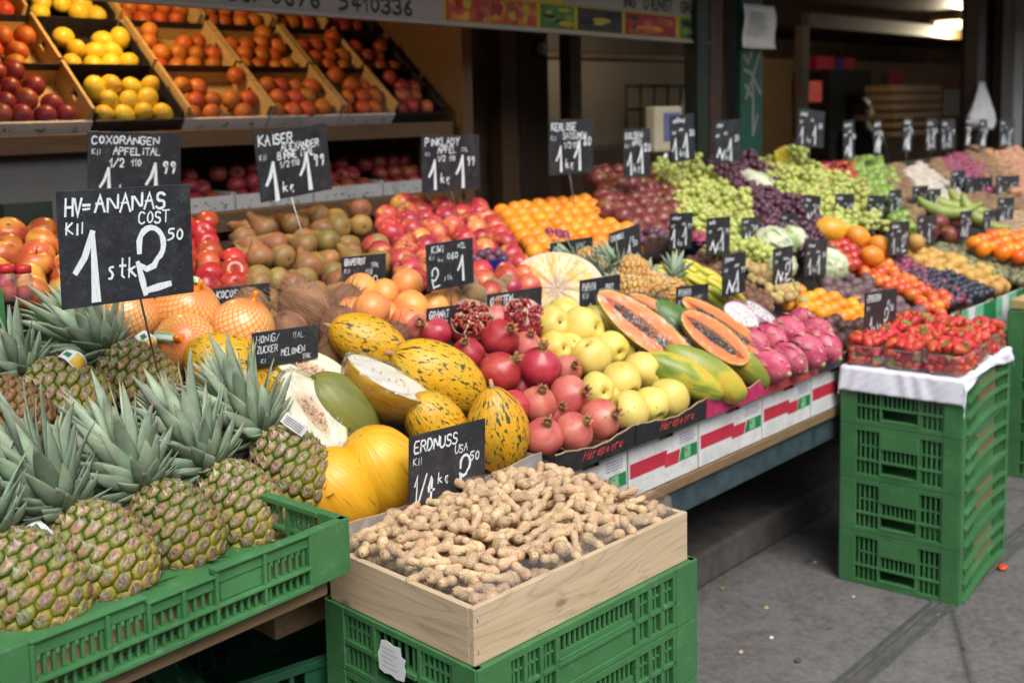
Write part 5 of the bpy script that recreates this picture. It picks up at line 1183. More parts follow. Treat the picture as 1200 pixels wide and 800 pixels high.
# ------------------------------------------------------------------ melons
MG = 'melons beside the pineapples'
mel_a = melon_mesh('melon', .074, .235, M['melon_speck'], 1); mel_b = melon_mesh('melon', .070, .20, M['melon_speck'], 2, neck=.25); mel_c = melon_mesh('melon', .083, .20, M['melon_plain'], 3, ribs=.006); mel_d = melon_mesh('melon', .075, .22, M['melon_green'], 4)
def melon(me, px, py, lift, ax, label, scl=1.0, spin=0, stem=True, L=.2, mesh2=None):
    o = put(me, 'melon', None, bed(px, py, lift), axq(ax, spin), scl); tag(o, label, 'melon', MG)
    if stem:
        g = G(); g.tube([(0, 0, L/2-.006), (.002, 0, L/2+.006), (.008, .003, L/2+.016)], [.008, .005, .004], 8); g.build('stem', M['fibre'], o)
    return o
melon(mel_a, 432, 402, .045, cax(-.86, .42, .25), 'speckled yellow melon beside the coconut, partly behind another speckled one', .86, 1, L=.235)
melon(mel_a, 514, 442, .035, cax(-.80, .48, .35), 'large yellow melon with dark green flecks under the open pomegranate', 1.06, 2.2, L=.235)
melon(mel_b, 583, 503, .015, cax(-.12, .93, .30), 'pear-shaped flecked melon standing upright by the pale pomegranates', 1.0, .5, L=.20)
melon(mel_c, 447, 552, .005, cax(-.35, .80, .48), 'plain golden melon next to the peanut price sign', .98, 0, False)
melon(mel_c, 398, 575, -.02, cax(-.55, .70, .40), 'plain golden melon squeezed between a pineapple and another golden melon', .92, 2, False)
melon(mel_a, 514, 502, -.02, cax(-.5, .7, .4), 'flecked melon lying deep behind the peanut sign', .85, 4, False)
melon(mel_a, 275, 436, .02, cax(-.75, .50, .40), 'yellow flecked melon under the netted pomelos, behind a pineapple crown', 1.0, 3, False, L=.235)
melon(mel_a, 322, 446, .0, cax(-.70, .55, .35), 'yellow flecked melon half hidden between a crown and the cut melon', .80, 5, False)
melon(mel_d, 398, 484, .0, cax(-.55, .70, .35), 'dark green and yellow melon behind the cut half melon', .95, 1, False)
def mel_zone(w, v):
    e = abs(2*v-1); rr_ = max(w, e**1.5*.9) if 0 else math.sqrt(min(1, w*w*.95+e*e*.75)); jag = .05*math.sin(23*v+9*w)
    return grad([(0, (.62, .44, .26)), (.30+jag*.4, (.66, .50, .32)), (.38+jag*.4, (.74, .70, .54)), (.86, (.76, .75, .60)), (.95, (.74, .78, .46)), (1.0, (.60, .50, .10))], rr_)
def half_melon(px, py, lift, axis, facing, label, R0=.075, L=.21, skin='melon_plain', wrap=False, thick=1.0, cav=(.36, .22, .78, .10), zones=mel_zone):
    """axis: long direction, facing: the way the cut looks"""
    z = V(axis).normalized(); x = V(facing); x = (x-z*x.dot(z)).normalized(); y = z.cross(x); qq = Matrix((x, y, z)).transposed().to_quaternion()
    g = half_mesh('half', spindle(R0, L, 2.1), None, None, zones, cav, thick=thick)
    o = g.build('half_melon', [M[skin], M['melon_flesh']], None, bed(px, py, lift), qq); tag(o, label, 'half melon', MG)
    s = G(); q2 = random.Random(px)
    for k in range(46):
        zz = q2.uniform(-.22, .22)*L; yy = q2.uniform(-.28, .28)*R0; s.ell((-R0*.04+q2.uniform(-.003, .004), yy, zz), (.0022, .0020, .0048), 6, 4, 0, qrand())
    s.build('seeds', M['pith'], o)
    if wrap:
        f = G()
        def sh(u, v):
            t = .03+v*(math.pi-.06); a = 6.283*u; r_ = (R0+.005+.0035*math.sin(13*a+9*v)*math.sin(17*v)+.002*math.sin(31*a)); x_ = r_*math.sin(t)*math.cos(a); x_ = min(x_, .005+.003*math.sin(20*u+30*v)) if x_ > 0 else x_*thick
            return V((x_, r_*math.sin(t)*math.sin(a), -math.cos(t)*(L/2+.006)*(1+.03*math.sin(11*a)*(v > .8))))
        f.surf(sh, 60, 40); f.build('cling_film', M['film_loose'], o)
    return o
half_melon(368, 482, .045, cax(-.60, .78, -.05), cax(.80, .32, .46), 'half golden melon with white flesh facing out, wrapped and labelled, beside the pineapple', .068, .195, wrap=True, thick=1.15)
half_melon(458, 443, .075, cax(-.86, .46, .1), cax(.30, .90, .20), 'film-wrapped golden half melon whose white cut lies upward', .068, .205, wrap=True, cav=(.01, .4, .5, .05), zones=lambda w, v: grad([(0, (.74, .73, .66)), (.93, (.77, .75, .65)), (1, (.70, .50, .10))], math.sqrt(min(1, w*w*.95+(2*v-1)**2*.8))), thick=1.35)
half_melon(366, 431, .050, cax(-.88, .40, .1), cax(.25, .80, .42), 'pale half melon with its tan seed hollow showing, below the melon price sign', .062, .19, 'quince')
g = G(); g.surf(lambda u, v: V(((u-.5)*.05, (v-.5)*.022, .004*math.sin(3.1*u))), 8, 3, 0, closed=False); tg = g.build('sticker', M['paper'], None, bed(345, 497, .115), Matrix((rt, up, -fw)).transposed().to_quaternion() @ Quaternion((0, 0, 1), -.62)); tag(tg, 'grey and white printed label stuck on the cut half melon', 'label')
g = G(); [ribbon(g, [V((-.02, -.006+.004*k)), V((.018, -.006+.004*k))], .0014, .0046, Matrix.Identity(4)) for k in range(4)]; g.build('printed_lines', M['letter_black'], tg)

# ------------------------------------------------------------------ pomelos in nets
PGp = 'pomelos in orange nets'; pm = ball_mesh('pomelo', .078, M['pomelo'], 3, .98, .012, 48, 32, dot=False)
for k, (px, py, lf, ax, scl, lb) in enumerate(((219, 366, .06, cax(.45, .75, .45), .98, 'netted pomelo directly under the big price sign'), (216, 404, .035, cax(.10, .25, .95), .90, 'netted pomelo with its red knot and green strip facing out'), (284, 386, .05, cax(.35, .85, .1), .96, 'netted pomelo beside the coconuts, the one with no strip in view'), (150, 372, .05, cax(.5, .8, .2), .9, 'netted pomelo glimpsed behind the pineapple crowns'))):
    o = put(pm, 'pomelo', None, bed(px, py, lf), axq(ax, k), scl); tag(o, lb, 'pomelo', PGp)
    g = G(); g.tube([(0, 0, .070), (0, 0, .079), (.001, 0, .088), (.003, .002, .10)], [.018, .006, .005, .008], 10); g.build('net_knot', M['persimmon'], o)
    if k < 2:
        g = G(); a0 = 1.2
        pts_ = [V((.085*math.sin(t)*math.cos(a0)+.001, .085*math.sin(t)*math.sin(a0), .085*math.cos(t))) for t in [x*.1 for x in range(1, 10)]]; sdv = V((-math.sin(a0), math.cos(a0), 0))*.011; vs = []
        for p_ in pts_: vs += [p_-sdv, p_-sdv*.45, p_+sdv*.45, p_+sdv]
        for i in range(len(pts_)-1):
            b4 = i*4; g.f += [(b4+j, b4+j+1, b4+j+5, b4+j+4) for j in range(3)]; g.m += [0, 1, 0]; g.sm += [True]*3
        g.v += [tuple(p_) for p_ in vs]; st = g.build('label_strip', [M['label_green'], M['paper']], o); sd = st.modifiers.new('s', 'SOLIDIFY'); sd.thickness = .0008

# ------------------------------------------------------------------ pomegranates
def pom_mesh(mat, seed):
    q2 = random.Random(seed); g = G(); r = .046; ph = q2.uniform(0, 6)
    def prof(v):
        t = .02+v*(math.pi-.04); x = r*math.sin(t); z = -.93*r*math.cos(t)
        if v > .5: z += .16*r*math.exp(-(x/(.3*r))**2)
        return x, z
    lathe(g, prof, 30, 20, 0, lambda p, a, v: V((p.x*(1+.025*math.cos(6*a+ph)*math.sin(math.pi*v)+.02*math.cos(2*a)), p.y*(1+.025*math.cos(6*a+ph)*math.sin(math.pi*v)), p.z)))
    return g.mesh('pomegranate', [mat])
def calyx_mesh(seed, open_=1.0):
    q2 = random.Random(seed); g = G(); r = .0098; z0 = .046*1.04
    g.tube([(0, 0, z0-.006), (0, 0, z0), (0, 0, z0+.005), (0, 0, z0+.009)], [r*1.5, r*.95, r*.9, r*1.0], 12, 0, caps=False)
    for k in range(6):
        a = 6.283*k/6; L = .012*q2.uniform(.6, 1.2); o_ = q2.uniform(.15, .6)*open_
        c, s = math.cos(a), math.sin(a); p0 = V((c*r, s*r, z0+.008)); sd = V((-s, c, 0))*r*.52; d = V((c*o_, s*o_, 1)).normalized()
        vs = [p0-sd, p0+sd, p0+d*L*.6+sd*.6, p0+d*L*.6-sd*.6, p0+d*L]; inn = V((-c, -s, 0))*.0016
        g.add(vs+[v+inn for v in vs], [(0, 1, 2, 3), (3, 2, 4), (6, 5, 8, 7), (7, 8, 9), (0, 3, 8, 5), (1, 6, 7, 2), (2, 7, 9, 4), (3, 4, 9, 8)], 0, True)
    g.tube([(0, 0, z0+.001), (0, 0, z0+.006)], [r*.7, r*.5], 8, 1)
    return g.mesh('calyx', [M['calyx'], M['darkend']])
PMr = variants(lambda k: pom_mesh(M['pomegranate'], k), 2); PMp = variants(lambda k: pom_mesh(M['pomegranate_pale'], k+7), 2); CAL = variants(calyx_mesh, 4)
PGR = 'pomegranates in the black tray'
POMS = [(586, 397, 48, (.45, .50, .70), 0, .06, 'glossy crimson pomegranate between the two opened ones'), (586, 437, 52, (.62, .62, .45), 0, .04, 'wide crimson pomegranate beside the large flecked melon'), (632, 431, 53, (.12, .85, .45), 0, .045, 'deep crimson pomegranate with its crown pointing up, biggest of the heap'),
        (630, 474, 46, (.2, .75, .6), 1, .015, 'pale pink pomegranate in the middle row, below the deep crimson one'), (667, 464, 50, (.62, .30, .72), 1, .02, 'pale pink pomegranate with its brown crown turned toward the quinces'), (600, 478, 44, (-.3, .3, .9), 0, .01, 'magenta pomegranate tucked behind the upright melon'),
        (637, 512, 48, (.15, .75, .65), 1, .0, 'pale pomegranate at the peanut end of the front row'), (672, 506, 48, (.55, .60, .6), 1, .0, 'pale pomegranate with a splayed star crown, centre of the front row'), (703, 491, 50, (.60, .35, .7), 1, .005, 'pale pomegranate at the quince end of the front row'),
        (548, 416, 42, (-.1, .7, .7), 0, .035, 'rosy pomegranate over the shoulder of the large flecked melon'), (510, 391, 40, (-.5, .5, .5), 0, .05, 'red pomegranate below the fallen price sign, next to the grapefruit'), (617, 407, 40, (.2, .7, .6), 1, .035, 'pinkish pomegranate peeping out behind the deep crimson one'),
        (664, 434, 38, (.4, .4, .8), 1, .02, 'small pink pomegranate wedged between the deep crimson one and the quinces'), (581, 375, 40, (.1, .95, .3), 1, .04, 'rosy pomegranate at the back between the opened ones'), (571, 420, 40, (.3, .6, .6), 0, .0, 'dark red pomegranate deep in the gap of the heap'), (610, 455, 42, (.3, .6, .6), 0, -.02, 'shaded pomegranate buried in the middle of the heap'), (650, 490, 42, (.3, .6, .6), 0, -.02, 'shaded pomegranate buried behind the front row'),
        (490, 385, 36, (.1, .4, .8), 1, .02, 'pale pomegranate half hidden next to the coconut')]
for k, (px, py, dpx, a, pale, lf, lb) in enumerate(POMS):
    p = bed(px, py, lf); scl = dpx*depth(p)/F/.094
    o = put((PMp if pale else PMr)[k % 2], 'pomegranate', None, p, axq(cax(*a), k*1.1), scl); tag(o, lb, 'pomegranate', PGR); put(CAL[k % 4], 'calyx', o)
def open_pom(px, py, dpx, a, lf, label, seed):
    p = bed(px, py, lf); r = dpx*depth(p)/F/2; q2 = random.Random(seed); ax = cax(*a)
    o = None; g = G(); cut = .64
    def shell(u, v):
        t = .02+v*(math.pi*cut+.16*math.sin(5*6.283*u)*.5-.02); aa = 6.283*u; return V((r*math.sin(t)*math.cos(aa), r*math.sin(t)*math.sin(aa), -.95*r*math.cos(t)))
    g.surf(shell, 40, 14, 0); g.surf(lambda u, v: shell(u, 1)*(1-.14*v)+V((0, 0, .002-.006*v)), 40, 2, 1)
    o = g.build('opened_pomegranate', [M['pomegranate'], M['pith']], None, p, axq(ax, seed)); tag(o, label, 'pomegranate', PGR)
    s = G()
    for k in range(230):
        aa = q2.uniform(0, 6.283); rr_ = r*.80*math.sqrt(q2.random()); sec = aa*5/6.283 % 1
        if (sec < .10 or sec > .90) and rr_ > r*.2: continue
        z = .22*r+.42*r*math.sqrt(max(0, 1-(rr_/r)**2))-.12*r*(abs(sec-.5) > .32)+q2.uniform(-.002, .002)
        s.ell((rr_*math.cos(aa), rr_*math.sin(aa), z), (.0044, .0038, .0054), 7, 5, 0, qrand())
    s.build('arils', M['aril'], o)
    m_ = G()
    for k in range(5):
        aa = 6.283*(k+.0)/5+.05; d = V((math.cos(aa), math.sin(aa), 0)); n2 = V((-d.y, d.x, 0))*.0022; vs = []
        for j in range(7):
            f = j/6; z = .24*r+.36*r*math.sqrt(max(0, 1-(f*.9)**2))+.003*math.sin(9*f+k); b = d*r*.76*f; vs += [b-n2+V((0, 0, .1*r)), b+n2+V((0, 0, .1*r)), b-n2*.6+V((0, 0, z)), b+n2*.6+V((0, 0, z))]
        fs = []
        for j in range(6): a4 = j*4; fs += [(a4, a4+2, a4+6, a4+4), (a4+1, a4+5, a4+7, a4+3), (a4+2, a4+3, a4+7, a4+6)]
        m_.add(vs, fs)
    for k in range(9): aa = q2.uniform(0, 6.28); rr_ = r*q2.uniform(.1, .6); m_.ell((rr_*math.cos(aa), rr_*math.sin(aa), .24*r+.40*r*math.sqrt(1-(rr_/r)**2)), (.006, .004, .003), 7, 5, 0, qrand())
    m_.build('pith', M['pith'], o)
open_pom(551, 380, 60, (.22, .62, .75), .06, 'opened pomegranate with dark seeds and a white pith cross, by the price card', 1)
open_pom(613, 375, 56, (.28, .78, .55), .055, 'opened pomegranate showing packed red seeds, next to the quinces', 4)

# ------------------------------------------------------------------ quinces
def quince_mesh(seed):
    q2 = random.Random(seed); g = G(); r = .045; ph = [q2.uniform(0, 6) for _ in range(4)]; nk = q2.uniform(.05, .30)
    def prof(v):
        t = .02+v*(math.pi-.04); x = r*math.sin(t)*(1-nk*.5*(-math.cos(t) < -.0)*math.cos(t)**2); z = -r*1.02*math.cos(t)
        if v > .5: z -= .30*r*math.exp(-(x/(.24*r))**2)
        else: z -= nk*r*.7*math.exp(-(x/(.4*r))**2); z += .10*r*math.exp(-(x/(.12*r))**2)
        return x, z
    def warp(p, a, v): k = 1+.05*math.cos(5*a+ph[0])*v**1.5+.035*math.cos(2*a+ph[1])+.03*math.cos(3*a+ph[2])*math.sin(3*v); return V((p.x*k, p.y*k, p.z))
    lathe(g, prof, 30, 22, 0, warp)
    for k in range(5):
        a = 6.283*k/5; g.tube([(0, 0, r*.66), (r*.12*math.cos(a), r*.12*math.sin(a), r*.74), (r*.20*math.cos(a), r*.20*math.sin(a), r*.80)], [.003, .0025, .001], 5, 1)
    g.ell((0, 0, r*.66), (r*.13, r*.13, r*.06), 8, 4, 1); g.ell((0, 0, -r*(.96+nk*.7)), (r*.09, r*.09, r*.06), 8, 4, 1)
    return g.mesh('quince', [M['quince'], M['darkend']])
QM = variants(quince_mesh, 4)
QU = [(646, 381, 48, (.55, .25, .8), .05, 'by the opened pomegranate, its deep dimple turned sideways'), (661, 369, 44, (.3, .8, .3), .05, 'rounded, the highest at the back beside the jackfruit'), (682, 385, 54, (.75, .1, .6), .055, 'large and bright, on top with its brown end facing the papayas'), (650, 409, 44, (.62, .15, .75), .03, 'with a dark star-shaped end, over the pomegranates'), (668, 408, 38, (.3, .6, .6), .015, 'shaded, pressed behind the pale central one'),
      (693, 419, 50, (-.3, .7, .4), .035, 'smooth pale round one in the centre'), (716, 408, 44, (.5, -.2, .8), .035, 'pale elongated one leaning down from the top'), (733, 412, 42, (.6, .2, .5), .01, 'tucked under the cut papaya'), (753, 434, 48, (.8, -.1, .55), .025, 'with its black eye facing the whole papaya'), (728, 446, 48, (.5, -.55, .6), .02, 'lumpy, with a brown-stained underside'),
      (699, 457, 44, (.45, -.05, .88), .015, 'with a deep folded dimple next to the pomegranates'), (737, 482, 50, (-.75, .3, .4), .0, 'the broad one at the pomegranate end of the front row'), (763, 474, 44, (.4, -.6, .6), .0, 'narrow pale one in the middle of the front row'), (784, 466, 50, (-.8, .2, .4), .0, 'smooth one at the papaya corner of the tray'), (712, 470, 40, (.3, .2, .8), -.015, 'greenish one at the back of the front row'), (722, 388, 36, (.3, .2, .8), .03, 'partly hidden below the papaya sign'), (700, 440, 40, (.3, .2, .8), -.01, 'deep in the shade of the heap')]
for k, (px, py, dpx, a, lf, lb) in enumerate(QU):
    p = bed(px, py, lf); o = put(QM[k % 4], 'quince', None, p, axq(cax(*a), k), dpx*depth(p)/F/.094); tag(o, 'yellow quince, '+lb, 'quince', 'quinces in the black tray')

# ------------------------------------------------------------------ papayas
PS = V((.10, -1, -.33)).normalized(); PAPG = 'papayas beside the quinces'
pap = variants(lambda k: (lambda g: (lathe(g, spindle(.062, .30, 2.3, .22 if k else .1), 36, 26, 0, lambda p, a, v: V((p.x*(1+.02*math.cos(5*a)), p.y*(1+.02*math.cos(5*a)), p.z))), g.ell((0, 0, .149), (.006, .006, .005), 8, 5, 1), g.mesh('papaya', [M['papaya_skin'], M['darkend']]))[-1])(G()), 2)
for k, (px, py, lf, a, scl, lb) in enumerate(((800, 441, .025, cax(-.86, .42, .1), .78, 'whole papaya, mostly green, next to the quinces'), (826, 437, .03, cax(-.80, .50, .1), .84, 'whole papaya with an orange blotch, in the middle of the pink tray'), (872, 427, .015, cax(-.72, .62, .1), .60, 'whole papaya with an orange streak, under the halves by the dragon fruit'), (722, 386, .02, cax(-.7, .5, .1), .7, 'green and orange papaya behind the quinces'))):
    o = put(pap[k % 2], 'papaya', None, bed(px, py, lf), axq(a, k*1.9+.6), scl); tag(o, lb, 'papaya', PAPG)
pg = G(); lathe(pg, spindle(.055, .24, 2.2), 28, 20); o = put(pg.mesh('papaya', [M['papaya_green']]), 'papaya', None, bed(796, 385, .06), axq(cax(-.75, .55, .1))); tag(o, 'dark green unripe papaya lying between the cut halves', 'papaya', PAPG)
def pap_zone(w, v):
    e = abs(2*v-1); r_ = math.sqrt(min(1, w*w*.9+e**3*.9)); return grad([(0, (.60, .18, .03)), (.34, (.74, .24, .035)), (.42, (.66, .15, .025)), (.85, (.74, .24, .045)), (.94, (.80, .36, .06)), (1, (.62, .36, .06))], r_)
def half_papaya(px, py, lf, axis, facing, L, R0, label):
    z = V(axis).normalized(); x = V(facing); x = (x-z*x.dot(z)).normalized(); y = z.cross(x); qq = Matrix((x, y, z)).transposed().to_quaternion()
    g = half_mesh('half', spindle(R0, L, 2.35, .12), None, None, pap_zone, (.34, .14, .86, .55)); o = g.build('half_papaya', [M['papaya_skin'], M['papaya_flesh']], None, bed(px, py, lf), qq); tag(o, label, 'half papaya', PAPG)
    s = G(); q2 = random.Random(px)
    for k in range(150):
        zz = q2.uniform(-.32, .32)*L; wd = .30*R0*math.sqrt(max(.02, 1-(zz/(.36*L))**2)); s.ell((-R0*.10+q2.uniform(-.008, .003), q2.gauss(0, .45)*wd, zz), (.0034, .0030, .0042), 7, 5, 0, qrand())
    s.build('seeds', M['seed'], o)
    f = G()
    def sh(u, v): t = .02+v*(math.pi-.04); a = 6.283*u; r_ = (R0+.004+.0025*math.sin(17*a+11*v)); x_ = r_*math.sin(t)**.85*math.cos(a); x_ = .0045+.0018*math.sin(25*u+33*v) if x_ > .0045 else x_; return V((x_, r_*math.sin(t)**.85*math.sin(a)*(1-.12*max(0, -math.cos(t))**1.5), -math.cos(t)*(L/2+.005)))
    f.surf(sh, 48, 30); f.build('cling_film', M['film'], o)
    return o
CF = cax(.30, .52, .80)
half_papaya(757, 384, .095, cax(-.79, .60, -.12), cax(.34, .48, .80), .31, .058, 'half papaya with a long row of black seeds, the first from the quinces')
half_papaya(789, 383, .085, cax(-.80, .58, -.12), cax(.38, .52, .76), .29, .052, 'half papaya lying close against the first half, mostly flesh in view')
half_papaya(838, 395, .090, cax(-.80, .58, -.05), cax(.22, .58, .78), .215, .053, 'shorter half papaya on top of the whole orange-blotched papaya')
half_papaya(848, 381, .075, cax(-.82, .54, -.1), cax(.46, .50, .72), .27, .046, 'half papaya turned on its side next to the pink dragon fruit')

# ------------------------------------------------------------------ dragon fruit
def dragon_mesh(seed):
    q2 = random.Random(seed); g = G(); R0, L = .045, .115
    pk = (.46, .045, .12); pk2 = (.56, .12, .17); pr = spindle(R0, L, 2.3, .15)
    lathe(g, pr, 26, 18, 0, None, lambda u, v: lerp3(pk, pk2, .5+.5*math.sin(14*u+9*v)))
    for k in range(26):
        v0 = .10+.80*(k/25); a = k*2.4+q2.uniform(-.3, .3); r0, z_ = pr(v0); r1, z1 = pr(min(.99, v0+.16)); c, s = math.cos(a), math.sin(a); w_ = .016*q2.uniform(.8, 1.2)*(1.1-v0*.5)
        tc = (.34, .38, .12) if q2.random() < .6 else (.60, .30, .22); sd = V((-s, c, 0)); lift_ = q2.uniform(.001, .006)+.008*(v0 > .85)
        p0 = V((c*r0*.98, s*r0*.98, z_)); pm_ = V((c*(r1+.003), s*(r1+.003), (z_*.45+z1*.55))); p1 = V((c*(r1+lift_), s*(r1+lift_), z1+.004))
        g.add([p0-sd*w_, p0+V((c, s, 0))*.004, p0+sd*w_, pm_-sd*w_*.75, pm_+V((c, s, 0))*.004, pm_+sd*w_*.75, p1], [(0, 1, 4, 3), (1, 2, 5, 4), (3, 4, 6), (4, 5, 6)], 0, True, [pk, pk2, pk, pk2, (.62, .20, .26), pk2, tc])
    g.ell((0, 0, L/2-.003), (.010, .010, .010), 8, 5, 0, None, (.42, .34, .16)); return g.mesh('dragon_fruit', [M['dragon']])
DM = variants(dragon_mesh, 3); DG = 'dragon fruits at the end of the cartons'
DR = [(903, 428, 46, (.75, -.35, .6), .015, 'nearest the whole papayas, in the front row'), (925, 421, 44, (.7, -.55, .5), .015, 'second along the front row'), (946, 411, 46, (.6, -.6, .5), .015, 'third along the front row, with a broad green-tipped end'), (966, 405, 44, (.6, -.6, .5), .015, 'at the strawberry end of the front row'), (884, 402, 40, (.5, -.4, .8), .03, 'in the upper row against the papaya half'), (903, 397, 42, (.6, -.3, .7), .04, 'in the middle of the upper row'), (925, 388, 42, (.55, -.3, .8), .04, 'bright magenta, at the top near the price sign'), (938, 377, 38, (.3, .5, .8), .035, 'smaller and redder, on top beside the mandarins'), (956, 388, 40, (.6, .1, .8), .035, 'at the mangosteen end of the upper row'), (895, 415, 40, (.4, .2, .8), -.01, 'deep behind the front row'), (937, 400, 40, (.4, .2, .8), -.0, 'in shade between the two rows')]
for k, (px, py, dpx, a, lf, lb) in enumerate(DR):
    p = bed(px, py, lf); o = put(DM[k % 3], 'dragon_fruit', None, p, axq(cax(*a), k*1.7), dpx*depth(p)/F/.108); tag(o, 'pink dragon fruit '+lb, 'dragon fruit', DG)
def drag_zone(w, v): return grad([(0, (.78, .76, .76)), (.82, (.80, .78, .78)), (.88, (.60, .12, .24)), (1, (.50, .05, .16))], math.sqrt(min(1, w*w*.95+(2*v-1)**4)))
for (px, py, fc, lb) in ((869, 371, cax(.25, .50, .83), 'halved dragon fruit with speckled white flesh in film, next to the papaya half'), (893, 366, cax(.6, .65, .35), 'film-wrapped dragon fruit half lying behind the speckled white one')):
    z = cax(-.75, .5, 0); x = (fc-z*fc.dot(z)).normalized(); qq = Matrix((x, z.cross(x), z)).transposed().to_quaternion(); g = half_mesh('h', spindle(.046, .115, 2.3), None, None, drag_zone, (0, 0, .01, 0))
    o = g.build('half_dragon_fruit', [M['dragon'], M['melon_flesh']], None, bed(px, py, .07), qq); tag(o, lb, 'half dragon fruit', DG); s = G()
    for k in range(110):
        a, r_ = R.uniform(0, 6.28), math.sqrt(R.random()); s.ell((.0004, .036*r_*math.cos(a), .046*r_*math.sin(a)), .0011, 5, 3)
    s.build('seeds', M['seed'], o); f = G(); f.surf(lambda u, v: V((max(-.05, min(.005+.002*math.sin(40*u), .052*math.sin(.03+3.08*v)*math.cos(6.283*u)))+0, .052*math.sin(.03+3.08*v)*math.sin(6.283*u), -.063*math.cos(.03+3.08*v))), 40, 24); f.build('cling_film', M['film'], o)

# ------------------------------------------------------------------ heaps of small fruit
def seen(p, mg=45):
    d = V(p)-CAM; z = d.dot(fw); return z > 0 and -mg < 600+F*d.dot(rt)/z < 1200+mg
def inpoly(x, y, P):
    c = False; j = len(P)-1
    for i in range(len(P)):
        if (P[i][1] > y) != (P[j][1] > y) and x < (P[j][0]-P[i][0])*(y-P[i][1])/(P[j][1]-P[i][1])+P[i][0]: c = not c
        j = i
    return c
def heap(poly, sp, meshes, name, desc, where, lift=0, up_=None, jit=.10, tilt=None, scl=(.93, 1.07), labelrows=True, layers=1, cat=None, skip=.0, row=.86):
    """rows of one fruit over a patch of the display; the patch is given by its outline in the photo"""
    P = [(p.x, (p.y-1.62)*math.sqrt(1+SL*SL)) for p in (bed(x, y, lift) for x, y in poly)]
    x0, x1 = min(p[0] for p in P), max(p[0] for p in P); s0, s1 = min(p[1] for p in P), max(p[1] for p in P); k = 0; cnt = 0; RR = random.Random(int(poly[0][0]*7+poly[0][1]))
    for ly in range(layers):
        s = s0+sp*.3+ly*sp*.45; ri = 0
        while s < s1:
            x = x0+(sp*.5 if (ri+ly) % 2 else 0)+RR.uniform(-.1, .1)*sp; ci = 0
            while x < x1:
                if inpoly(x, s, P) and RR.random() >= skip:
                    px, ps = x+RR.gauss(0, jit*.5)*sp, s+RR.gauss(0, jit*.5)*sp
                    p = V((px, 1.62, .95+lift))+BU*ps+BN*(RR.uniform(-jit, jit)*sp*.8-ly*sp*.62)
                    if p.y > 2.97 or p.y < 1.54 or not seen(p): x += sp; continue
                    q_ = qrand() if tilt is None else axq((V(tilt)+V((RR.gauss(0, .35), RR.gauss(0, .35), RR.gauss(0, .3)))), RR.uniform(0, 6))
                    o = put(RR.choice(meshes), name, None, p, q_, RR.uniform(*scl)); cnt += 1
                    lb = (f'{desc}, {od(ci)} from left, {od(ri)} row up, {where}' if labelrows and ly == 0 else f'{desc} in the {"lower layer of the " if ly else ""}{where}')
                    tag(o, lb, cat or name.replace('_', ' '), where if not ly else where+' lower layer'); ci += 1
                x += sp
            if ci: ri += 1
            s += sp*row
    return cnt
UPT = (0, -.45, .8)
ap_l = variants(lambda k: apple_mesh('apple', .044, M['apple_mango'], k), 3)
heap([(-40, 352), (-40, 295), (-5, 280), (22, 268), (110, 262), (165, 262), (165, 350), (80, 352)], .087, ap_l, 'apple', 'red and yellow apple', 'left edge heap', lift=.02, layers=1, tilt=None)
ap_r = variants(lambda k: apple_mesh('apple', .040, M['apple_red'], k+5), 3)
heap([(175, 345), (175, 265), (225, 256), (262, 254), (268, 290), (284, 338), (230, 342)], .080, ap_r, 'apple', 'shiny red apple', 'heap beside the pears', lift=.02, layers=1)
pe = variants(lambda k: pear_mesh('pear', .038, M['pear'], k), 4)
heap([(276, 262), (300, 256), (425, 250), (436, 285), (452, 300), (455, 338), (375, 352), (300, 350), (280, 318)], .085, pe, 'pear', 'russet brown pear', 'the pear heap', lift=.015, jit=.28, tilt=(-.30, 1.3, .15), layers=2, row=.85)
ap_p = variants(lambda k: apple_mesh('apple', .043, M['apple_pink'], k+9), 4)
heap([(432, 252), (478, 238), (530, 238), (574, 243), (596, 284), (644, 330), (600, 345), (520, 345), (455, 335), (443, 300)], .086, ap_p, 'apple', 'pink and yellow apple', 'the pink heap', lift=.02, layers=1, row=.80)
og = variants(lambda k: ball_mesh('tangerine', .034, M['orange'], k, .90, .02), 3)
heap([(578, 243), (640, 236), (690, 230), (708, 262), (738, 268), (748, 300), (730, 312), (640, 308), (606, 290), (596, 262)], .067, og, 'tangerine', 'bright orange tangerine', 'the tangerine heap', lift=.02, layers=2, jit=.07)
ap_d = variants(lambda k: apple_mesh('apple', .042, M['apple_dark'], k+19), 3)
heap([(690, 205), (722, 190), (752, 198), (796, 238), (806, 278), (752, 290), (738, 262), (708, 256)], .085, ap_d, 'apple', 'dark red apple', 'the dark apple heap', lift=.03, layers=1)

def grape_mesh(mat, seed, n_=34, r=.0150):
    q2 = random.Random(seed); g = G(); P = []
    for k in range(4000):
        if len(P) >= n_: break
        z = q2.uniform(-.08, .08); w = .046*(1-.55*(z+.08)/.16) ; a = q2.uniform(0, 6.28); p = V((w*math.sqrt(q2.random())*math.cos(a), w*math.sqrt(q2.random())*math.sin(a), z))
        if all((p-o).length > r*1.35 for o in P): P.append(p)
    for p in P: g.ell(p, (r, r, r*1.12), 9, 7, 0, qrand())
    g.tube([(0, 0, -.08), (.004, 0, -.10), (.012, .004, -.115)], .0022, 5, 1); return g.mesh('grape_bunch', [mat, M['stem']])
gg = variants(lambda k: grape_mesh(M['grape_green'], k), 3); gpp = variants(lambda k: grape_mesh(M['grape_purple'], k+5), 3)
heap([(768, 212), (790, 196), (822, 192), (850, 225), (884, 258), (900, 300), (842, 300), (806, 262)], .082, gg, 'grape_bunch', 'pale green grape bunch', 'the nearer green grapes', lift=.03, jit=.2, tilt=(-.3, -.7, -.2), layers=1, cat='grapes')
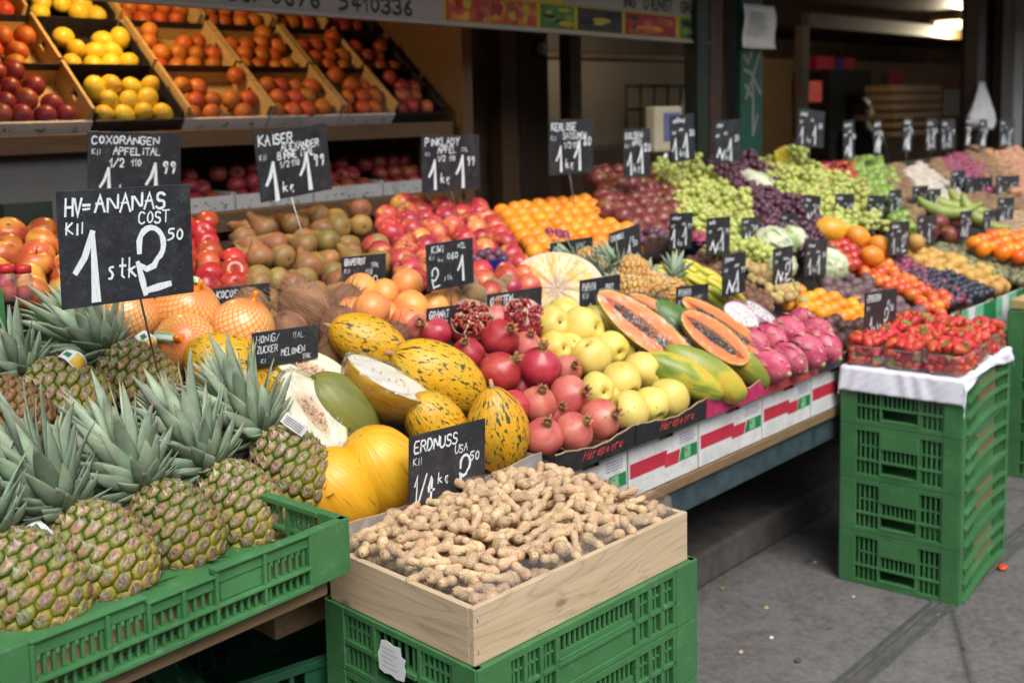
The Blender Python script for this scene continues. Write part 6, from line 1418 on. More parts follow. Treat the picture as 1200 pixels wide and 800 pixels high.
heap([(830, 192), (872, 188), (900, 205), (952, 262), (960, 290), (905, 290), (884, 258)], .080, gpp, 'grape_bunch', 'dusky purple grape bunch', 'the purple grapes', lift=.03, jit=.2, tilt=(-.3, -.7, -.2), layers=1, cat='grapes')
heap([(884, 192), (930, 186), (960, 200), (1010, 225), (1020, 262), (960, 268), (930, 240)], .085, gg, 'grape_bunch', 'yellow-green grape bunch', 'the farther green grapes', lift=.03, jit=.2, tilt=(-.3, -.7, -.2), layers=1, cat='grapes')
fa = variants(lambda k: apple_mesh('apple', .037, M['apple_red'], k+31, nu=14, nv=10), 2); fg = variants(lambda k: apple_mesh('apple', .037, M['apple_green'], k+41, nu=14, nv=10), 2)
heap([(950, 206), (972, 192), (995, 192), (1012, 232), (985, 238)], .076, fa, 'apple', 'vivid red apple', 'the far red patch', lift=.03, layers=1)
heap([(992, 190), (1030, 186), (1052, 216), (1048, 240), (1014, 234)], .076, fg, 'apple', 'light green apple', 'the green apple patch', lift=.03, layers=1)
pt = variants(lambda k: ball_mesh('potato', .032, M['potato'], k, .85, .08, 12, 8, False, .25), 2); gar = variants(lambda k: ball_mesh('garlic', .028, M['garlic'], k, .85, .05, 12, 8), 2); on = variants(lambda k: ball_mesh('onion', .034, M['onion'], k, .9, .03, 12, 8), 2); onr = variants(lambda k: ball_mesh('onion', .030, M['onion_red'], k, .9, .03, 12, 8), 2)
heap([(1038, 200), (1056, 196), (1082, 250), (1066, 262), (1050, 236)], .060, pt, 'potato', 'small brown potato', 'strip by the green apples', lift=.03, layers=1)
heap([(1056, 198), (1078, 194), (1126, 226), (1130, 252), (1088, 250)], .054, gar, 'garlic_bulb', 'white garlic bulb', 'the garlic patch', lift=.03, layers=1)
heap([(1080, 194), (1098, 190), (1130, 218), (1128, 228)], .060, pt, 'potato', 'tan potato', 'strip beside the garlic', lift=.03, layers=1)
heap([(1098, 190), (1122, 180), (1160, 200), (1160, 226), (1130, 218)], .058, onr, 'onion', 'dark red onion', 'the red onion patch', lift=.03, layers=1)
heap([(1126, 180), (1148, 174), (1180, 200), (1180, 228), (1160, 222)], .060, pt, 'potato', 'earthy brown potato', 'strip beside the golden onions', lift=.03, layers=1)
heap([(1150, 176), (1190, 172), (1225, 200), (1225, 240), (1182, 226)], .066, on, 'onion', 'golden brown onion', 'the golden onion patch', lift=.03, layers=1)

# middle band
co_ = []
def coconut_mesh(seed):
    q2 = random.Random(seed); g = G(); r = .054; p1 = q2.uniform(0, 6)
    lathe(g, lambda v: ((r*math.sin(.02+v*3.10)*(1+.0*v)), -1.12*r*math.cos(.02+v*3.10)), 28, 22, 0, lambda p, a, v: V((p.x*(1+.05*math.cos(3*a+p1)+.012*math.sin(23*a+9*v)), p.y*(1+.05*math.cos(3*a+p1)+.012*math.sin(19*a+13*v)), p.z)))
    g.ell((0, 0, r*1.08), (.010, .010, .004), 8, 4, 1); return g.mesh('coconut', [M['coconut'], M['darkend']])
def fibre_mesh(seed):
    q2 = random.Random(seed); g = G(); r = .054
    for k in range(150):
        a, t = q2.uniform(0, 6.28), q2.uniform(.25, 3.0); p = V((r*math.sin(t)*math.cos(a), r*math.sin(t)*math.sin(a), 1.12*r*math.cos(t)))*1.01; d = V((q2.gauss(0, .4), q2.gauss(0, .4), q2.gauss(.8, .6))).normalized(); nn = p.normalized(); L = q2.uniform(.02, .055)
        g.tube([p, p+d*L*.35+nn*.004, p+d*L*.7+nn*q2.uniform(.002, .014), p+d*L+nn*q2.uniform(-.002, .024)], [.00055, .0005, .0004, .0002], 3, 0, caps=False)
    return g.mesh('fibres', [M['fibre']])
CM = variants(coconut_mesh, 3); FMs = variants(fibre_mesh, 3)
for k, (px, py, dpx, a, lf, lb) in enumerate(((293, 362, 50, (-.3, .7, .4), .03, 'hairy brown coconut under the coconut sign'), (358, 360, 62, (-.8, .5, .2), .05, 'largest hairy coconut, lying crosswise in front of the pears'), (398, 385, 52, (.1, .9, .3), .02, 'coconut standing between the melon sign and the flecked melon'), (405, 355, 44, (.4, .7, .3), .02, 'hairy coconut touching the grapefruit'), (338, 388, 46, (-.1, .9, .5), .01, 'coconut with its bald pale end up behind the melon sign'), (392, 415, 48, (.1, .5, .6), -.01, 'coconut low in the shade beside the flecked melon'), (470, 392, 42, (.3, .5, .6), -.01, 'brown coconut peeping out under the grapefruit'))):
    p = bed(px, py, lf); o = put(CM[k % 3], 'coconut', None, p, axq(cax(*a), k), dpx*depth(p)/F/.112); tag(o, lb, 'coconut', 'coconuts behind the melons'); put(FMs[k % 3], 'fibres', o)
gf = variants(lambda k: ball_mesh('grapefruit', .047, M['grapefruit'], k, .94, .02, 24, 16), 3); GF = 'grapefruits beside the coconuts'
for k, (px, py, dpx, lf, lb) in enumerate(((422, 340, 42, .045, 'on top, right under the grapefruit sign'), (435, 364, 48, .05, 'large and front-most, above the flecked melon'), (477, 334, 42, .05, 'on top next to the pink apples'), (450, 345, 38, .03, 'with its stem end up, behind the large one'), (482, 362, 46, .03, 'with a pink blush, behind the fallen sign'), (479, 378, 44, .02, 'yellowish, lowest beside the flecked melon'), (508, 362, 40, .02, 'at the kiwi side'), (413, 366, 40, .02, 'greenish yellow one beside the coconut'), (455, 372, 40, -.0, 'deep between the large one and the yellowish one'), (520, 352, 36, .02, 'half hidden below the kiwi sign'))):
    p = bed(px, py, lf); o = put(gf[k % 3], 'grapefruit', None, p, qrand(), dpx*depth(p)/F/.096); tag(o, 'orange-pink grapefruit '+lb, 'grapefruit', GF)
kw = variants(lambda k: ball_mesh('kiwi', .0275, M['kiwi'], k, 1.0, .03, 18, 14, True, .22), 3)
for k, (px, py, lf, lb) in enumerate(((548, 334, .05, 'standing highest beside the kiwi sign'), (556, 345, .045, 'front-most, the largest one'), (579, 338, .03, 'broad one lying behind the quince sign'), (596, 335, .03, 'at the jackfruit side'), (530, 350, .02, 'low beside the grapefruit'), (545, 358, .01, 'below the front-most one'), (566, 356, .01, 'hidden behind the quince sign'), (520, 343, .015, 'right under the kiwi sign'), (585, 350, .01, 'under the quince sign corner'), (560, 362, 0, 'tucked behind the opened pomegranate'))):
    tag(put(kw[k % 3], 'kiwi', None, bed(px, py, lf), qz(cax(R.uniform(-1, 1), R.uniform(-.4, .6), R.uniform(0, .6)), k), 1.12), 'fuzzy brown kiwi '+lb, 'kiwi', 'kiwis between grapefruit and jackfruit')
# jackfruit half, cut face to the front
jn = cax(-.06, .42, .90); p = bed(652, 338, .02)
g = G(); RJ = .122
def rind(u, v): a = 6.283*u; r_ = RJ*math.cos(v*1.45)**.6*(1+.02*math.sin(37*a)*math.sin(40*v+1)+.03*math.cos(2*a)); return V((r_*math.cos(a)*1.15, r_*math.sin(a), -.13*math.sin(v*1.45)))
g.surf(rind, 110, 22, 0); g.surf(lambda u, v: V((RJ*(1-v*.999)*math.cos(6.283*u)*1.15*(1+.03*math.cos(12.566*u)), RJ*(1-v*.999)*math.sin(6.283*u)*(1+.03*math.cos(12.566*u)), .004*math.sin(3.14*v)+.003*math.sin(6.283*u*9)*(v*(1-v)*4))), 110, 12, 1)
xj = cax(1, -.1, 0); xj = (xj-jn*xj.dot(jn)).normalized(); o = g.build('jackfruit', [M['jack_rind'], M['jackfruit_cut']], None, p, Matrix((xj, jn.cross(xj), jn)).transposed().to_quaternion()); tag(o, 'half jackfruit with its golden fibrous cut face outward', 'jackfruit')
# mini pineapples
mini = pineapple('mini_pineapple', 'mini pineapple standing highest, between the two right-hand signs', 'mini pineapple', 'mini pineapples behind the papayas', L=.105, R0=.049, rows=8, around=10, pal=1, seed=31, crown_n=34, crown_l=.085)
MP = [((742, 319), (-.85, .52, .1), .055, 1.05, 'mini pineapple with a clear green crown, right of the papaya sign'), ((693, 308), (-.95, .25, .1), .055, 1.0, 'mini pineapple lying with its crown toward the jackfruit'), ((722, 338), (-.6, .6, .2), .015, .95, 'mini pineapple low between the papaya sign and the big crowned one'), ((742, 342), (-.85, .35, -.3), .03, 1.0, 'mini pineapple lying low, end toward the cut papaya'), ((768, 338), (-.3, .5, -.8), .035, 1.0, 'mini pineapple seen end on beside the starfruit'), ((788, 345), (.1, .8, -.4), .03, .95, 'mini pineapple partly behind the dragon fruit sign'), ((706, 326), (-.9, .2, .1), .02, .95, 'mini pineapple half hidden behind the papaya sign')]
for k, ((px, py), a, lf, scl, lb) in enumerate(MP):
    ax = cax(*a); c = bed(px, py, lf)-ax*.05*scl
    if k == 0: mini.location = c; mini.rotation_mode = 'QUATERNION'; mini.rotation_quaternion = axq(ax, 1); mini.scale = (scl,)*3; mini['label'] = lb
    else: dup(mini, c, axq(ax, k*1.2), scl, lb)
# bowls of plums
def bowl(px, py, lift, r, h_, mat, label, name='fruit_bowl', squash=1.0):
    g = G(); pts_ = [(.02, 0), (.62, .0), (.72, .03), (.88, .5), (1.0, 1.0), (1.05, 1.0), (1.04, .95), (.85, .5), (.6, .06), (.02, .05)]
    def fn(u, v): a, b = interp(pts_, v); t = 6.283*u; return V((a*r*math.cos(t), a*r*squash*math.sin(t), b*h_))
    g.surf(fn, 40, 18); p = bed(px, py, lift); o = g.build(name, mat, None, p); tag(o, label, 'bowl'); return p
pl = variants(lambda k: ball_mesh('plum', .017, M['plum'], k, 1.0, .03, 12, 9, True, .12), 3); plr = variants(lambda k: ball_mesh('plum', .017, M['plum_red'], k, 1.0, .03, 12, 9, True, .1), 2); plb = variants(lambda k: ball_mesh('plum', .018, M['plum_black'], k, 1.0, .03, 12, 9, True, .18), 2)
def in_bowl(p, r, h_, me, n_, name, lb, grp, rs=.017):
    q2 = random.Random(int(p.x*100)); P = []
    for k in range(3000):
        if len(P) >= n_: break
        a, r_ = q2.uniform(0, 6.28), r*.86*math.sqrt(q2.random()); z = h_*.72+.028*(1-(r_/r)**2)+q2.uniform(-.006, .006); c = p+V((r_*math.cos(a), r_*math.sin(a), z))
        if all((c-o).length > rs*1.6 for o in P): P.append(c)
    for c in P: tag(put(q2.choice(me), name, None, c, qrand()), lb, name, grp)
for (px, py, lf, r, h_, mt, me, lb, fl) in ((572, 322, -.01, .062, .055, 'blue_plastic', pl, 'bright blue bowl of plums beside the kiwi sign', 'dusky plum in the bright blue bowl'), (762, 302, -.02, .072, .085, 'clear', pl, 'clear tub of dark plums behind the mini pineapples', 'dark plum in the clear tub'), (822, 303, -.03, .085, .075, 'navy_plastic', plr, 'navy blue bowl of reddish plums under the grapes', 'reddish plum in the navy bowl'), (648, 294, -.02, .055, .05, 'clear', plr, 'small clear tub of plums at the foot of the tangerines', 'reddish plum in the small clear tub')):
    p = bowl(px, py, lf, r, h_, M[mt], lb); in_bowl(p, r, h_, me, int(r*r*4300), 'plum', fl, fl.replace('plum in', 'plums in'))
def star_mesh(seed):
    g = G(); L, r = .11, .030
    def fn(u, v): t = .03+v*3.08; a = 6.283*u; k = .62+.38*abs(math.cos(2.5*a))**1.4; rr_ = r*math.sin(t)**.75*k; return V((rr_*math.cos(a), rr_*math.sin(a), -math.cos(t)*L/2))
    g.surf(fn, 60, 16); return g.mesh('starfruit', [M['starfruit']])
sm = star_mesh(1)
for k, (px, py, a, lb) in enumerate(((783, 323, (-.8, .4, .1), 'greener, at the mini pineapple end'), (800, 325, (-.8, .45, .1), 'bright yellow, nearest the navy bowl'), (813, 318, (-.75, .5, .1), 'yellow, topmost beside the brown lychees'), (833, 328, (-.75, .5, .1), 'greenish, over the dragon fruit sign corner'), (842, 338, (-.7, .5, .2), 'green-yellow, beside the tall sign'), (838, 350, (-.6, .5, .3), 'pale green, lowest by the dragon fruit sign'), (820, 334, (-.7, .4, .2), 'half hidden behind the dragon fruit sign'), (862, 352, (-.6, .5, .3), 'small green one at the foot of the tall sign'))): tag(put(sm, 'starfruit', None, bed(px, py, .02), axq(cax(*a), k*.7), 1.05), 'ribbed starfruit, '+lb, 'starfruit', 'starfruits behind the papayas')
md = variants(lambda k: ball_mesh('mandarin', .027, M['mandarin'], k, .88, .02), 2)
heap([(756, 322), (790, 312), (796, 318), (775, 332)], .052, md, 'mandarin', 'small orange mandarin', 'by the starfruit', lift=0)
ly = variants(lambda k: ball_mesh('lychee', .0155, M['lychee'], k, 1, .03, 10, 8, False), 2)
heap([(790, 318), (812, 300), (848, 296), (872, 330), (908, 350), (900, 364), (868, 356), (846, 330)], .031, ly, 'lychee', 'rough brown lychee', 'the lychee drift', lift=.01, labelrows=False, jit=.25, layers=1)
ph = variants(lambda k: ball_mesh('physalis', .0165, M['physalis'], k, 1.05, .12, 10, 8, False), 3)
heap([(866, 290), (905, 280), (925, 312), (940, 352), (912, 352), (880, 326)], .034, ph, 'physalis', 'papery tan physalis', 'the physalis drift', lift=.01, labelrows=False, jit=.3, layers=1)
# cabbages
def cabbage_mesh(seed):
    q2 = random.Random(seed); g = G(); g.ell((0, 0, 0), .070, 24, 16)
    for k in range(9):
        a, t = q2.uniform(0, 6.28), q2.uniform(.5, 2.3); ctr = V((math.sin(t)*math.cos(a), math.sin(t)*math.sin(a), -math.cos(t))); qq = V((0, 0, 1)).rotation_difference(ctr)
        def leaf(u, v): rr_ = v*.85; b = 6.283*u; h_ = .074+.004*math.sin(7*b)*v+.006*v*v; return qq @ V((h_*math.sin(rr_)*math.cos(b), h_*math.sin(rr_)*math.sin(b), h_*math.cos(rr_)))
        g.surf(leaf, 20, 6)
    return g.mesh('cabbage', [M['cabbage']])
cb = variants(cabbage_mesh, 2)
for k, (px, py, scl, lb) in enumerate(((904, 288, .95, 'whitish cabbage beside the physalis'), (926, 284, .85, 'greenish cabbage behind the pale one'), (916, 312, .7, 'small green cabbage below the other two'), (972, 312, .85, 'white ribbed cabbage next to the nectarines'), (900, 226, 1.0, 'long pale cabbage lying among the green grapes'))): o = put(cb[k % 2], 'cabbage', None, bed(px, py, .03), qrand(), scl if k < 4 else (.8, .8, 1.9)); tag(o, lb, 'cabbage', 'cabbages along the middle of the stall'); 
o.rotation_quaternion = axq(cax(.7, -.6, .2))
# right-hand fruit
nec = variants(lambda k: ball_mesh('nectarine', .031, M['apple_red'], k, .95, .02, 14, 10), 2)
heap([(968, 292), (990, 282), (1010, 298), (1000, 314), (978, 312)], .060, nec, 'nectarine', 'glossy red nectarine', 'the nectarine punnet', lift=.01, layers=1)
kv = variants(lambda k: ball_mesh('kiwano', .042, M['kiwano'], k, 1.0, .03, 24, 20, False, .30), 2)
for k, (px, py, a, scl, lb) in enumerate(((973, 270, (-.95, .1, .1), 1.35, 'large orange horned melon on the highest spot'), (1006, 279, (-.6, .6, .3), 1.1, 'orange and yellow horned melon behind the narrow sign'), (1032, 289, (-.8, .5, .2), 1.0, 'yellow-orange horned melon left of the shaded sign'), (1022, 300, (-.9, .3, .2), .9, 'horned melon lying lowest, above the tomatoes'))): tag(put(kv[k % 2], 'kiwano', None, bed(px, py, .04), axq(cax(*a), k), scl), lb, 'horned melon', 'horned melons at the far part of the stall')
heap([(908, 358), (938, 342), (975, 348), (1014, 354), (1018, 374), (985, 376), (940, 366)], .053, md, 'mandarin', 'orange mandarin', 'the mandarin box', lift=-.025, jit=.2, layers=1)
mg = variants(lambda k: ball_mesh('mangosteen', .026, M['mangosteen'], k, .92, .03, 14, 10), 2)
heap([(960, 378), (990, 374), (1014, 378), (1020, 400), (995, 410), (968, 400)], .050, mg, 'mangosteen', 'brown mangosteen', 'the mangosteen tray', lift=-.025, layers=1, jit=.2)
ps = variants(lambda k: ball_mesh('passion_fruit', .026, M['passion'], k, .98, .02, 16, 11), 3)
heap([(952, 342), (978, 326), (1008, 324), (1050, 352), (1092, 372), (1094, 388), (1060, 392), (1018, 362)], .052, ps, 'passion_fruit', 'purple-brown passion fruit', 'the passion fruit strip', lift=-.025, jit=.2, layers=1)
tm = variants(lambda k: ball_mesh('tomato', .026, M['tomato'], k, .92, .03, 14, 10), 3)
heap([(990, 312), (1016, 300), (1040, 308), (1084, 334), (1112, 352), (1108, 368), (1080, 362), (1030, 332)], .052, tm, 'tomato', 'orange-red tomato', 'the tomato strip', lift=-.025, jit=.2, layers=1)
heap([(1030, 306), (1060, 302), (1090, 322), (1124, 342), (1136, 356), (1116, 356), (1076, 332)], .036, plr+pl, 'plum', 'red and violet plum', 'the red plum strip', lift=-.025, jit=.2, labelrows=False, layers=1)
heap([(1064, 322), (1098, 316), (1140, 330), (1160, 340), (1156, 352), (1122, 350)], .037, plb, 'plum', 'blue-black plum', 'the dark plum strip', lift=-.025, jit=.2, labelrows=False, layers=1)
lq = variants(lambda k: ball_mesh('loquat', .030, M['loquat'], k, .95, .03, 14, 10), 2)
heap([(1050, 300), (1080, 286), (1110, 300), (1160, 318), (1186, 336), (1180, 346), (1130, 328), (1090, 318)], .058, lq, 'loquat', 'golden brown loquat', 'the loquat strip', lift=-.025, jit=.2, layers=1)
tag(put(lq[0], 'loquat', None, bed(1073, 284, .045), qrand(), 1.25), 'single golden loquat perched above the rest beside the shaded sign', 'loquat')
fi = variants(lambda k: ball_mesh('fig', .021, M['fig'], k, 1.0, .03, 12, 9), 2)
heap([(1084, 292), (1120, 282), (1150, 292), (1200, 306), (1222, 322), (1218, 340), (1180, 328), (1130, 312)], .041, fi, 'fig', 'green and violet fig', 'the fig strip', lift=-.025, jit=.2, labelrows=False, layers=1)
pr_ = variants(lambda k: ball_mesh('persimmon', .036, M['persimmon'], k, .85, .03, 18, 12), 2)
heap([(1138, 286), (1164, 272), (1200, 276), (1230, 290), (1222, 308), (1176, 302)], .072, pr_, 'persimmon', 'glossy orange persimmon', 'the persimmon patch', lift=.04, layers=1)
mgo = variants(lambda k: ball_mesh('mango', .045, M['apple_dark'], k, .95, .05, 18, 12, False, .25), 2)
for k, (px, py, lb) in enumerate(((1100, 262, 'dark red and green mango behind the two central signs'), (1118, 258, 'rosy mango left of the narrow sign'), (1112, 276, 'crimson mango lowest in its group'), (1088, 272, 'shaded green-red mango by the sign edge'))): tag(put(mgo[k % 2], 'mango', None, bed(px, py, .02), qrand(), .95), lb, 'mango', 'mangoes below the plantains')
def plantain(seed):
    g = G(); N_ = 10; pts_ = [V((.10*math.sin((k/N_-.5)*1.5), 0, .16*(k/N_-.5)*1.2+0)) if 0 else V((.13*(1-math.cos((k/N_-.5)*1.7)), 0, .13*math.sin((k/N_-.5)*1.7))) for k in range(N_+1)]
    g.tube(pts_, [.006, .014, .021, .024, .025, .025, .024, .021, .016, .009, .005], 9); return g.mesh('plantain', [M['plantain']])
pm_ = plantain(1)
for k, (px, py, a, lb) in enumerate(((1116, 243, (.9, -.2, .2), 'uppermost green plantain of the bunch'), (1138, 246, (.85, -.4, .2), 'green plantain in the middle of the bunch'), (1108, 250, (.9, -.15, .3), 'green plantain on the left side of the bunch'), (1146, 258, (.7, -.6, .3), 'lowest green plantain, tip pointing down'))): tag(put(pm_, 'plantain', None, bed(px, py, .05), axq(cax(*a), 1.4+k*.1), 1.35), lb, 'plantain', 'green plantains behind the mangoes')
gap = variants(lambda k: apple_mesh('pear', .034, M['apple_green'], k+61, nu=12, nv=9), 1)
heap([(1040, 250), (1062, 244), (1078, 262), (1070, 272), (1050, 268)], .068, gap, 'pear', 'pale green pear', 'the few between the near signs', lift=.02)
nt = variants(lambda k: ball_mesh('walnut', .021, M['nut'], k, .95, .06, 10, 8, False), 2)
heap([(1152, 262), (1178, 250), (1225, 250), (1225, 280), (1170, 274)], .041, nt, 'walnut', 'tan walnut', 'the walnut patch', lift=.02, labelrows=False, layers=1)
heap([(1085, 238), (1100, 224), (1170, 226), (1225, 232), (1225, 252), (1160, 250), (1130, 240)], .058, pt, 'potato', 'brown potato', 'patch above the plantains', lift=.0, layers=1)
heap([(950, 270), (1000, 258), (1060, 260), (1085, 280), (1060, 292), (1000, 290)], .060, plb, 'plum', 'shaded dark plum', 'dark tray behind the horned melons', lift=-.01, labelrows=False)
heap([(1040, 268), (1066, 262), (1090, 268), (1080, 280), (1050, 280)], .050, tm, 'tomato', 'red tomato', 'the few behind the shaded sign', lift=-.01, labelrows=False)
# bananas and small jars on the left
g0 = G()
for k in range(5): g0.tube([V((.014*k, .11*(1-math.cos((j/8-.5)*1.5))+.003*k, .12*math.sin((j/8-.5)*1.5))) for j in range(9)], [.005, .012, .016, .018, .018, .018, .016, .011, .004], 8)
tag(g0.build('bananas', M['lemon'], None, bed(915, 196, .05), axq(cax(.5, -.85, .1), 1.0)), 'yellow banana bunch at the top of the farther green grapes', 'bananas')
for k, (px, lb) in enumerate(((10, 'small glass bottle with a red cap at the picture edge'), (29, 'small glass bottle with a red cap, next to the apples'))):
    p = atY(px, 352, 2.42); root = thing('glass_bottle', lb, 'bottle', p); g = G()
    lathe(g, lambda v: interp([(.002, 0), (.020, .0), (.0205, .004), (.0205, .045), (.017, .056), (.015, .062), (.015, .070), (.002, .0702)], v), 18, 21); g.build('glass', M['clear'], root)
    g = G(); lathe(g, lambda v: interp([(.002, .002), (.018, .002), (.018, .03), (.002, .031)], v), 14, 6); g.build('contents', M['card_red'], root)
    g = G(); lathe(g, lambda v: interp([(.0155, .060), (.018, .0602), (.018, .076), (.016, .0775), (.001, .0775)], v), 24, 8); g.build('cap', M['red_plastic'], root)
tb('green_post', atY(-6, 480, 2.40)[:], (atY(4, 340, 2.40).x, 2.43, atY(4, 340, 2.40).z), M['crate_green'], 'green plastic corner at the left picture edge', 'crate corner')
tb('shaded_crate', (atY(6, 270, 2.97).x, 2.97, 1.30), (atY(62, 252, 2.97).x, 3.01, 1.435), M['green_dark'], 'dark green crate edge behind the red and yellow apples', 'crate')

# ------------------------------------------------------------------ price signs
SGx = 'chalk price signs'
sign(((55, 225), (212, 216), (238, 341), (84, 362)), 1.95, [('HV=', .05, .79, .14, .17, .45), ('ANANAS', .26, .80, .14, .15, .66), ('COST', .58, .67, .10, .13, .62), ('KII', .05, .63, .09, .17), ('#', '1', .22, .03, .60), ('stk', .33, .22, .16, .11, .5), ('#', '2', .58, .05, .60), ('50', .80, .50, .10, .16, .70)], 'largest blackboard, in front, reading ANANAS with a big 1 and 2', foot=bed(193, 470, -.03))
sign(((100, 152), (209, 158), (215, 240), (106, 246)), 2.78, [('COXORANGEN', .04, .84, .10, .16, .78), ('ÄPFELiTAL'.replace('Ä', 'A'), .26, .70, .09, .16, .72), ('KII', .04, .70, .07), ('1/2', .22, .54, .11), ('110', .45, .55, .09), ('#', '1', .20, .08, .44), ('kg', .32, .14, .16), ('#', '1', .70, .08, .50), ('99', .78, .46, .15)], 'blackboard reading COXORANGEN, half hidden behind the pineapple board')
sign(((293, 157), (378, 145), (393, 221), (310, 237)), 2.72, [('KAISER', .05, .80, .14, .16, .62), ('ALEXANDER', .34, .69, .10, .17, .62), ('BIRNE iTAL', .28, .57, .10, .17, .62), ('KII', .04, .60, .07), ('1/2', .30, .45, .09), ('110', .46, .45, .09), ('#', '1', .20, -.02, .56), ('kg', .31, .10, .14), ('#', '1', .67, .05, .55), ('99', .76, .40, .15)], 'tilted blackboard reading KAISER ALEXANDER above the pears', foot=bed(376, 345, -.05))
sign(((489, 160), (557, 157), (567, 222), (500, 225)), 2.70, [('PINKLADY', .05, .82, .13, .15, .70), ('APFEL', .26, .68, .11, .15, .7), ('iTAL', .66, .70, .07), ('KII', .06, .64, .06), ('1/2', .26, .54, .10), ('110', .46, .54, .09), ('#', '1', .20, .04, .52), ('kg', .31, .16, .16), ('#', '1', .68, .04, .58), ('99', .76, .45, .15)], 'blackboard reading PINKLADY APFEL above the pink apples', foot=bed(545, 285, -.05))
sign(((640, 141), (692, 139), (699, 203), (647, 205)), 2.62, row1('KERLOSE', 'SATSUMEN', '1', '80'), 'blackboard reading KERLOSE SATSUMEN above the tangerines', foot=bed(680, 282, -.05))
sign(((724, 153), (757, 150), (767, 206), (738, 208)), 2.60, row1('GOLDEN', 'APFEL', '1', '80', False), 'narrow blackboard above the dark red apples', foot=bed(763, 268, -.05))
far = [((782, 137), (810, 133), (818, 186), (790, 191), 2.60, 'greyish blackboard in front of the weighing scale'), ((832, 142), (863, 140), (872, 188), (842, 192), 2.58, 'greyish blackboard before the graffiti board, over purple grapes'), ((933, 127), (964, 130), (968, 175), (937, 170), 2.62, 'greyish blackboard on a tall wire beside the yellowish post'), ((983, 143), (998, 141), (1005, 184), (994, 187), 2.62, 'narrow grey sign overlapping the shopkeeper shoulder'), ((1020, 142), (1030, 141), (1036, 182), (1028, 183), 2.62, 'very narrow grey sign right of the shopkeeper'),
       ((1058, 138), (1069, 138), (1069, 178), (1059, 178), 2.62, 'narrow grey sign before the far wooden crates'), ((1085, 139), (1098, 139), (1098, 177), (1086, 177), 2.62, 'grey sign touching a wider grey sign on its right'), ((1100, 140), (1117, 140), (1122, 174), (1106, 176), 2.62, 'wider grey sign above the red onions'), ((1131, 138), (1136, 138), (1138, 172), (1133, 172), 2.66, 'thin sliver of a sign just left of the white bag'), ((1145, 140), (1153, 140), (1160, 174), (1152, 174), 2.62, 'narrow sign under the white hanging bag'), ((1169, 140), (1187, 140), (1190, 171), (1174, 173), 2.62, 'grey sign above the golden onions at the far end'),
       ((783, 250), (810, 249), (813, 291), (787, 293), 2.12, 'white-lettered board standing in the navy bowl'), ((826, 256), (853, 254), (858, 296), (831, 300), 2.06, 'board at the foot of the nearer green grapes'), ((867, 256), (888, 254), (891, 285), (872, 288), 2.16, 'smaller board between green and purple grapes'), ((913, 251), (934, 250), (935, 279), (916, 281), 2.2, 'board below the purple grapes, above the cabbages'), ((842, 301), (871, 295), (877, 341), (852, 348), 1.80, 'tall board standing in the lychees'), ((905, 292), (928, 288), (930, 330), (908, 336), 1.90, 'board standing in the physalis'), ((943, 282), (968, 280), (970, 322), (945, 324), 1.92, 'board between the cabbages and the nectarines'),
       ((942, 229), (962, 229), (960, 266), (942, 263), 2.2, 'board in front of the farther green grapes, nearest the purple ones'), ((979, 228), (1001, 226), (1001, 262), (979, 261), 2.2, 'board in the middle of the farther green grapes'), ((1017, 229), (1037, 229), (1037, 262), (1017, 262), 2.2, 'board at the end of the farther green grapes'), ((1039, 224), (1054, 222), (1059, 252), (1045, 255), 2.25, 'pale leaning board between the grapes and the potatoes'), ((1069, 219), (1087, 217), (1088, 246), (1071, 248), 2.25, 'left board of the touching pair before the garlic'), ((1088, 222), (1102, 221), (1103, 247), (1089, 248), 2.25, 'right board of the touching pair before the garlic'),
       ((1042, 261), (1065, 259), (1066, 297), (1043, 300), 1.98, 'shaded board beside the single loquat'), ((1075, 254), (1097, 252), (1097, 285), (1075, 288), 2.0, 'board left of the mangoes'), ((1125, 248), (1138, 247), (1138, 280), (1126, 281), 2.0, 'narrow board right of the mangoes'), ((1152, 247), (1166, 246), (1167, 271), (1154, 273), 2.05, 'small board below the plantain tips'), ((1169, 232), (1188, 231), (1188, 261), (1170, 263), 2.1, 'board above the walnuts'), ((1113, 201), (1130, 199), (1132, 227), (1117, 229), 2.4, 'pale leaning board among the red onions'), ((1131, 209), (1163, 207), (1163, 227), (1132, 229), 2.35, 'wide low board in front of the potatoes'), ((1167, 207), (1194, 205), (1195, 227), (1168, 229), 2.35, 'wide board below the golden onions')]
for k, (a, b, c_, d_, yy, lb) in enumerate(far):
    q3 = random.Random(k*31+5); dg = q3.choice('111212'); x_ = q3.uniform(.14, .22); tw = q3.uniform(-.03, .05)
    tx = [('%', q3.uniform(.05, .12), q3.uniform(.78, .83), q3.uniform(.10, .14), q3.randint(4, 6)), ('%', q3.uniform(.35, .55), q3.uniform(.62, .68), .09, q3.randint(3, 5)), ('%', .06, .60, .09, 3)]
    if q3.random() < .55: tx += [('%', x_-.04, .08, .36+tw, 2), ('kg', .42, .10+tw, .14)]
    else: tx += [('#', '1', x_+.02, .05, .46+tw), ('kg', .36, .12, .15)]
    sign((a, b, c_, d_), yy, tx+[('#', dg, .64+tw, .06+tw, .52), (q3.choice(('99', '80', '50', '20', '90')), .78, .52+tw, .13)], lb)
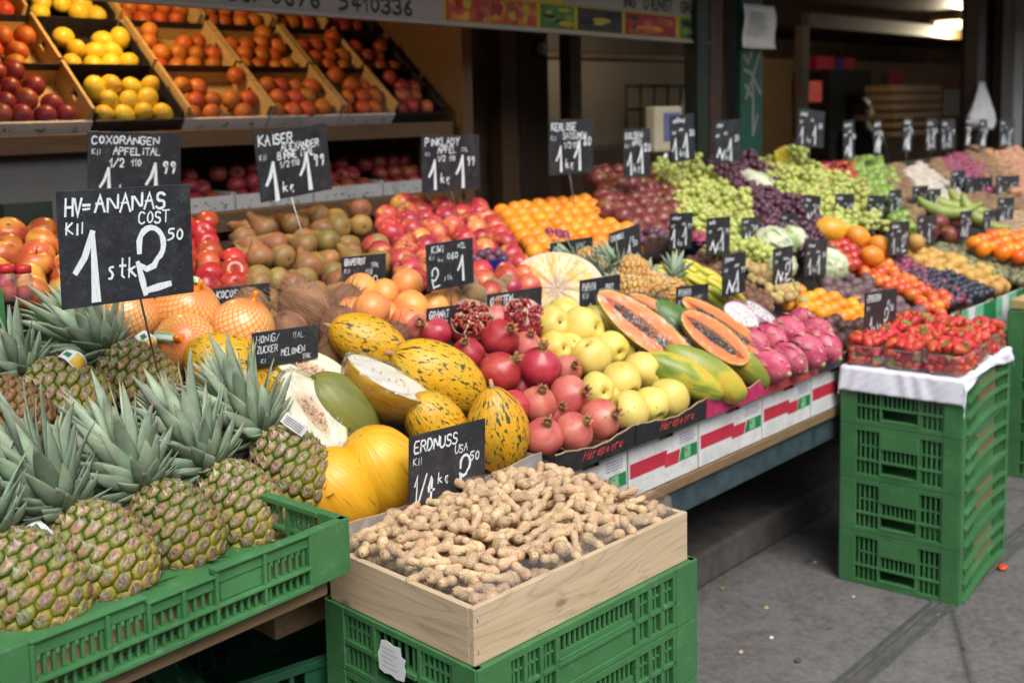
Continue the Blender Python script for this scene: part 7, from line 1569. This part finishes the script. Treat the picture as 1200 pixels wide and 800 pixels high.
near = [(((498, 289), (553, 277), (557, 333), (503, 340)), 2.12, [('Kiwi', .10, .80, .15, .14, .6), ('NZL', .66, .82, .11, .14), ('KII', .05, .66, .08), ('1kg', .22, .60, .08), ('060', .42, .62, .13, .16, .7), ('#', '2', .10, .05, .44), ('stk', .34, .18, .12, .12), ('#', '1', .74, .10, .55)], 'blackboard reading KIWI NZL in front of the blue bowl'),
        (((397, 303), (449, 296), (456, 333), (405, 337)), 2.42, [('GRAPEFRUIT', .05, .72, .20, .13, .36), ('TRK', .64, .58, .15, .15), ('KII', .05, .48, .13), ('110', .52, .36, .18), ('#', '2', .70, -.10, .42), ('1/2', .22, .16, .2)], 'blackboard reading GRAPEFRUIT TRK behind the grapefruits'),
        (((250, 338), (316, 331), (318, 362), (252, 370)), 2.36, [('KOCOSNUS', .04, .62, .26, .14, .55), ('COS', .68, .26, .22, .15), ('KII', .05, .28, .14)], 'low blackboard reading KOCOSNUS COS behind the coconuts'),
        (((292, 390), (371, 381), (375, 418), (300, 432)), 1.98, [('HONIG/', .05, .68, .22, .09, .52), ('ITAL.', .58, .70, .16, .09), ('ZUCKER', .06, .40, .20, .13, .48), ('MELONEN', .42, .24, .20, .13, .48), ('TRK', .74, .05, .14), ('KI', .12, .10, .12)], 'blackboard reading ZUCKERMELONEN between pomelos and cut melon'),
        (((498, 362), (555, 355), (560, 384), (503, 392)), 1.99, [('GRANAT', .04, .58, .28, .13, .5), ('APFEL', .14, .22, .26, .13, .5)], 'leaning card reading GRANATAPFEL behind the opened pomegranate'),
        (((569, 346), (632, 336), (638, 372), (574, 382)), 2.02, [('QUITTEN', .04, .62, .27, .14, .46), ('TRK.', .62, .36, .16, .13), ('KII', .06, .26, .18, .14), ('1kg', .60, .08, .14)], 'blackboard reading QUITTEN TRK in front of the jackfruit'),
        (((676, 330), (724, 321), (730, 366), (684, 374)), 1.98, [('PAPAYA', .05, .72, .18, .12, .40), ('BRZ', .62, .64, .15, .14), ('KII', .06, .52, .13), ('#', '1', .24, .02, .36), ('kg', .36, .06, .16), ('#', '2', .64, .06, .52)], 'blackboard reading PAPAYA BRZ right of the jackfruit'),
        (((643, 286), (693, 277), (697, 303), (648, 311)), 2.24, [('MINI', .06, .52, .32, .13, .42), ('COST', .62, .62, .18, .14), ('ANANAS', .20, .14, .30, .13, .44)], 'blackboard reading MINI ANANAS at the foot of the tangerines'),
        (((710, 277), (745, 262), (757, 302), (722, 312)), 2.12, [('CARAMBOLE', .02, .76, .15, .13, .36), ('COL', .62, .58, .13, .14), ('KII', .05, .44, .13), ('#', '1', .60, .06, .46), ('50', .72, .42, .15)], 'tilted blackboard reading CARAMBOLE beside the tub of plums'),
        (((791, 337), (829, 332), (831, 362), (795, 366)), 1.85, [('PITAHAYA', .05, .64, .24, .13, .38), ('VIET', .58, .40, .18, .14), ('KII', .05, .28, .18), ('#', '1', .30, -.05, .30)], 'low blackboard reading PITAHAYA behind the cut papayas'),
        (((1010, 345), (1048, 337), (1053, 386), (1017, 393)), 1.60, [('ERDBEEREN', .05, .78, .15, .13, .42), ('A1', .68, .62, .12), ('KII', .05, .58, .09), ('#', '1', .20, .06, .36), ('4', .26, .04, .16), ('kg', .38, .12, .16), ('#', '2', .62, .10, .48), ('50', .78, .48, .14)], 'blackboard behind the strawberry punnets, reading ERDBEEREN')]
for qd, yy, tx, lb in near: sign(qd, yy, tx, lb)
sign(((480, 512), (567, 490), (570, 573), (480, 600)), 1.50, [('ERDNUSS', .05, .76, .15, .15, .62), ('USA', .58, .62, .11, .15, .62), ('KII', .04, .60, .09), ('1/4', .05, .10, .34, .09, .34), ('kg', .36, .28, .14, .12), ('#', '2', .66, .12, .46), ('50', .78, .46, .12, .15, .7)], 'blackboard reading ERDNUSS USA stuck into the peanuts', foot=(1.47, 1.50, .84))

# ------------------------------------------------------------------ camera and light
cd = bpy.data.cameras.new('camera'); cam = bpy.data.objects.new('camera', cd); COL.objects.link(cam)
cam.matrix_world = Matrix.Translation(CAM) @ Matrix((rt, up, -fw)).transposed().to_4x4()
cd.sensor_width = 36; cd.lens = 36*F/1200; cd.shift_y = -(400-CY)/1200; cd.clip_end = 300; cd.clip_start = .05
cd.dof.use_dof = True; cd.dof.focus_distance = 1.95; cd.dof.aperture_fstop = 4.2
sc.camera = cam
w = bpy.data.worlds.new('World'); sc.world = w; w.use_nodes = True; nt_ = w.node_tree
bg = nt_.nodes['Background']; sky = nt_.nodes.new('ShaderNodeTexSky'); sky.sky_type = 'NISHITA'; sky.sun_disc = False
SE, SAz = D2R(52), D2R(-112)         # sun height; direction it comes from, measured from +x
sky.sun_elevation = SE; sky.sun_rotation = math.pi/2-SAz; sky.air_density = 1.0; sky.dust_density = 4.0; sky.ozone_density = 1.0
hs = nt_.nodes.new('ShaderNodeHueSaturation'); hs.inputs['Saturation'].default_value = .30
nt_.links.new(sky.outputs[0], hs.inputs['Color']); nt_.links.new(hs.outputs[0], bg.inputs[0]); bg.inputs[1].default_value = .15
sl = bpy.data.lights.new('sun', 'SUN'); sl.energy = 1.4; sl.angle = D2R(35); sl.color = (1, .97, .93); so = bpy.data.objects.new('sun', sl); COL.objects.link(so)
sd_ = V((math.cos(SAz)*math.cos(SE), math.sin(SAz)*math.cos(SE), math.sin(SE))); so.rotation_mode = 'QUATERNION'; so.rotation_quaternion = V((0, 0, 1)).rotation_difference(sd_); so.location = (2, -4, 8)
sc.view_settings.view_transform = 'Standard'; sc.view_settings.look = 'None'; sc.view_settings.exposure = .5; sc.view_settings.gamma = 1
cy_ = sc.cycles; cy_.use_denoising = True; cy_.max_bounces = 7; cy_.transparent_max_bounces = 16; cy_.caustics_reflective = False; cy_.caustics_refractive = False; cy_.sample_clamp_indirect = 6
